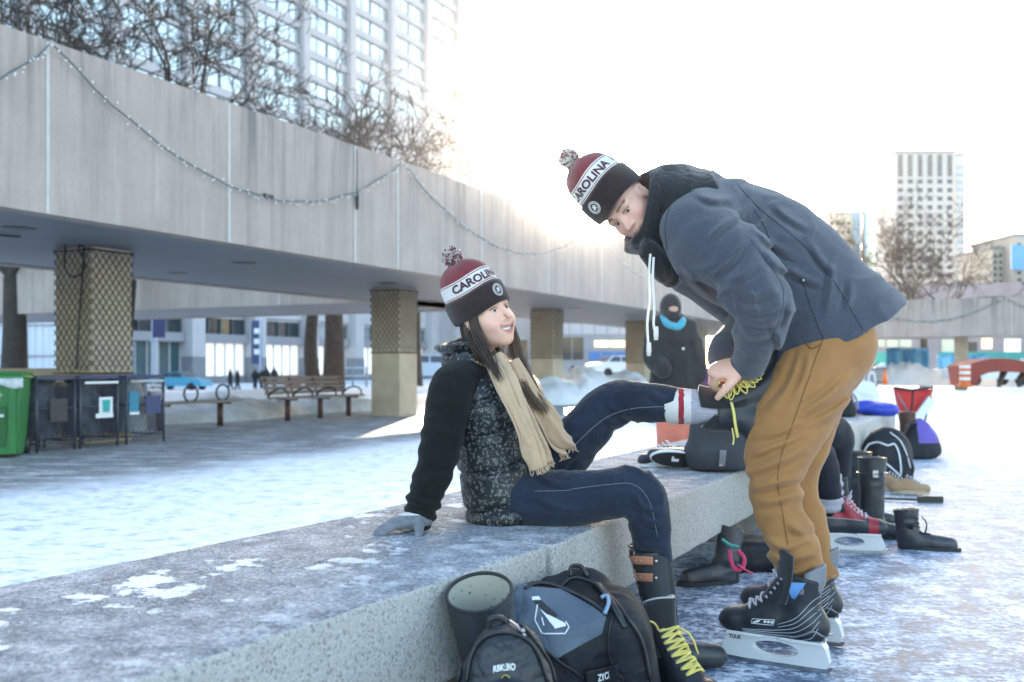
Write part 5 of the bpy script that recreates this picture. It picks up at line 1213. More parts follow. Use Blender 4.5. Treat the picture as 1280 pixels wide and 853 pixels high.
# bench with ring armrests, and bench with slatted back
def pbench(o, ln, name, label, back):
    root = thing(name, label, 'bench', o, 'steel legged benches beside the walkway'); o = Vector(o)
    for i in range(4):
        q = MB(); bar(q, 0, ln, .0+i*.115, .10+i*.115, .395, .43, bb=lambda s, n, z: DB(o, s, n, z)); q.build('seat_slat', m_slat, root)
    for f in ((.16, .84) if not back else (.12, .52, .9)):
        q = MB(); q.tube([DB(o, ln*f, .22, 0), DB(o, ln*f, .22, .39)], .05, 10); q.tube([DB(o, ln*f, 0, .385), DB(o, ln*f, .45, .385)], .022, 6); q.build('leg', m_rust, root)
    if not back:
        for f in (.13, .50, .87):
            q = MB(); q.tube([DB(o, ln*f+.0, .22, .55)+D*.02*0+(D*math.cos(a)*.15+Vector((0, 0, math.sin(a)*.13))) for a in np.linspace(0, 2*math.pi, 25)], .017, 6, cap=False); q.build('ring_armrest', m_black_metal, root)
    else:
        for i in range(4):
            q = MB(); z = .47+i*.085; n_ = .47+i*.035; bar(q, 0, ln, n_, n_+.03, z, z+.07, bb=lambda s, n, zz: DB(o, s, n, zz)); q.build('back_slat', m_slat, root)
        for f in (.03, .32, .62, .97):
            q = MB(); q.tube(spline([DB(o, ln*f, .5, .43), DB(o, ln*f, .35, .55), DB(o, ln*f, .16, .58), DB(o, ln*f, .05, .52), DB(o, ln*f, .03, .43)], 5), .017, 6)
            q.tube([DB(o, ln*f, .45, .38), DB(o, ln*f, .60, .80)], .02, 6); q.build('armrest', m_black_metal, root)
pbench((-5.35, 14.9, 0), 1.95, 'ring_bench', 'backless bench with three ring armrests in front of the snow bank', False)
pbench((-3.98, 17.62, 0), 2.40, 'slatted_bench', 'bench with a slatted wooden back in front of the snow bank', True)

# shovelled snow banks
def snowbank(name, label, o, ln, wd_, ht, seed, mat=m_snow_d, dirn=D, nrm=NIN, kind=None, sk=1.4):
    q = MB(); o = Vector(o); nu, nv = int(ln/.09), int(wd_/.09)
    us = np.linspace(0, 1, nu); vs2 = np.linspace(0, 1, nv)
    pu, pv = np.meshgrid(us, vs2); X = np.c_[pu.ravel()*ln, pv.ravel()*wd_, np.full(pu.size, seed*3.7)]
    h_ = np.clip(np.sin(np.pi*pu.ravel()), 0, 1)**.35*np.clip(np.sin(np.pi*np.clip(pv.ravel()**.7, 0, 1)), 0, 1)**.7*(.35+1.0*vnoise(X*.9))*ht+(vnoise(X*4.5)-.5)*.16*ht*sk+(ridges(X*9)-.5)*.07*ht*sk
    edge = np.minimum(np.minimum(pu.ravel(), 1-pu.ravel())*ln, np.minimum(pv.ravel(), 1-pv.ravel())*wd_); h_ = np.where(edge < .02, -.05, h_)
    vv = [o+dirn*X[i, 0]+nrm*(X[i, 1]+.25*math.sin(X[i, 0]*1.3+seed))+Vector((0, 0, h_[i])) for i in range(len(X))]
    q.add(vv, [(j*nu+i, j*nu+i+1, (j+1)*nu+i+1, (j+1)*nu+i) for j in range(nv-1) for i in range(nu-1)], 0, True)
    ob = q.build(name, mat); return tag(ob, label, 'snow bank', 'ploughed snow banks')
snowbank('snow_bank', 'dirty ploughed snow bank behind the two steel legged benches', (-6.2, 15.6, 0), 8.0, 2.6, .42, 1)
snowbank('snow_bank', 'smooth white snow bank between the walkway pillars and the street', (-9.5, 22, 0), 20, 5, .26, 2, m_snow)
snowbank('snow_bank', 'lumpy snow heap beside the third pillar and the raised knee', (1.2, 25, 0), 9, 2.2, .8, 3, m_snow)
snowbank('snow_bank', 'bright snow heap beyond the bench behind the person in the black coat', (2.4, 16.6, 0), 2.6, 1.8, .75, 4, m_snow, dirn=Vector((1, 0, 0)), nrm=Vector((0, 1, 0)))
snowbank('snow_bank', 'low snow bank in front of the blue hoarding under the far walkway', (18.5, 58, -.1), 16, 3, 1.1, 6, m_snow, dirn=E_, nrm=D)
# lamp post, its signs
lp = thing('lamp_post', 'pale blue lamp post with blue signs beyond the first pillar', 'lamp post', P(193, 478, 40))
b0 = P(193, 480, 40); q = MB(); q.tube([(b0.x, 40, -.3), (b0.x, 40, 2.4), (b0.x, 40, 6.5)], [.14, .12, .10], 10); q.build('post', m_post, lp)
q = MB(); c = P(199, 409, 39.8); q.box(c, (.5, .05, .85)); q.build('sign_panel', m_navy, lp)
q = MB(); c = P(190, 362, 39.9); q.box(c, (.28, .2, .34), .4); q.build('floodlight', m_white_pl, lp)
def road_car(name, label, base, ln, yaw, body, y_sc=1.):
    root = thing(name, label, 'car', base); bs_ = Vector(base); Mz = Matrix.Rotation(yaw, 3, 'Z'); h = ln/4.4
    def W(x, y, z): return bs_+Mz @ Vector((x*h, y*h, z*h))
    prof = [(-2.2, .35), (-2.2, .85), (-1.9, .98), (-1.45, 1.02), (-.95, 1.42), (.25, 1.45), (.95, 1.02), (1.8, .90), (2.15, .72), (2.2, .35)]
    q = MB(); n = len(prof); vv = [W(x, y*(1 if z < 1.1 else .82), z) for y in (-.88, .88) for x, z in prof]
    q.add(vv, [tuple(range(n)), tuple(range(2*n-1, n-1, -1))]+[(i, i+n, (i+1) % n+n, (i+1) % n) for i in range(n)]); q.build('body', body, root)
    for sd_ in (-1, 1):
        q = MB()
        for xa, xb in ((-1.3, -.42), (-.34, .62)): q.add([W(xa, sd_*.872, 1.04), W(xb+(.1 if xb > 0 else 0), sd_*.872, 1.04), W(xb-(.32 if xb > 0 else 0), sd_*.76, 1.38), W(xa+(.38 if xa < -1 else 0), sd_*.76, 1.38)], [(0, 1, 2, 3)])
        q.build('side_window', m_glass_dark, root, solid=.04)
        for x in (-1.35, 1.35):
            q = MB(); q.lathe([(.1, -.1), (.30, -.1), (.33, -.05), (.33, .05), (.30, .1), (.1, .1)], W(x, sd_*.80, .33), 16, M=Mz @ Matrix.Rotation(R(90), 3, 'X')); q.v = [tuple(v) for v in q.v]; q.build('wheel', m_sole_far, root)
    q = MB(); q.add([W(.30, -.68, 1.42), W(.30, .68, 1.42), W(.92, .8, 1.05), W(.92, -.8, 1.05)], [(0, 1, 2, 3)]); q.build('windscreen', m_glass_dark, root, solid=.04)
    q = MB(); q.add([W(-1.42, -.78, 1.05), W(-1.42, .78, 1.05), W(-.98, .68, 1.39), W(-.98, -.68, 1.39)], [(0, 1, 2, 3)]); q.build('rear_window', m_glass_dark, root, solid=.04)
    return root
m_sole_far = M('tyre_rubber', (.02, .02, .02), .8, .1)
road_car('parked_car', 'turquoise blue car parked behind the snow left of the hotel entrance', P(226, 490, 78)+Vector((0, 0, .1)), 4.5, R(-12), M('turquoise_paint', (.035, .30, .46), .3, .1, coat=.5))
road_car('parked_car', 'white car parked between the third and fourth pillars', P(776, 474, 66)+Vector((0, 0, .1)), 4.4, R(20), M('white_car_paint', (.72, .74, .76), .3, .05, coat=.5))
road_car('parked_car', 'pale blue grey van like car half hidden behind the second pillar', P(545, 478, 62), 5.2, R(8), M('grey_blue_paint', (.40, .48, .55), .35, .1, coat=.4))
# pole sign board in front of the hotel
q = MB(); c = P(321, 428, 96); q.box(c, (1.0, .12, 4.2)); bsn = tag(q.build('banner_sign', m_navy), 'tall navy banner with white squares on the hotel front', 'sign')
q = MB()
for i in range(3): q.box(P(321, 414+i*13, 95.9), (.5, .05, .5))
q.build('white_mark', m_label, bsn)
q = MB(); c = P(325.5, 470, 95); q.tube([c, P(325.5, 360, 95)], .1, 6); tag(q.build('thin_pole', m_post), 'thin pale pole beside the navy banner', 'pole')
q = MB(); c = P(366, 476, 70); q.rbox(c, (1.1, .6, .7), 0, .08); tag(q.build('salt_box', M('dull_red_box', (.30, .08, .08), .6, .1)), 'small dull red box behind the slatted bench', 'box')
rl = thing('street_railing', 'grey blue street railing right of the two tree trunks', 'railing', P(440, 480, 72))
q = MB()
for y_ in (460, 470, 479): q.tube([P(424, y_, 72), P(462, y_, 72)], .05, 5)
q.build('rail', m_post, rl)
for x_ in (426, 441, 458):
    q = MB(); q.tube([P(x_, 484, 72), P(x_, 459, 72)], .07, 5); q.build('post', m_hotel_dark, rl)

# people far off
m_dark_coat = M('dark_winter_coat', (.018, .019, .022), .9, .3); m_dark_tr = M('dark_trousers', (.02, .024, .035), .9, .2); m_face_far = M('far_skin', (.42, .27, .21), .6, .1)
def walker(base, h, yaw, coat, trs, label, stride=.18, seed=0, group='people on the far pavement', cat='person'):
    root = thing('person', label, cat, base, group); k = h/1.72; b_ = A(base); c_, s_ = math.cos(yaw), math.sin(yaw)
    W = lambda x, y, z: b_+A((c_*x-s_*y, s_*x+c_*y, z))*k
    s = S(); s.chain([W(0, 0, .9), W(0, 0, 1.2), W(0, 0, 1.42), W(0, 0, 1.55)], [.10, .11, .09, .05], .03); s.ell(W(.015, 0, 1.62), A((.095, .08, .12))*k, None, .03)
    for sg in (-1, 1):
        s.chain([W(0, sg*.09, .9), W(sg*stride*.5, sg*.09, .48), W(sg*stride, sg*.10, .07), W(sg*stride+.12, sg*.11, .04)], [.07, .05, .035, .03], .03)
        s.chain([W(0, sg*.17, 1.42), W(-sg*.05, sg*.24, 1.15), W(.05-sg*.05, sg*.22, .90)], [.05, .04, .03], .03)
    s.build('body', m_face_far, root, .022*k)
    s = S(); s.chain([W(0, 0, .78), W(0, 0, 1.1), W(0, 0, 1.40)], [.17, .17, .15], .05); 
    for sg in (-1, 1): s.chain([W(0, sg*.15, 1.42), W(-sg*.05, sg*.25, 1.15), W(.05-sg*.05, sg*.22, .94)], [.08, .07, .055], .04)
    s.build('coat', coat, root, .022*k)
    s = S()
    for sg in (-1, 1): s.chain([W(0, sg*.09, .88), W(sg*stride*.5, sg*.09, .48), W(sg*stride, sg*.10, .08), W(sg*stride+.11, sg*.11, .05)], [.10, .08, .06, .05], .03)
    s.build('trousers', trs, root, .022*k)
    s = S(); s.ell(W(-.01, 0, 1.67), A((.105, .09, .10))*k, None, .02); s.build('hair', m_vest_in, root, .02*k)
    return root
for i, (px, py, hgt, yw, lb, co_) in enumerate([(288, 487, 25, .4, 'striding figure in dark clothes leftmost of the group on the far pavement', m_dark_coat), (297, 487, 24, .5, 'second dark figure from the left walking close to the leftmost one', m_dark_coat),
                             (319, 486, 24, 1.6, 'third dark figure from the left on the far pavement', m_dark_coat), (327, 486, 23, 1.4, 'bluish legged figure just left of the tallest one on the far pavement', m_dark_coat),
                             (333, 485, 26, 1.2, 'tallest dark figure of the three on the far pavement', m_dark_coat), (343, 484, 24, 1.5, 'rightmost broad dark figure of the far pavement group', m_dark_coat)]):
    y_ = 70; bs_ = P(px, py, y_); walker(bs_, hgt*y_/F, yw, co_, m_denim if i == 3 else m_dark_tr, lb, .2 if i < 2 else .05, i)
walker(P(716, 488, 44), 30*44/F, 1.2, m_dark_coat, m_dark_tr, 'lone dark figure standing between the third and fourth pillars', .12, group=None)

# person in a long black coat standing beyond the bench
pb = thing('person', 'person in a long black coat with turquoise scarf and covered face standing beyond the bench', 'person', (1.56, 9.6, 0))
m_bcoat = M('black_long_coat', (.014, .013, .013), .75, .25, 6, .4, 60, dist=.01, crumple=.6, cs=7, sheen=.1); m_turq = fabric('turquoise_scarf', (.06, .34, .46), weave=120); m_salmon = fabric('salmon_trousers', (.58, .17, .11)); m_purple = M('purple_bag', (.10, .03, .11), .6, .2)
Wb = lambda px, py, dy=0: A(P(px, py, 9.6+dy))
s = S(); s.chain([Wb(843, 500), Wb(843, 450), Wb(840, 412), Wb(840, 395)], [.16, .14, .14, .06], .04); s.ell(Wb(839, 388), (.085, .10, .125), None, .03)
for sg, x in ((-1, 836), (1, 853)): s.chain([Wb(x, 500), Wb(x, 545), Wb(x, 580), Wb(x+4, 585, -.1)], [.08, .06, .05, .04], .03)
s.chain([Wb(820, 412), Wb(814, 445, -.1), Wb(830, 462, -.25)], [.06, .05, .04], .03); s.chain([Wb(862, 412), Wb(872, 445), Wb(878, 470)], [.06, .05, .04], .03)
s.build('body', m_skin, pb, .012, col=lambda X: np.tile(SKIN_W*.6, (len(X), 1)))
s = S(); s.chain([Wb(843, 488), Wb(843, 455), Wb(840, 415)], [.24, .21, .19], .06, sq=((0, 1, 0), .8)); s.chain([Wb(822, 410), Wb(816, 445, -.08), Wb(829, 462, -.26)], [.10, .09, .075], .05); s.chain([Wb(860, 412), Wb(870, 445, -.03), Wb(874, 470, -.05)], [.10, .085, .07], .05)
s.cut(Wb(843, 506), (0, 0, -1)); s.disp = lambda X: .024*(ridges(X*A((10, 10, 6)))-.5); s.build('long_coat', m_bcoat, pb, .012)
s = S()
for x in (834, 853): s.chain([Wb(x, 490), Wb(x, 545), Wb(x, 578)], [.115, .10, .095], .03)
s.disp = lambda X: .01*(ridges(X*A((6, 6, 14)))-.5); s.build('salmon_trousers', m_salmon, pb, .012)
s = S(); s.ell(Wb(838, 385, -.005), (.105, .115, .14), None, .02); s.chain([Wb(836, 395, -.06), Wb(846, 400, -.07)], [.06, .06], .03); s.ell(Wb(843, 386, -.115), (.055, .07, .026), None, .02, -1); s.build('balaclava', m_hood, pb, .010)
s = S(); s.chain([Wb(828, 398, -.05), Wb(834, 405, -.13), Wb(846, 409, -.14), Wb(853, 402, -.10), Wb(848, 396, .1), Wb(832, 395, .08), Wb(828, 398, -.05)], [.036]*7, .02); s.disp = lambda X: .006*(vnoise(X*40)-.5); s.build('turquoise_scarf', m_turq, pb, .009)
q = MB(); q.ball(Wb(854, 436, -.19), .014, 6); q.build('button', m_cream, pb)
s = S(); s.rbox(Wb(880, 472, -.05), (.075, .05, .09), None, .03); s.chain([Wb(870, 440, -.1), Wb(878, 460, -.06)], [.012, .012], .01); s.disp = lambda X: .008*(vnoise(X*25)-.5); tag(s.build('handbag', m_purple, None, .010), 'small dark purple handbag hanging beside the black coat', 'bag')

# below the far walkway: hoarding, fence, red canopy, barrel
q = MB(); a = P(1108, 480, 57)
q.grid(lambda u, v: a+Vector((u*2.35, .18*math.sin(u*17)+.05*math.sin(u*41+v*3), v*2.05)), 40, 8); tag(q.build('tarpaulin', m_blue_tarp, solid=.03), 'tall blue tarpaulin hanging left of the grey pillar of the far walkway', 'tarpaulin')
q = MB(); a = P(1172, 480, 60); q.grid(lambda u, v: a+Vector((u*3.0, .14*math.sin(u*19)+.05*math.sin(u*41+v*3), v*1.75)), 40, 8); tag(q.build('tarpaulin', m_blue_tarp, solid=.03), 'wide blue tarpaulin right of the grey pillar of the far walkway', 'tarpaulin')
q = MB()
for px0, px1, y_ in ((1085, 1110, 62), (1172, 1300, 63)):
    a, c = P(px0, 456, y_), P(px1, 440, y_); q.box(((a.x+c.x)/2, y_, (a.z+c.z)/2), (c.x-a.x, .06, c.z-a.z))
tag(q.build('netting_fence', m_teal_hoard), 'teal netting fence running along under the far walkway', 'fence')
rf = thing('black_railing', 'black railing left of the blue tarpaulin', 'railing', P(1090, 482, 50)); q = MB()
for y_ in (461, 478): q.tube([P(1070, y_, 50), P(1109, y_, 50)], .035, 5)
q.build('rail', m_black_metal, rf); q = MB()
for x_ in range(1071, 1110, 3): q.tube([P(x_, 482, 50), P(x_, 460, 50)], .022, 4)
q.build('bars', m_black_metal, rf)
m_red_can = M('faded_red_canopy', (.24, .035, .02), .6, .15, 1.2)
y_ = 44; rc = thing('red_canopy', 'long faded red arched canopy with legs in front of the far tarpaulins', 'canopy', P(1240, 484, y_))
zt = lambda px, py: P(px, py, y_); topc = [(1196, 458), (1205, 453), (1222, 449), (1240, 448), (1262, 451), (1285, 457), (1330, 462)]; botc = [(1330, 468), (1285, 466), (1262, 465), (1240, 464), (1222, 466), (1212, 470), (1208, 482), (1200, 482), (1198, 468)]
oc = zt(1240, 470); pts = [((zt(x, y).x-oc.x), (zt(x, y).z-oc.z)) for x, y in topc+botc]; q = MB(); q.prism(pts, oc, (1, 0, 0), (0, 0, 1), -1.0, 1.0); q.build('canopy_shell', m_red_can, rc)
for x_, w_ in ((1251, 4), (1276, 4)):
    q = MB(); q.tube([zt(x_+4, 464), zt(x_, 474), zt(x_-3, 484)], [.16, .12, .10], 7); q.build('leg', m_black_metal, rc)
m_orange = M('traffic_orange', (.75, .16, .03), .5, .1)
br_ = thing('traffic_barrel', 'orange striped traffic barrel below the left end of the red canopy', 'barrel', P(1206, 484, 42)); c = P(1206, 484, 42)
q = MB(); q.lathe([(.30, 0), (.30, .08), (.22, .10), (.20, .95), (.10, 1.0)], c, 16); q.build('barrel_body', m_orange, br_)
for z in (.3, .55, .8):
    q = MB(); q.lathe([(.223, z), (.219, z+.11)], c, 16, cap=False); q.build('stripe', m_label, br_)
q = MB(); c = P(1106, 480, 48); q.lathe([(.2, 0), (.05, .03), (.16, .05), (.03, .75)], c, 12); tag(q.build('traffic_cone', m_orange), 'slim orange traffic cone left of the blue tarpaulin', 'cone')
cx = thing('parked_car', 'white car partly hidden behind the red canopy legs', 'car', P(1230, 484, 52))
bpy.data.objects.remove(cx); road_car('parked_car', 'white car partly hidden behind the red canopy legs', P(1236, 482, 52), 4.2, R(8), M('white_car_paint', (.72, .74, .76), .3, .05, coat=.5))
# ================================================================== skates, boots and bags
m_skate = M('black_skate_leather', (.016, .018, .024), .42, .25, 9, .2, 140, spec=.5, col2=(.030, .034, .042)); m_skate_nub = M('dark_navy_nylon', (.018, .024, .046), .6, .2, 20, .4, 260)
m_holder = M('white_blade_holder', (.70, .71, .72), .35, .06, 8, .05, 60); m_steel = M('worn_steel', (.42, .42, .44), .3, .2, 20, .1, 80, metal=1)
m_lace_w = fabric('pale_grey_lace', (.50, .49, .55), weave=500); m_lace_y = fabric('yellow_lace', (.66, .54, .12), weave=500, col2=(.74, .64, .20)); m_felt = M('black_felt_lining', (.020, .020, .022), .95, .2, 20, .5, 300, sheen=.3)
m_bind = fabric('pale_binding', (.42, .40, .37)); m_stripe = M('white_stitching', (.50, .52, .56), .6, .05); m_bluepatch = M('blue_ankle_patch', (.06, .17, .42), .4, .3, 12, 0, col2=(.16, .36, .66)); m_grey_pl = M('grey_skate_plastic', (.20, .21, .23), .35, .15)
m_red_l = M('red_skate_leather', (.32, .018, .035), .38, .2, 9, .2, 140)
def side_hit(bvh, x, z, sd, lift=.001):
    loc, nr, i, d_ = bvh.ray_cast(Vector((x, sd*.4, z)), Vector((0, -sd, 0)))
    return (loc+Vector((0, sd*lift, 0))) if loc else Vector((x, sd*.05, z))
def plate_hole(q, outer, holes_c, hr, y0, y1, taper=1., mi=0, n=48):
    """flat plate in the xz plane with one oval hole"""
    cx_, cz_ = holes_c; ring_o = []; ring_i = []
    for i in range(n):
        a = 2*math.pi*i/n; dx, dz = math.cos(a), math.sin(a); best = 9
        for j in range(len(outer)):
            (x1, z1), (x2, z2) = outer[j], outer[(j+1) % len(outer)]; ex, ez = x2-x1, z2-z1; den = dx*ez-dz*ex
            if abs(den) < 1e-12: continue
            t = ((x1-cx_)*ez-(z1-cz_)*ex)/den; u = ((x1-cx_)*dz-(z1-cz_)*dx)/den
            if t > 0 and -1e-9 <= u <= 1+1e-9: best = min(best, t)
        ring_o.append((cx_+dx*best, cz_+dz*best)); ring_i.append((cx_+dx*hr[0], cz_+dz*hr[1]))
    zt = max(z for x, z in outer); zb = min(z for x, z in outer); vv = []
    for sd in (0, 1):
        for rg in (ring_o, ring_i):
            for x, z in rg:
                k = taper+(1-taper)*(z-zb)/(zt-zb); vv.append((x, (y0 if sd == 0 else y1)*k, z))
    fs = []
    for i in range(n):
        j = (i+1) % n
        fs += [(i, j, n+j, n+i), (2*n+j, 2*n+i, 3*n+i, 3*n+j), (j, i, 2*n+i, 2*n+j), (n+i, n+j, 3*n+j, 3*n+i)]
    return q.add(vv, fs, mi)
_boot_cache = {}
def make_skate(name, parent, mat_b, mat_toe, lace, upper=None, pin=False, text=False, loose=False, tongue_bind=None):
    """toe towards +x, blade on z = 0"""
    s = S(); s.chain([(-.112, 0, .138), (-.03, 0, .136), (.06, 0, .128), (.118, 0, .124)], [.050, .047, .047, .043], .02, sq=((0, 1, 0), .88)); s.ell((.122, 0, .126), (.054, .043, .037), None, .015)
    s.chain([(.05, 0, .150), (.0, 0, .195), (-.045, 0, .25)], [.038, .042, .046], .03, sq=((0, 1, 0), .95))
    s.chain([(-.088, 0, .14), (-.086, 0, .215), (-.092, 0, .29)], [.053, .050, .054], .025, sq=((0, 1, 0), .86))
    s.cut((0, 0, .096), (0, 0, -1), .004); s.cut((-.06, 0, .292), (-.22, 0, 1), .004); s.ell((-.084, 0, .335), (.050, .040, .085), None, .006, -1)
    s.disp = lambda X: .0015*(vnoise(X*40)-.5); s.want_bvh = True
    z_split = .185
    if upper is None: mats, mf = [mat_b, mat_toe], (lambda X: (X[:, 0] > .106).astype(int))
    else: mats, mf = [mat_b, mat_toe, upper], (lambda X: np.where(X[:, 0] > .128, 0, np.where((X[:, 0] > .085) | ((X[:, 2] > .165+np.abs(X[:, 0]-.02)*.1)), 2, 0)))
    bt_ = s.build(name, mats, None, .0035, matfn=mf); bv_ = o_bvh[bt_.name]
    # tongue and tendon guard
    q = MB(); q.grid(lambda u, v: Vector((.012+.030*v*v-.055*v-(.9 if loose else .35)*.028*v*abs(u-.5)*2-.055*(abs(u-.5)*2)**2*(1-v*.2), (u-.5)*(.092+.012*v-.03*max(0, v-.75)*4*abs(u-.5)), .20+.165*v-.02*(abs(u-.5)*2)**3*v)), 15, 12); tg = q.build('tongue', m_felt, bt_, solid=.010)
    if tongue_bind:
        e = [v for v in tg.data.vertices]; nu = 15; idx = [j*nu for j in range(3, 12)]+[11*nu+i for i in range(1, nu)]+[j*nu+nu-1 for j in range(10, 2, -1)]
        q = MB(); q.tube([e[i].co.copy() for i in idx], .0045, 6); q.build('tongue_binding', tongue_bind, bt_)
    q = MB(); q.grid(lambda u, v: Vector((-.134-.012*v-.006*math.sin(v*3)+.050*(abs(u-.5)*2)**2, (u-.5)*.088*(1-.22*v), .235+.090*v-.03*(abs(u-.5)*2)**2*v)), 11, 8); q.build('tendon_guard', m_grey_pl if pin else m_felt, bt_, solid=.009)
    # holder and runner
    out = [(-.150, .094), (-.158, .060), (-.168, .018), (-.150, .016), (.140, .014), (.168, .024), (.160, .050), (.138, .098), (.05, .094), (0, .098), (-.06, .094)]
    q = MB(); plate_hole(q, out, (-.004, .057), (.070, .0235), -.024, .024, .34); q.box((-.085, 0, .0945), (.12, .074, .008)); q.box((.085, 0, .0955), (.11, .078, .008)); hd_ = q.build('blade_holder', m_holder, bt_)
    q = MB(); run = [(-.172, .020), (-.160, .004), (-.12, 0), (.12, 0), (.160, .006), (.176, .024), (.165, .024), (.13, .018), (-.15, .018)]; q.prism(run, (0, .002, 0), (1, 0, 0), (0, 0, 1), 0, .004); q.build('blade_runner', m_steel, bt_)
    # laces
    N_ = 8; ey = [(.068-.100*(i/(N_-1))-.012*math.sin(i/(N_-1)*3.14), .172+.098*(i/(N_-1))**1.1) for i in range(N_)]
    qe = MB(); q = MB(); fr = []
    for x, z in ey:
        row = []
        for sd in (-1, 1):
            loc, nr, i_, d_ = bv_.ray_cast(Vector((x+.08, sd*.32, z+.13)), Vector((-.08, -sd*.29, -.13)).normalized())
            row.append((loc or Vector((x, sd*.028, z)))+(nr or Vector((0, 0, 1)))*.002)
        fr.append(row)
        for p_ in row: qe.ball(p_, .0042, 4)
    jr = random.Random(len(name)+(3 if loose else 0))
    for i in range(N_-1):
        for sd in (0, 1):
            a, c = fr[i][sd], fr[i+1][1-sd]; m_ = (a+c)/2+Vector((.014, 0, .012))*(1.6 if loose else 1)+Vector((jr.gauss(0, .003), 0, jr.gauss(0, .003)))
            q.tube(spline([list(a), list(a.lerp(m_, .6)), list(m_), list(c.lerp(m_, .6)), list(c)], 4), .0072 if loose else .0042, 6, flat=.5)
    for i in ((0, 2, 4, 6) if not loose else range(N_)):
        a, c = fr[i]; m_ = (a+c)/2+Vector((.012, 0, .012)); q.tube(spline([list(a), list(m_), list(c)], 5), .0068 if loose else .0034, 6, flat=.55)
    t_ = (fr[-1][0]+fr[-1][1])/2+Vector((.018, 0, .014))
    if not loose:
        for k_ in range(4):
            a = .6+k_*.7; r_ = .032; q.tube([t_+Vector((math.sin(a+u)*.012+.006, math.cos(a)*r_*math.sin(u*.5)*2*(1 if k_ % 2 else -1)*.8, -.022*math.sin(u*.5)-.01*k_*math.sin(u))) for u in np.linspace(0, 6.28, 12)], .0032, 5, flat=.6)
    else:
        q.tube(spline([list(fr[-1][0]), list(fr[-1][0]+Vector((.01, -.03, .03))), list(fr[-1][0]+Vector((.02, -.075, .045))), list(fr[-1][0]+Vector((.035, -.11, .04)))], 5), .0045, 6, flat=.55)
        q.tube(spline([list(fr[-1][1]), list(fr[-1][1]+Vector((.03, .02, -.02))), list(fr[-1][1]+Vector((.05, .03, -.07)))], 5), .0045, 6, flat=.55)
    q.build('laces', lace, bt_); qe.build('eyelets', m_steel, bt_)
    if pin:
        q = MB()
        for sd in (-1, 1):
            for k_ in range(6):
                g = [(-.150+.012*k_*.2, .245-.020*k_-.004), (-.118, .215-.021*k_), (-.075, .165-.0135*k_), (-.02, .138-.0085*k_), (.045, .124-.005*k_), (.095-.002*k_, .118-.004*k_)]
                if k_ < 2: g = g[:4]
                q.tube([side_hit(bv_, x, z, sd) for x, z in spline(g, 5)], .0011, 4)
        q.build('pinstripes', m_stripe, bt_)
        for sd in (-1, 1):
            q = MB(); g = [(-.105, .272), (-.045, .268), (-.062, .222), (-.072, .220)]
            bm_pts = [side_hit(bv_, x, z, sd, .0015) for x, z in g]; ctr = sum(bm_pts, Vector())/4
            grd = lambda u, v: side_hit(bv_, (g[0][0]+(g[1][0]-g[0][0])*u)*(1-v)+(g[3][0]+(g[2][0]-g[3][0])*u)*v, (g[0][1]+(g[1][1]-g[0][1])*u)*(1-v)+(g[3][1]+(g[2][1]-g[3][1])*u)*v, sd, .002)
            q.grid(grd, 8, 8); q.build('ankle_patch', m_bluepatch, bt_)
            q = MB(); pts = [(-.035, .142), (.050, .146), (.053, .131), (-.032, .126), (-.035, .142)]
            pts = [(-.010, .150), (.056, .146), (.060, .132), (-.006, .134), (-.010, .150)]
            q.tube([side_hit(bv_, a_[0]+(b_[0]-a_[0])*t, a_[1]+(b_[1]-a_[1])*t, sd) for a_, b_ in zip(pts, pts[1:]) for t in (0, .5)]+[side_hit(bv_, *pts[0], sd)], .0010, 4)
            wv = [(.054, .134), (.036, .1385), (.030, .147), (.041, .1435), (.055, .1365)]
            q.add([side_hit(bv_, x, z, sd, .0016) for x, z in wv], [(0, 1, 2, 3, 4)])
            for k_ in range(3): q.add([side_hit(bv_, x, z, sd, .0016) for x, z in ((.022-k_*.010, .139), (.015-k_*.010, .1385), (.013-k_*.010, .1455), (.020-k_*.010, .146))], [(0, 1, 2, 3)])
            q.build('logo', m_label, bt_)
            q = MB(); q.tube([side_hit(bv_, x, z, sd) for x, z in spline([(-.158, .108), (-.128, .132), (-.095, .118), (-.055, .102)], 6)], .0035, 5); q.build('heel_trim', m_grey_pl, bt_)
        q = MB()
        for sd in (-1, 1): text_on(lambda x, y: Vector(((.138-x) if sd > 0 else (.098+x), sd*.0215, .072+y)), 'TUUK', .012, q, 0, .03, .040)
        q.build('holder_lettering', m_black_metal, hd_)
    if upper is not None:
        q = MB()
        for sd in (-1, 1):
            q.tube([side_hit(bv_, x, z, sd) for x, z in spline([(-.140, .176), (-.06, .170), (.02, .166), (.07, .160)], 6)], .0020, 5); q.tube([side_hit(bv_, x, z, sd) for x, z in spline([(-.14, .29), (-.09, .288), (-.05, .27), (.0, .225), (.06, .178)], 6)], .0018, 5)
        q.build('piping', m_bind, bt_)
    if parent is not None: bt_.parent = parent
    return bt_
def place(o, loc, toe, up=(0, 0, 1), sc=1., parent=None):
    x = Vector(toe).normalized(); z = Vector(up); z = (z-x*z.dot(x)).normalized(); y = z.cross(x)
    Mx = Matrix((x*sc, y*sc, z*sc)).transposed().to_4x4(); l = Vector(loc)-(wloc(parent) if parent is not None else Vector())
    Mx.translation = l; o.matrix_local = Mx; return o

# the man's skates
dS = Vector((-.851, .525, 0)); sk1 = make_skate('ice_skate', man, m_skate, m_skate, m_lace_w, pin=True)
place(sk1, P(969, 826, 3.31)*1.0, dS, sc=1.10, parent=man); sk1.location.z = 0
sk2 = dup(sk1, man); place(sk2, (1.02, 3.62, 0), dS, sc=1.10, parent=man); sk2.location.z = 0
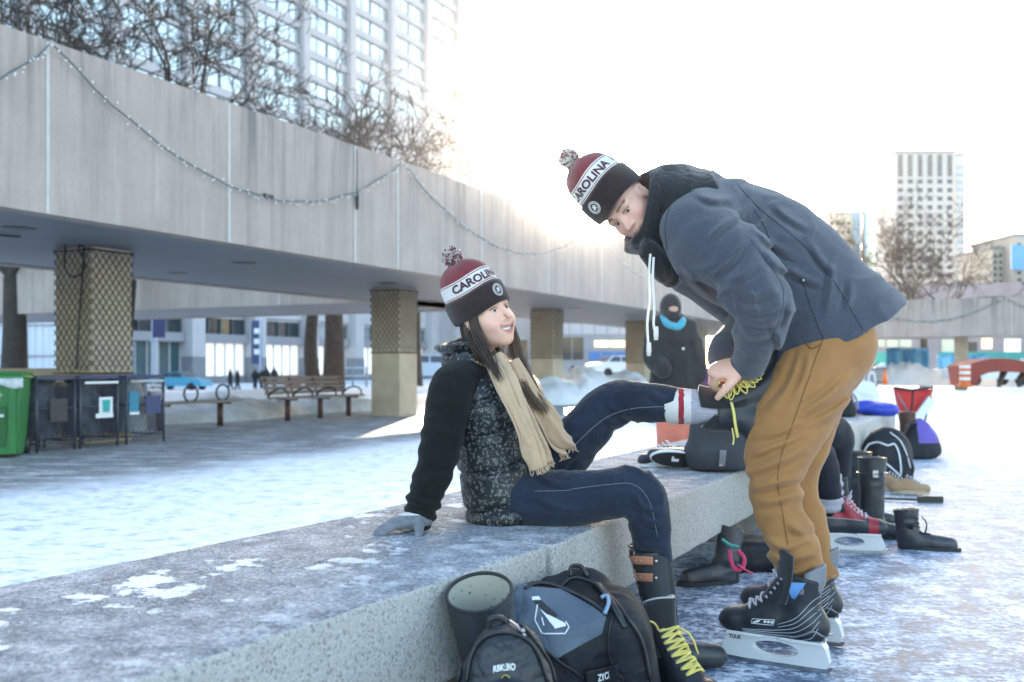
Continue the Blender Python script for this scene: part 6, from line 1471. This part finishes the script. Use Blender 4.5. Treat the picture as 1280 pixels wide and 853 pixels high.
# the woman's: one on the raised foot, one standing empty
zu = Vector((-.93, .10, .10)); tx = Vector((.24, .04, .97)); wsk = make_skate('ice_skate', woman, m_skate, m_skate, m_lace_y, loose=True)
def local_at(loc, toe, up, lp_, sc):
    x = Vector(toe).normalized(); z = Vector(up); z = (z-x*z.dot(x)).normalized(); y = z.cross(x); return Vector(loc)-(x*lp_[0]+y*lp_[1]+z*lp_[2])*sc
place(wsk, local_at(P(898, 514, 3.36), tx, zu, (-.080, 0, .282), 1.0), tx, zu, 1.0, woman)
esk = make_skate('ice_skate', None, m_skate, m_skate, m_lace_y, loose=True, tongue_bind=m_bind)
place(esk, (.452, 2.74, 0), (.60, -.80, 0), sc=.98); tag(esk, 'empty black skate with loose yellow laces standing by the big bag', 'ice skate')
# loose yellow loops in the man's fingers
q = MB(); rl_ = random.Random(8)
for k_ in range(9):
    a0 = P(912+k_*3.4, 482-k_*2.2, 3.285); ln = .035+.02*rl_.random(); an = -1.9+k_*.22+rl_.gauss(0, .2); dx = Vector((math.cos(an), -.15, math.sin(an))); sdv = Vector((-math.sin(an), 0, math.cos(an)))
    q.tube(spline([list(a0), list(a0+dx*ln*.6+sdv*.010), list(a0+dx*ln*1.1), list(a0+dx*ln*.6-sdv*.012), list(a0+Vector((.004, .01, .004)))], 5), .0042, 6, flat=.6)
q.tube(spline([list(P(914, 503, 3.29)), list(P(917, 515, 3.275)), list(P(919, 530, 3.27)), list(P(922, 547, 3.275))], 5), .0055, 6, flat=.6); q.tube(spline([list(P(915, 535, 3.28)), list(P(917, 548, 3.275)), list(P(916, 556, 3.27))], 4), .003, 5)
q.build('lace_bow', m_lace_y, woman)

# ------------------------------------------------------------------ the seated person behind the man (mostly hidden)
seat = thing('person', 'seated person in dark jeans and red skates half hidden behind the bending man', 'person', (1.1, 5.0, .48))
m_slate = M('slate_jacket', (.040, .047, .058), .65, .2, 7, .35, 90, dist=.006)
hp, kn, an = A((1.10, 5.0, .60)), A(P(1040, 540, 5.3)), A(P(1046, 632, 5.82)); kn2, an2 = A(P(1014, 556, 5.0)), A(P(1036, 640, 5.33))
s = S(); s.chain([hp, hp+A((.06, -.02, .22)), A((1.27, 4.93, 1.0)), A((1.36, 4.9, 1.10))], [.13, .12, .10, .05], .05); 
for k_, a_ in ((kn, an), (kn2, an2)): s.chain([hp, hp*.4+k_*.6, k_*.9+hp*.1], [.07, .045, .03], .03)
s.chain([A((1.27, 4.76, .98)), A((1.42, 4.70, .80)), A((1.42, 4.88, .68))], [.06, .045, .035], .03); s.chain([A((1.27, 5.1, .98)), A((1.42, 5.12, .82)), A((1.42, 5.03, .72))], [.06, .045, .035], .03)
hand(s, (1.42, 4.88, .68), (.75, .1, -.6), (.5, -.1, .8), (-.1, -1, 0), (.4, .5, .4), .95); hand(s, (1.42, 5.03, .72), (.75, .0, -.6), (.5, .1, .8), (-.1, 1, 0), (.4, .5, .4), .95)
Head((1.44, 4.88, 1.19), (.80, -.15, -.58), (.5, 0, .85)).sdf(s, 0, False); s.build('body', m_skin, seat, .0065, col=lambda X: np.tile(SKIN_M, (len(X), 1)))
s = S(); s.ell((1.425, 4.88, 1.245), (.112, .105, .105), None, .02); s.ell((1.47, 4.86, 1.15), (.07, .07, .075), None, .01, -1); s.disp = lambda X: .003*np.sin(X[:, 2]*160); s.build('knit_cap', m_cuff, seat, .007)
s = S(); s.chain([A((1.05, 4.97, .56)), A((1.10, 4.95, .80)), A((1.25, 4.93, .98))], [.185, .17, .14], .06); s.chain([A((1.27, 4.78, .97)), A((1.42, 4.72, .80)), A((1.42, 4.87, .69))], [.085, .07, .06], .04); s.chain([A((1.27, 5.08, .97)), A((1.42, 5.1, .82)), A((1.42, 5.03, .73))], [.085, .07, .06], .04)
s.add(lambda X: .492-X[:, 2], .01, 0); s.disp = lambda X: .014*(ridges(X*A((6, 6, 11)))-.5); s.want_bvh = True; sj = s.build('jacket', m_slate, seat, .009)
q = MB(); patch(o_bvh[sj.name], [(900, 563), (908, 563), (906, 583), (898, 583)], 3, .006, q); q.build('snap_tab', m_grey_pl, sj, solid=.004)
q = MB(); q.ball(hit(o_bvh[sj.name], 901, 581, .012), .008, 5); q.build('snap', m_brass, sj)
s = S(); s.chain([hp+A((.1, 0, 0)), kn*.5+hp*.5, kn, kn*.5+an*.5, an+A((0, 0, .03))], [.12, .105, .095, .085, .075], .04); s.chain([hp+A((.1, -.08, 0)), kn2, an2+A((0, 0, .10))], [.11, .085, .07], .04)
s.disp = lambda X: .012*(ridges(X*A((8, 8, 15)))-.5); s.build('jeans', M('black_denim', (.014, .017, .024), .8, .3, 6, .3, 300), seat, .008)
s = S(); s.chain([an2+A((-.01, 0, .16)), an2+A((0, 0, .06))], [.082, .078], .02); s.disp = lambda X: .004*np.sin(X[:, 2]*140); s.build('ribbed_cuff', m_sock, seat, .007)
s = S(); s.chain([an2+A((0, 0, .12)), an2+A((0, 0, .0))], [.056, .042], .02); s.chain([an+A((0, 0, .08)), an+A((0, 0, .0))], [.056, .042], .02); s.build('black_sock', m_black_knit, seat, .007)
rsk = make_skate('red_ice_skate', seat, m_skate, m_skate, m_lace_w, upper=m_red_l)
place(rsk, P(1062, 690, 5.32), (.97, -.22, 0), sc=1.10, parent=seat); rsk.location.z = -.48
gsk = make_skate('grey_ice_skate', seat, M('olive_grey_leather', (.10, .10, .09), .5, .2), m_skate, m_lace_w)
place(gsk, P(1052, 664, 5.85), (.99, -.15, 0), sc=.95, parent=seat); gsk.location.z = -.48

# ------------------------------------------------------------------ boots and shoes standing about
def loose_boot(name, label, top, ank, toe, r1, r2, mat, cat='boot', group=None, heel=0, cuff=None, cave=.0, sole=True):
    s, fd_ = boot_sdf(top, ank, toe, r1, r2); tp, ak = A(top), A(ank); s.chain([tp+unit(tp-ak)*.05, tp-unit(tp-ak)*.10], [r1*.86, r1*.80], .006, -1)
    s.disp = lambda X: .006*(ridges(X*A((13, 13, 24)))-.5); s.want_bvh = True
    o = s.build(name, mat, None, .0055)
    if sole:
        q = MB(); ln = np.linalg.norm((A(toe)-ak)[:2]); c = (ak*.5+A(toe)*.5); x = Vector((*fd_[:2], 0)); y = Vector((-x.y, x.x, 0)); out_ = []
        for a in np.linspace(0, 2*math.pi, 28, endpoint=False):
            out_.append((math.cos(a)*(ln*.5+.055), math.sin(a)*.046*(1-.12*math.cos(a+2.6))))
        q.prism(out_, (c[0], c[1], 0), x, y, .001, .020); 
        if heel:
            hx = Vector((ak[0], ak[1], 0))-x*.015; q.rbox((hx.x, hx.y, heel/2+.001), (.075, .075, heel), math.atan2(x.y, x.x), .012)
        q.build('sole', m_sole, o)
    return tag(o, label, cat, group)
m_black_lthr = M('scuffed_black_leather', (.018, .020, .024), .42, .3, 14, .4, 50, spec=.6, dist=.006, col2=(.05, .055, .065))
m_lin2, t, b, N, L = nodes('spotted_boot_lining'); co = N('TexCoord').outputs['Object']; vo = N('TexVoronoi'); vo.inputs['Scale'].default_value = 60; L(co, vo.inputs['Vector'])
L(ramp(N('ValToRGB'), [(.16, (.16, .15, .12)), (.24, (.45, .45, .395))]).outputs[0], b.inputs['Base Color']); L(vo.outputs['Distance'], [n for n in t.nodes if n.bl_idname == 'ShaderNodeValToRGB'][0].inputs[0]); b.inputs['Roughness'].default_value = .9
b2 = thing('tall_boot', 'empty grey rubber boot with a pale spotted lining behind the small rucksack', 'boot', (-.05, 2.5, 0))
tpb, akb = A(P(599, 741, 2.38)), A((-.035, 2.52, .12)); axb = unit(tpb-akb); Mb = Vector(axb).to_track_quat('Z', 'Y').to_matrix()
q = MB(); q.lathe([(.060, -.30), (.068, -.2), (.0755, -.09), (.0795, -.012), (.0805, 0), (.0785, .003), (.0755, 0)], (0, 0, 0), 40, cap=False); q.v = [tuple(Mb @ Vector(v)+Vector(tpb)) for v in q.v]; q.build('shaft', m_boot, b2)
q = MB(); q.lathe([(.010, -.27), (.060, -.26), (.068, -.16), (.0735, -.06), (.0752, -.002)], (0, 0, 0), 40, cap=False); q.v = [tuple(Mb @ Vector((v[0]*(1-.02*math.sin(v[2]*90)), v[1], v[2]))+Vector(tpb)) for v in q.v]; q.build('lining', m_lin2, b2)
q = MB(); q.tube([Mb @ Vector((math.cos(a)*.0785, math.sin(a)*.0785, .002))+Vector(tpb) for a in np.linspace(0, 2*math.pi, 40)], .0045, 8, cap=False); q.build('rim', m_sole, b2)
s, fd_ = boot_sdf(akb+axb*.07, akb, (.10, 2.46, .04), .062, .056); s.build('foot', m_boot, b2, .006)
def well(label, px, py, y_, lab_b, ht=.40):
    base = P(px, py, y_); o = loose_boot('wellington_boot', label, (base.x, y_, ht), (base.x, y_, .09), (base.x+.17, y_-.07, .04), .078, .062, m_boot, group='tall wellington boots beside the seated person')
    bvv = o_bvh[o.name]
    q = MB(); q.tube([(base.x+.079*math.cos(a), y_+.079*math.sin(a), ht) for a in np.linspace(0, 6.2832, 30)], .005, 6, cap=False); q.build('rim', m_sole, o)
    if lab_b:
        q = MB(); q.rbox((base.x-.01, y_-.080, ht-.085), (.035, .010, .045), 0, .004); q.rbox((base.x+.045, y_-.066, ht-.085), (.02, .010, .025), .5, .004); q.build('buckle', m_steel, o)
        q = MB(); q.tube([(base.x+.080*math.cos(a), y_+.080*math.sin(a), ht-.085) for a in np.linspace(0, 6.2832, 30)], .010, 6, cap=False, flat=.4); q.build('strap', m_boot, o)
well('front wellington boot with a metal buckle, standing tall on the ice', 1090, 672, 5.78, True, .462); well('rear wellington boot with a plain top, half hidden behind the buckled one', 1073, 660, 6.3, False, .45)
ab = loose_boot('ankle_boot', 'scuffed black lace up ankle boot standing alone right of the wellington boots', A((2.155, 5.45, .215)), A((2.165, 5.44, .085)), A((2.36, 5.36, .045)), .066, .056, m_black_lthr, heel=.03)
q = MB(); bvv = o_bvh[ab.name]
for i in range(4): stitch(bvv, [(1144+i*2.0, 648+i*5.5), (1151, 650+i*5.5), (1157+i*2, 652+i*5.5)], .004, lift=.003, mb=q)
q.tube(spline([list(P(1152, 646, 5.36)), list(P(1158, 655, 5.33)), list(P(1156, 668, 5.32))], 5), .004, 5); q.build('laces', m_black_knit, ab)
hb_ = loose_boot('heeled_boot', 'black leather boot with a block heel lying under the bench', A((1.02, 4.62, .24)), A((.985, 4.58, .115)), A((.80, 4.52, .05)), .060, .056, m_black_lthr, heel=.07)
def shoe(name, label, loc, toe, mat, trim, lace, sc=1., up=(0, 0, 1), cat='shoe', group=None):
    s = S(); s.chain([(-.10, 0, .048), (-.02, 0, .045), (.07, 0, .036), (.13, 0, .034)], [.043, .042, .042, .036], .02); s.chain([(-.10, 0, .05), (-.095, 0, .085)], [.040, .042], .02); s.chain([(.05, 0, .05), (0, 0, .075), (-.04, 0, .095)], [.032, .034, .032], .02)
    s.cut((0, 0, .018), (0, 0, -1), .003); s.ell((-.078, 0, .115), (.062, .030, .055), None, .008, -1); s.want_bvh = True
    o = s.build(name, mat, None, .005); bvx = o_bvh[o.name]
    q = MB(); out_ = [(math.cos(a)*.145+.012, math.sin(a)*(.046+.006*math.cos(a))) for a in np.linspace(0, 2*math.pi, 30, endpoint=False)]; q.prism(out_, (0, 0, 0), (1, 0, 0), (0, 1, 0), 0, .026); q.build('sole', trim, o)
    q = MB()
    for i in range(5):
        x = .075-.022*i; z = .09+.012*i; q.tube([Vector((x+.004, -.026, z-.016)), Vector((x+.01, 0, z+.004)), Vector((x-.002, .026, z-.014))], .0045, 5)
    q.build('laces', lace, o)
    place(o, loc, toe, up, sc); return tag(o, label, cat, group)
m_tan_sh = M('tan_suede', (.38, .24, .13), .85, .15); m_tan_sole = M('pale_tan_sole', (.42, .33, .22), .7, .1); m_red_trim = M('dark_red_trim', (.22, .02, .03), .5, .1)
shoe('tan_shoe', 'left of a pair of tan lace up shoes beside the black rucksack', P(1113, 617, 7.95)*1, (.93, -.3, 0), m_tan_sh, m_tan_sole, m_lace_w, group='pair of tan shoes'); 
shoe('tan_shoe', 'right and nearer of a pair of tan lace up shoes with tangled pale laces', P(1135, 620, 7.7)*1, (.96, -.2, 0), m_tan_sh, m_tan_sole, m_lace_w, group='pair of tan shoes')
for o in list(bpy.data.objects):
    if o.name.startswith('tan_shoe') and o.parent is None: o.location.z = .012
sn1 = shoe('sneaker', 'black sneaker with white laces standing upright on the bench', P(832, 578, 5.12), (-.93, -.25, 0), m_skate, m_white_pl, m_white_pl, .92, group='pair of black sneakers'); sn1.location.z = .483
sn2 = shoe('sneaker', 'black sneaker lying on its side on the bench with a white mark on its sole', P(848, 576, 4.96), (-.98, -.12, .10), m_skate, m_white_pl, m_white_pl, .92, up=(.0, .93, .36), group='pair of black sneakers'); sn2.location.z = .529
q = MB(); q.prism([(math.cos(a)*.140, math.sin(a)*.043) for a in np.linspace(0, 2*math.pi, 28, endpoint=False)], (.012, 0, -.001), (1, 0, 0), (0, 1, 0), -.004, 0); so = q.build('outsole', m_sole, None); so.parent = sn2
q = MB(); q.box((.02, 0, -.0065), (.04, .016, .003)); q.box((.035, .014, -.0065), (.012, .012, .003)); q.build('white_mark', m_label, None).parent = sn2

# ------------------------------------------------------------------ bags
m_bag = M('black_bag_nylon', (.009, .010, .013), .6, .3, 9, .5, 260, dist=.002, col2=(.018, .021, .026), crumple=.4, cs=12, spec=.35); m_bag_s = M('slate_blue_ripstop', (.060, .085, .120), .6, .2, 8, .5, 300, dist=.002, col2=(.120, .155, .200), crumple=.5, cs=12)
m_bag_in = M('bag_inside_dark', (.008, .008, .008), .9, .2); m_zip = M('zip_black', (.02, .02, .022), .4, .1); m_pull = M('blue_grey_pull', (.22, .32, .46), .35, .1)
bagT = thing('holdall', 'big black and slate sports holdall with a white emblem leaning on the bench', 'bag', (.19, 2.70, 0))
s = S(); ya = .34; Rb = np.array([(math.cos(ya), math.sin(ya), 0), (-math.sin(ya)*.97, math.cos(ya)*.97, .24), (.06, -.24, .97)])
s.rbox((.165, 2.70, .185), (.185, .12, .195), Rb, .085, .03); s.ell((.06, 2.66, .30), (.10, .09, .115), Rb, .05); s.ell((.27, 2.74, .26), (.10, .09, .13), Rb, .05); s.chain([(.12, 2.80, .355), (.215, 2.80, .375), (.27, 2.78, .32)], [.045, .05, .045], .04)
s.chain([(.285, 2.62, .29), (.325, 2.66, .16), (.315, 2.70, .02)], [.05, .065, .07], .05)
s.add(lambda X: .002-X[:, 2], .01, 0)
def bag_d(X): return .020*(ridges(X*A((7, 7, 8))+2)-.55)+.008*(ridges(X*17)-.5)
s.disp = bag_d; s.want_bvh = True; bg_ = s.build('bag_body', m_bag, bagT, .0055); bvB = o_bvh[bg_.name]
q = MB(); patch(bvB, [(634, 724), (650, 726), (664, 735), (700, 737), (742, 760), (758, 772), (752, 792), (733, 802), (697, 822), (664, 796), (640, 778)], 3, .004, q); pn = q.build('slate_panel', m_bag_s, bagT)
q = MB(); stitch(bvB, [(633, 716), (634, 740), (637, 778)], .0065, lift=.006, mb=q); stitch(bvB, [(656, 738), (672, 731), (690, 733), (716, 743), (742, 757), (760, 770)], .0060, lift=.005, mb=q); stitch(bvB, [(638, 778), (664, 797), (697, 824), (728, 846)], .004, lift=.005, mb=q)
stitch(bvB, [(702, 735), (716, 724), (736, 728), (760, 745), (782, 772), (800, 800), (812, 850)], .005, lift=.006, mb=q); stitch(bvB, [(766, 768), (760, 800), (764, 826), (780, 850)], .003, lift=.004, mb=q); q.build('zip_piping', m_zip, bagT)
q = MB(); patch(bvB, [(704, 737), (716, 729), (734, 733), (752, 748), (748, 756), (724, 746)], 3, .003, q); q.build('open_pocket', m_bag_in, bagT)
q = MB(); q.tube(spline([list(hit(bvB, 714, 722, .004)), list(hit(bvB, 716, 716, .02)), list(hit(bvB, 726, 715, .02)), list(hit(bvB, 734, 722, .004))], 6), .010, 8, flat=.6); q.tube(spline([list(hit(bvB, 742, 730, .004)), list(hit(bvB, 752, 742, .016)), list(hit(bvB, 768, 765, .012)), list(hit(bvB, 782, 785, .004))], 6), .010, 8, flat=.5); q.build('carry_handle', m_zip, bagT)
q = MB(); q.tube(spline([list(hit(bvB, 751, 752, .012)), list(hit(bvB, 758, 752, .016)), list(hit(bvB, 760, 760, .016)), list(hit(bvB, 756, 770, .012))], 5), .0055, 7); q.build('zip_pull', m_pull, bagT)
q = MB()
def thick(poly): patch(bvB, poly, 3, .0065, q)
thick([(664.5, 748), (673, 747), (675, 751), (665, 752)]); thick([(674, 762), (682, 769), (706, 781), (706, 784), (693, 787)])
for a_, b_ in (((671, 757), (668.5, 776)), ((668.5, 776), (678, 792.5)), ((678, 792.5), (705, 792.5)), ((705, 792.5), (710, 785)), ((710, 785), (706, 778.5)), ((677, 773), (680, 783))):
    q.tube([hit(bvB, a_[0]+(b_[0]-a_[0])*t_, a_[1]+(b_[1]-a_[1])*t_, .006) for t_ in np.linspace(0, 1, 6)], .0022, 5)
q.build('emblem', m_label, bagT)
q = MB(); patch(bvB, [(666, 753), (676, 752), (697, 772), (690, 774), (676, 762)], 3, .006, q); q.build('emblem_stroke', m_zip, bagT)
q = MB(); patch(bvB, [(730, 838), (772, 828), (776, 853), (734, 862)], 4, .008, q); q.build('side_strap', m_bag, bagT, solid=.004)
q = MB(); text_on(lambda x, y: hit(bvB, 743+x-y*.1, 850-y-x*.28, .013), 'ZYCI', 9, q, 0, .03, 19); q.build('strap_lettering', m_label, bagT)
# the small dark rucksack in front
ruck = thing('rucksack', 'small shiny black rucksack with white lettering nearest the camera', 'bag', (-.02, 2.18, 0))
s = S(); s.loft((-.012, 2.18, .0), np.eye(3), [.0, .12, .24, .345, .41, .43], [.124, .127, .118, .092, .056, .028], [.085, .088, .080, .066, .045, .025], [0, -.004, 0, .008, .015, .02], .02, pw=2.4, rnd=.03)
s.loft((-.010, 2.11, .0), np.eye(3), [.0, .14, .24, .31, .33], [.10, .102, .090, .062, .03], [.045, .05, .046, .034, .02], [0]*5, .012, pw=2.4, rnd=.03)
s.disp = lambda X: .010*(ridges(X*A((9, 9, 8))+6)-.5)+.003*(ridges(X*30)-.5); s.want_bvh = True
m_bag_sh = M('shiny_black_nylon', (.011, .013, .017), .36, .3, 10, .4, 200, spec=.5, dist=.003, col2=(.024, .029, .037), crumple=.5, cs=14); rb_ = s.build('bag_body', m_bag_sh, ruck, .005); bvR = o_bvh[rb_.name]
q = MB(); stitch(bvR, [(584, 853), (590, 822), (604, 800), (628, 792), (654, 798), (672, 818), (684, 853)], .004, lift=.004, mb=q); stitch(bvR, [(574, 853), (582, 820), (600, 790), (622, 775), (642, 776), (664, 796), (686, 828), (694, 853)], .003, lift=.003, mb=q); q.build('piping', m_zip, ruck)
q = MB(); q.tube(spline([list(P(611, 786, 2.2)), list(P(612, 774, 2.2)), list(P(626, 772, 2.2)), list(P(636, 780, 2.2))], 6), .010, 8, flat=.6); q.build('carry_handle', m_zip, ruck)
q = MB(); q.tube(spline([list(hit(bvR, 636, 779, .006)), list(hit(bvR, 645, 786, .007)), list(hit(bvR, 655, 797, .006))], 6), .0035, 6); q.ball(hit(bvR, 652, 792, .008), .006, 5); q.build('zip', m_steel, ruck)
q = MB(); text_on(lambda x, y: hit(bvR, 617+x, 840-y-x*.12+((x-13)/13)**2*1.2, .005), 'RBK:3IO', 8.5, q, 0, .035, 27); q.build('lettering', m_label, ruck)
q = MB(); q.tube([hit(bvR, 632+4.6*math.cos(a), 849-5*math.sin(a), .004) for a in np.linspace(0, math.pi, 12)], .0013, 5); q.build('yellow_arc', M('yellow_thread', (.50, .42, .08), .6, .1), ruck)
# under the bench
s = S(); s.rbox((1.21, 4.90, .075), (.17, .13, .07), None, .04); s.disp = lambda X: .012*(ridges(X*9)-.5); s.want_bvh = True; ub = tag(s.build('flat_bag', m_bag, None, .009), 'flat black bag with a red patch pushed under the bench', 'bag')
q = MB(); q.prism([(.03*math.cos(a)*(1 if i % 2 else .45), .03*math.sin(a)*(1 if i % 2 else .45)) for i, a in enumerate(np.linspace(0, 2*math.pi, 16, endpoint=False))], (1.27, 4.765, .10), (1, 0, 0), (0, 0, 1), 0, .005); q.build('red_patch', M('red_print', (.55, .03, .03), .6, .1), ub)
m_pink = fabric('pink_strap', (.62, .06, .16)); m_teal_s = fabric('teal_strap', (.05, .32, .28))
q = MB(); q.tube(spline([list(P(912, 688, 4.35)), list(P(914, 702, 4.30)), list(P(920, 712, 4.28)), list(P(928, 710, 4.28)), list(P(930, 698, 4.30)), list(P(922, 688, 4.33))], 6), .009, 7, flat=.4); q.tube(spline([list(P(922, 706, 4.28)), list(P(932, 713, 4.27)), list(P(941, 717, 4.25))], 5), .009, 7, flat=.5); ps = tag(q.build('pink_strap', m_pink), 'pink and teal looped strap hanging by the boot under the bench', 'strap')
q = MB(); q.tube(spline([list(P(902, 674, 4.36)), list(P(912, 681, 4.35)), list(P(924, 684, 4.34))], 5), .013, 7, flat=.5); q.build('teal_band', m_teal_s, ps)
# rucksack with white piping, purple bag, hockey stick
s = S(); c = P(1108, 600, 8.9); s.loft((c.x, 8.9, 0), np.eye(3), [.0, .15, .30, .40, .45], [.215, .22, .19, .12, .05], [.13, .14, .12, .08, .04], None, .02, pw=2.5, rnd=.04); s.loft((c.x-.01, 8.77, 0), np.eye(3), [.0, .14, .26, .33, .355], [.165, .17, .14, .09, .04], [.06, .06, .055, .04, .02], None, .015, pw=2.5, rnd=.03)
s.disp = lambda X: .015*(ridges(X*8)-.5); s.want_bvh = True; bp = tag(s.build('rucksack', m_bag, None, .010), 'black rucksack with white piping standing on the ice by the bench', 'bag'); bvp = o_bvh[bp.name]
q = MB(); stitch(bvp, [(1080, 566), (1087, 556), (1098, 554), (1109, 557), (1118, 556), (1124, 572), (1126, 600)], .008, lift=.008, mb=q); stitch(bvp, [(1112, 541), (1124, 551), (1132, 566), (1137, 585)], .006, lift=.008, mb=q); q.build('white_piping', m_label, bp)
q = MB(); q.tube(spline([list(P(1098, 546, 8.9)), list(P(1104, 539, 8.9)), list(P(1112, 539, 8.9)), list(P(1118, 546, 8.9))], 5), .018, 6); q.tube(spline([list(hit(bvp, 1134, 570, .01)), list(P(1141, 585, 8.8)), list(P(1138, 602, 8.7))], 5), .015, 6); q.build('strap', m_zip, bp)
s = S(); c = P(1148, 574, 10.7); s.loft((c.x, 10.7, 0), np.array([(1, 0, 0), (0, 1, 0), (-.10, 0, 1)]), [.0, .10, .25, .38, .43], [.23, .22, .17, .08, .04], [.14, .14, .11, .06, .03], None, .02, pw=2.4, rnd=.04); s.disp = lambda X: .02*(ridges(X*7)-.5); s.want_bvh = True
pbg = tag(s.build('holdall', [m_bag, M('purple_nylon', (.13, .085, .40), .5, .2, 8, .3, 60)], None, .012, matfn=lambda X: ((X[:, 0] > P(1142, 0, 10.7).x) & (X[:, 2] > .17) & (X[:, 2] < .42)).astype(int)), 'black and purple holdall slumped on the ice beyond the bench end', 'bag')
q = MB(); q.tube(spline([list(P(1128, 545, 10.55)), list(P(1137, 530, 10.55)), list(P(1146, 530, 10.55))], 5), .02, 6); q.build('strap', m_zip, pbg)
q = MB(); q.tube([(P(1092, 628, 7.3).x, 7.36, .022), (P(1150, 630, 7.25).x, 7.25, .022)], .016, 6, flat=.6); q.box(((P(1164, 630, 7.2)).x, 7.22, .028), (.18, .02, .05), -.1); tag(q.build('hockey_stick', m_zip), 'black hockey stick lying flat on the ice in front of the tan shoes', 'stick')
# things on and beside the far end of the bench
s = S(); bc_ = P(1089, 521, 10.5); s.ell((bc_.x, 10.45, .54), (.235, .17, .075), None, .03); s.ell((bc_.x+.14, 10.45, .53), (.10, .12, .055), None, .04); s.ell((bc_.x-.1, 10.5, .57), (.12, .12, .06), None, .04); s.disp = lambda X: .030*(ridges(X*A((6, 6, 10)))-.5)
s.add(lambda X: .482-X[:, 2], .006, 0); tag(s.build('blue_cloth', M('royal_blue_nylon', (.022, .05, .42), .5, .2, 8, .3, 60), None, .010), 'crumpled royal blue jacket lying on the far end of the bench', 'jacket')
s = S(); c = P(1056, 520, 9.9); s.loft((c.x, 10.05, .482), np.eye(3), [.0, .10, .2, .27, .30], [.15, .15, .13, .08, .04], [.10, .10, .09, .06, .03], None, .02, pw=2.4, rnd=.03); s.disp = lambda X: .016*(ridges(X*9)-.5); s.want_bvh = True
r2 = tag(s.build('rucksack', m_bag, None, .009), 'black rucksack sitting on the bench behind the mans thigh', 'bag')
q = MB(); q.tube(spline([list(P(1063, 490, 9.85)), list(P(1070, 498, 9.82)), list(P(1072, 512, 9.82))], 5), .012, 6); q.build('strap', m_grey_pl, r2)
s = S(); c = P(1100, 505, 11.2); s.loft((3.92, 11.05, .482), np.eye(3), [.0, .12, .26, .34], [.16, .15, .13, .08], [.07, .07, .05, .012], None, .02, pw=3, rnd=.02); s.disp = lambda X: .018*(ridges(X*8)-.5)
pbg2 = tag(s.build('carrier_bag', m_white_pl, None, .009), 'white plastic carrier bag standing behind the blue jacket', 'bag')
q = MB()
for dx in (-.07, .06): q.tube(spline([[3.92+dx-.03, 11.04, .80], [3.92+dx-.02, 11.03, .90], [3.92+dx+.03, 11.03, .91], [3.92+dx+.05, 11.04, .80]], 5), .012, 5)
q.build('handle', m_white_pl, pbg2)
m_brown = M('brown_leather', (.085, .035, .022), .5, .2)
bo2 = loose_boot('brown_boot', 'tall brown boot standing against the far end of the bench', A((4.27, 10.75, .50)), A((4.27, 10.75, .09)), A((4.42, 10.66, .04)), .085, .065, m_brown)
m_red_f = M('red_folding_fabric', (.55, .028, .028), .55, .15, 4, .3, 30); cart = thing('folding_chair', 'red folding camp chair with a grey strap behind the end of the bench', 'chair', (4.75, 12.4, 0))
W = lambda px, py, dy=0: P(px, py, 12.4+dy)
q = MB(); q.grid(lambda u, v: W(1117+(1166-1117)*u+(1128-1117)*v*(1-u)-(1166-1150)*v*u, 487+36*v+3*math.sin(u*6.28)*v, .10*math.sin(u*3.14)), 14, 10); q.build('seat_cloth', m_red_f, cart, solid=.015)
for a_, b_ in (((1117, 485), (1152, 545)), ((1166, 485), (1128, 545)), ((1118, 486), (1128, 544)), ((1165, 486), (1152, 545))):
    q = MB(); q.tube([W(*a_, .02), W(*b_, .05)], .014, 6); q.build('leg', m_grey_pl, cart)
q = MB(); q.tube([W(1141, 486, -.03), W(1140, 505, -.04), W(1138, 522, -.04)], .022, 6, flat=.4); q.tube([W(1117, 485), W(1140, 488), W(1166, 484)], .018, 6); q.build('strap', m_zip, cart)
q = MB(); a_ = W(1132, 540, -.35); b_ = W(1163, 497, -.35); dv = (b_-a_).normalized(); nv = Vector((-dv.z, 0, dv.x)); q.add([a_-nv*.06, a_+nv*.04, b_+nv*.02, b_-nv*.08], [(0, 1, 2, 3)]); tag(q.build('white_board', m_white_pl, solid=.02), 'narrow white board leaning in front of the red folding chair', 'board')
q = MB(); q.tube([W(1141, 527, -.3), W(1165, 496, -.3)], .014, 6); tag(q.build('dark_stick', m_zip), 'thin dark stick leaning along the white board', 'stick')
# ================================================================== thin haze volume added to make a glow round the sun
m_hz = bpy.data.materials.new('sun_glow_haze'); m_hz.use_nodes = True; t = m_hz.node_tree; t.nodes.remove(t.nodes['Principled BSDF'])
pv = t.nodes.new('ShaderNodeVolumePrincipled'); pv.inputs['Color'].default_value = (1, .98, .95, 1); pv.inputs['Density'].default_value = .00018; pv.inputs['Anisotropy'].default_value = .965
t.links.new(pv.outputs[0], t.nodes['Material Output'].inputs['Volume'])
q = MB(); q.box((20, 150, 43), (420, 420, 92)); tag(q.build('haze', m_hz), kind='stuff')
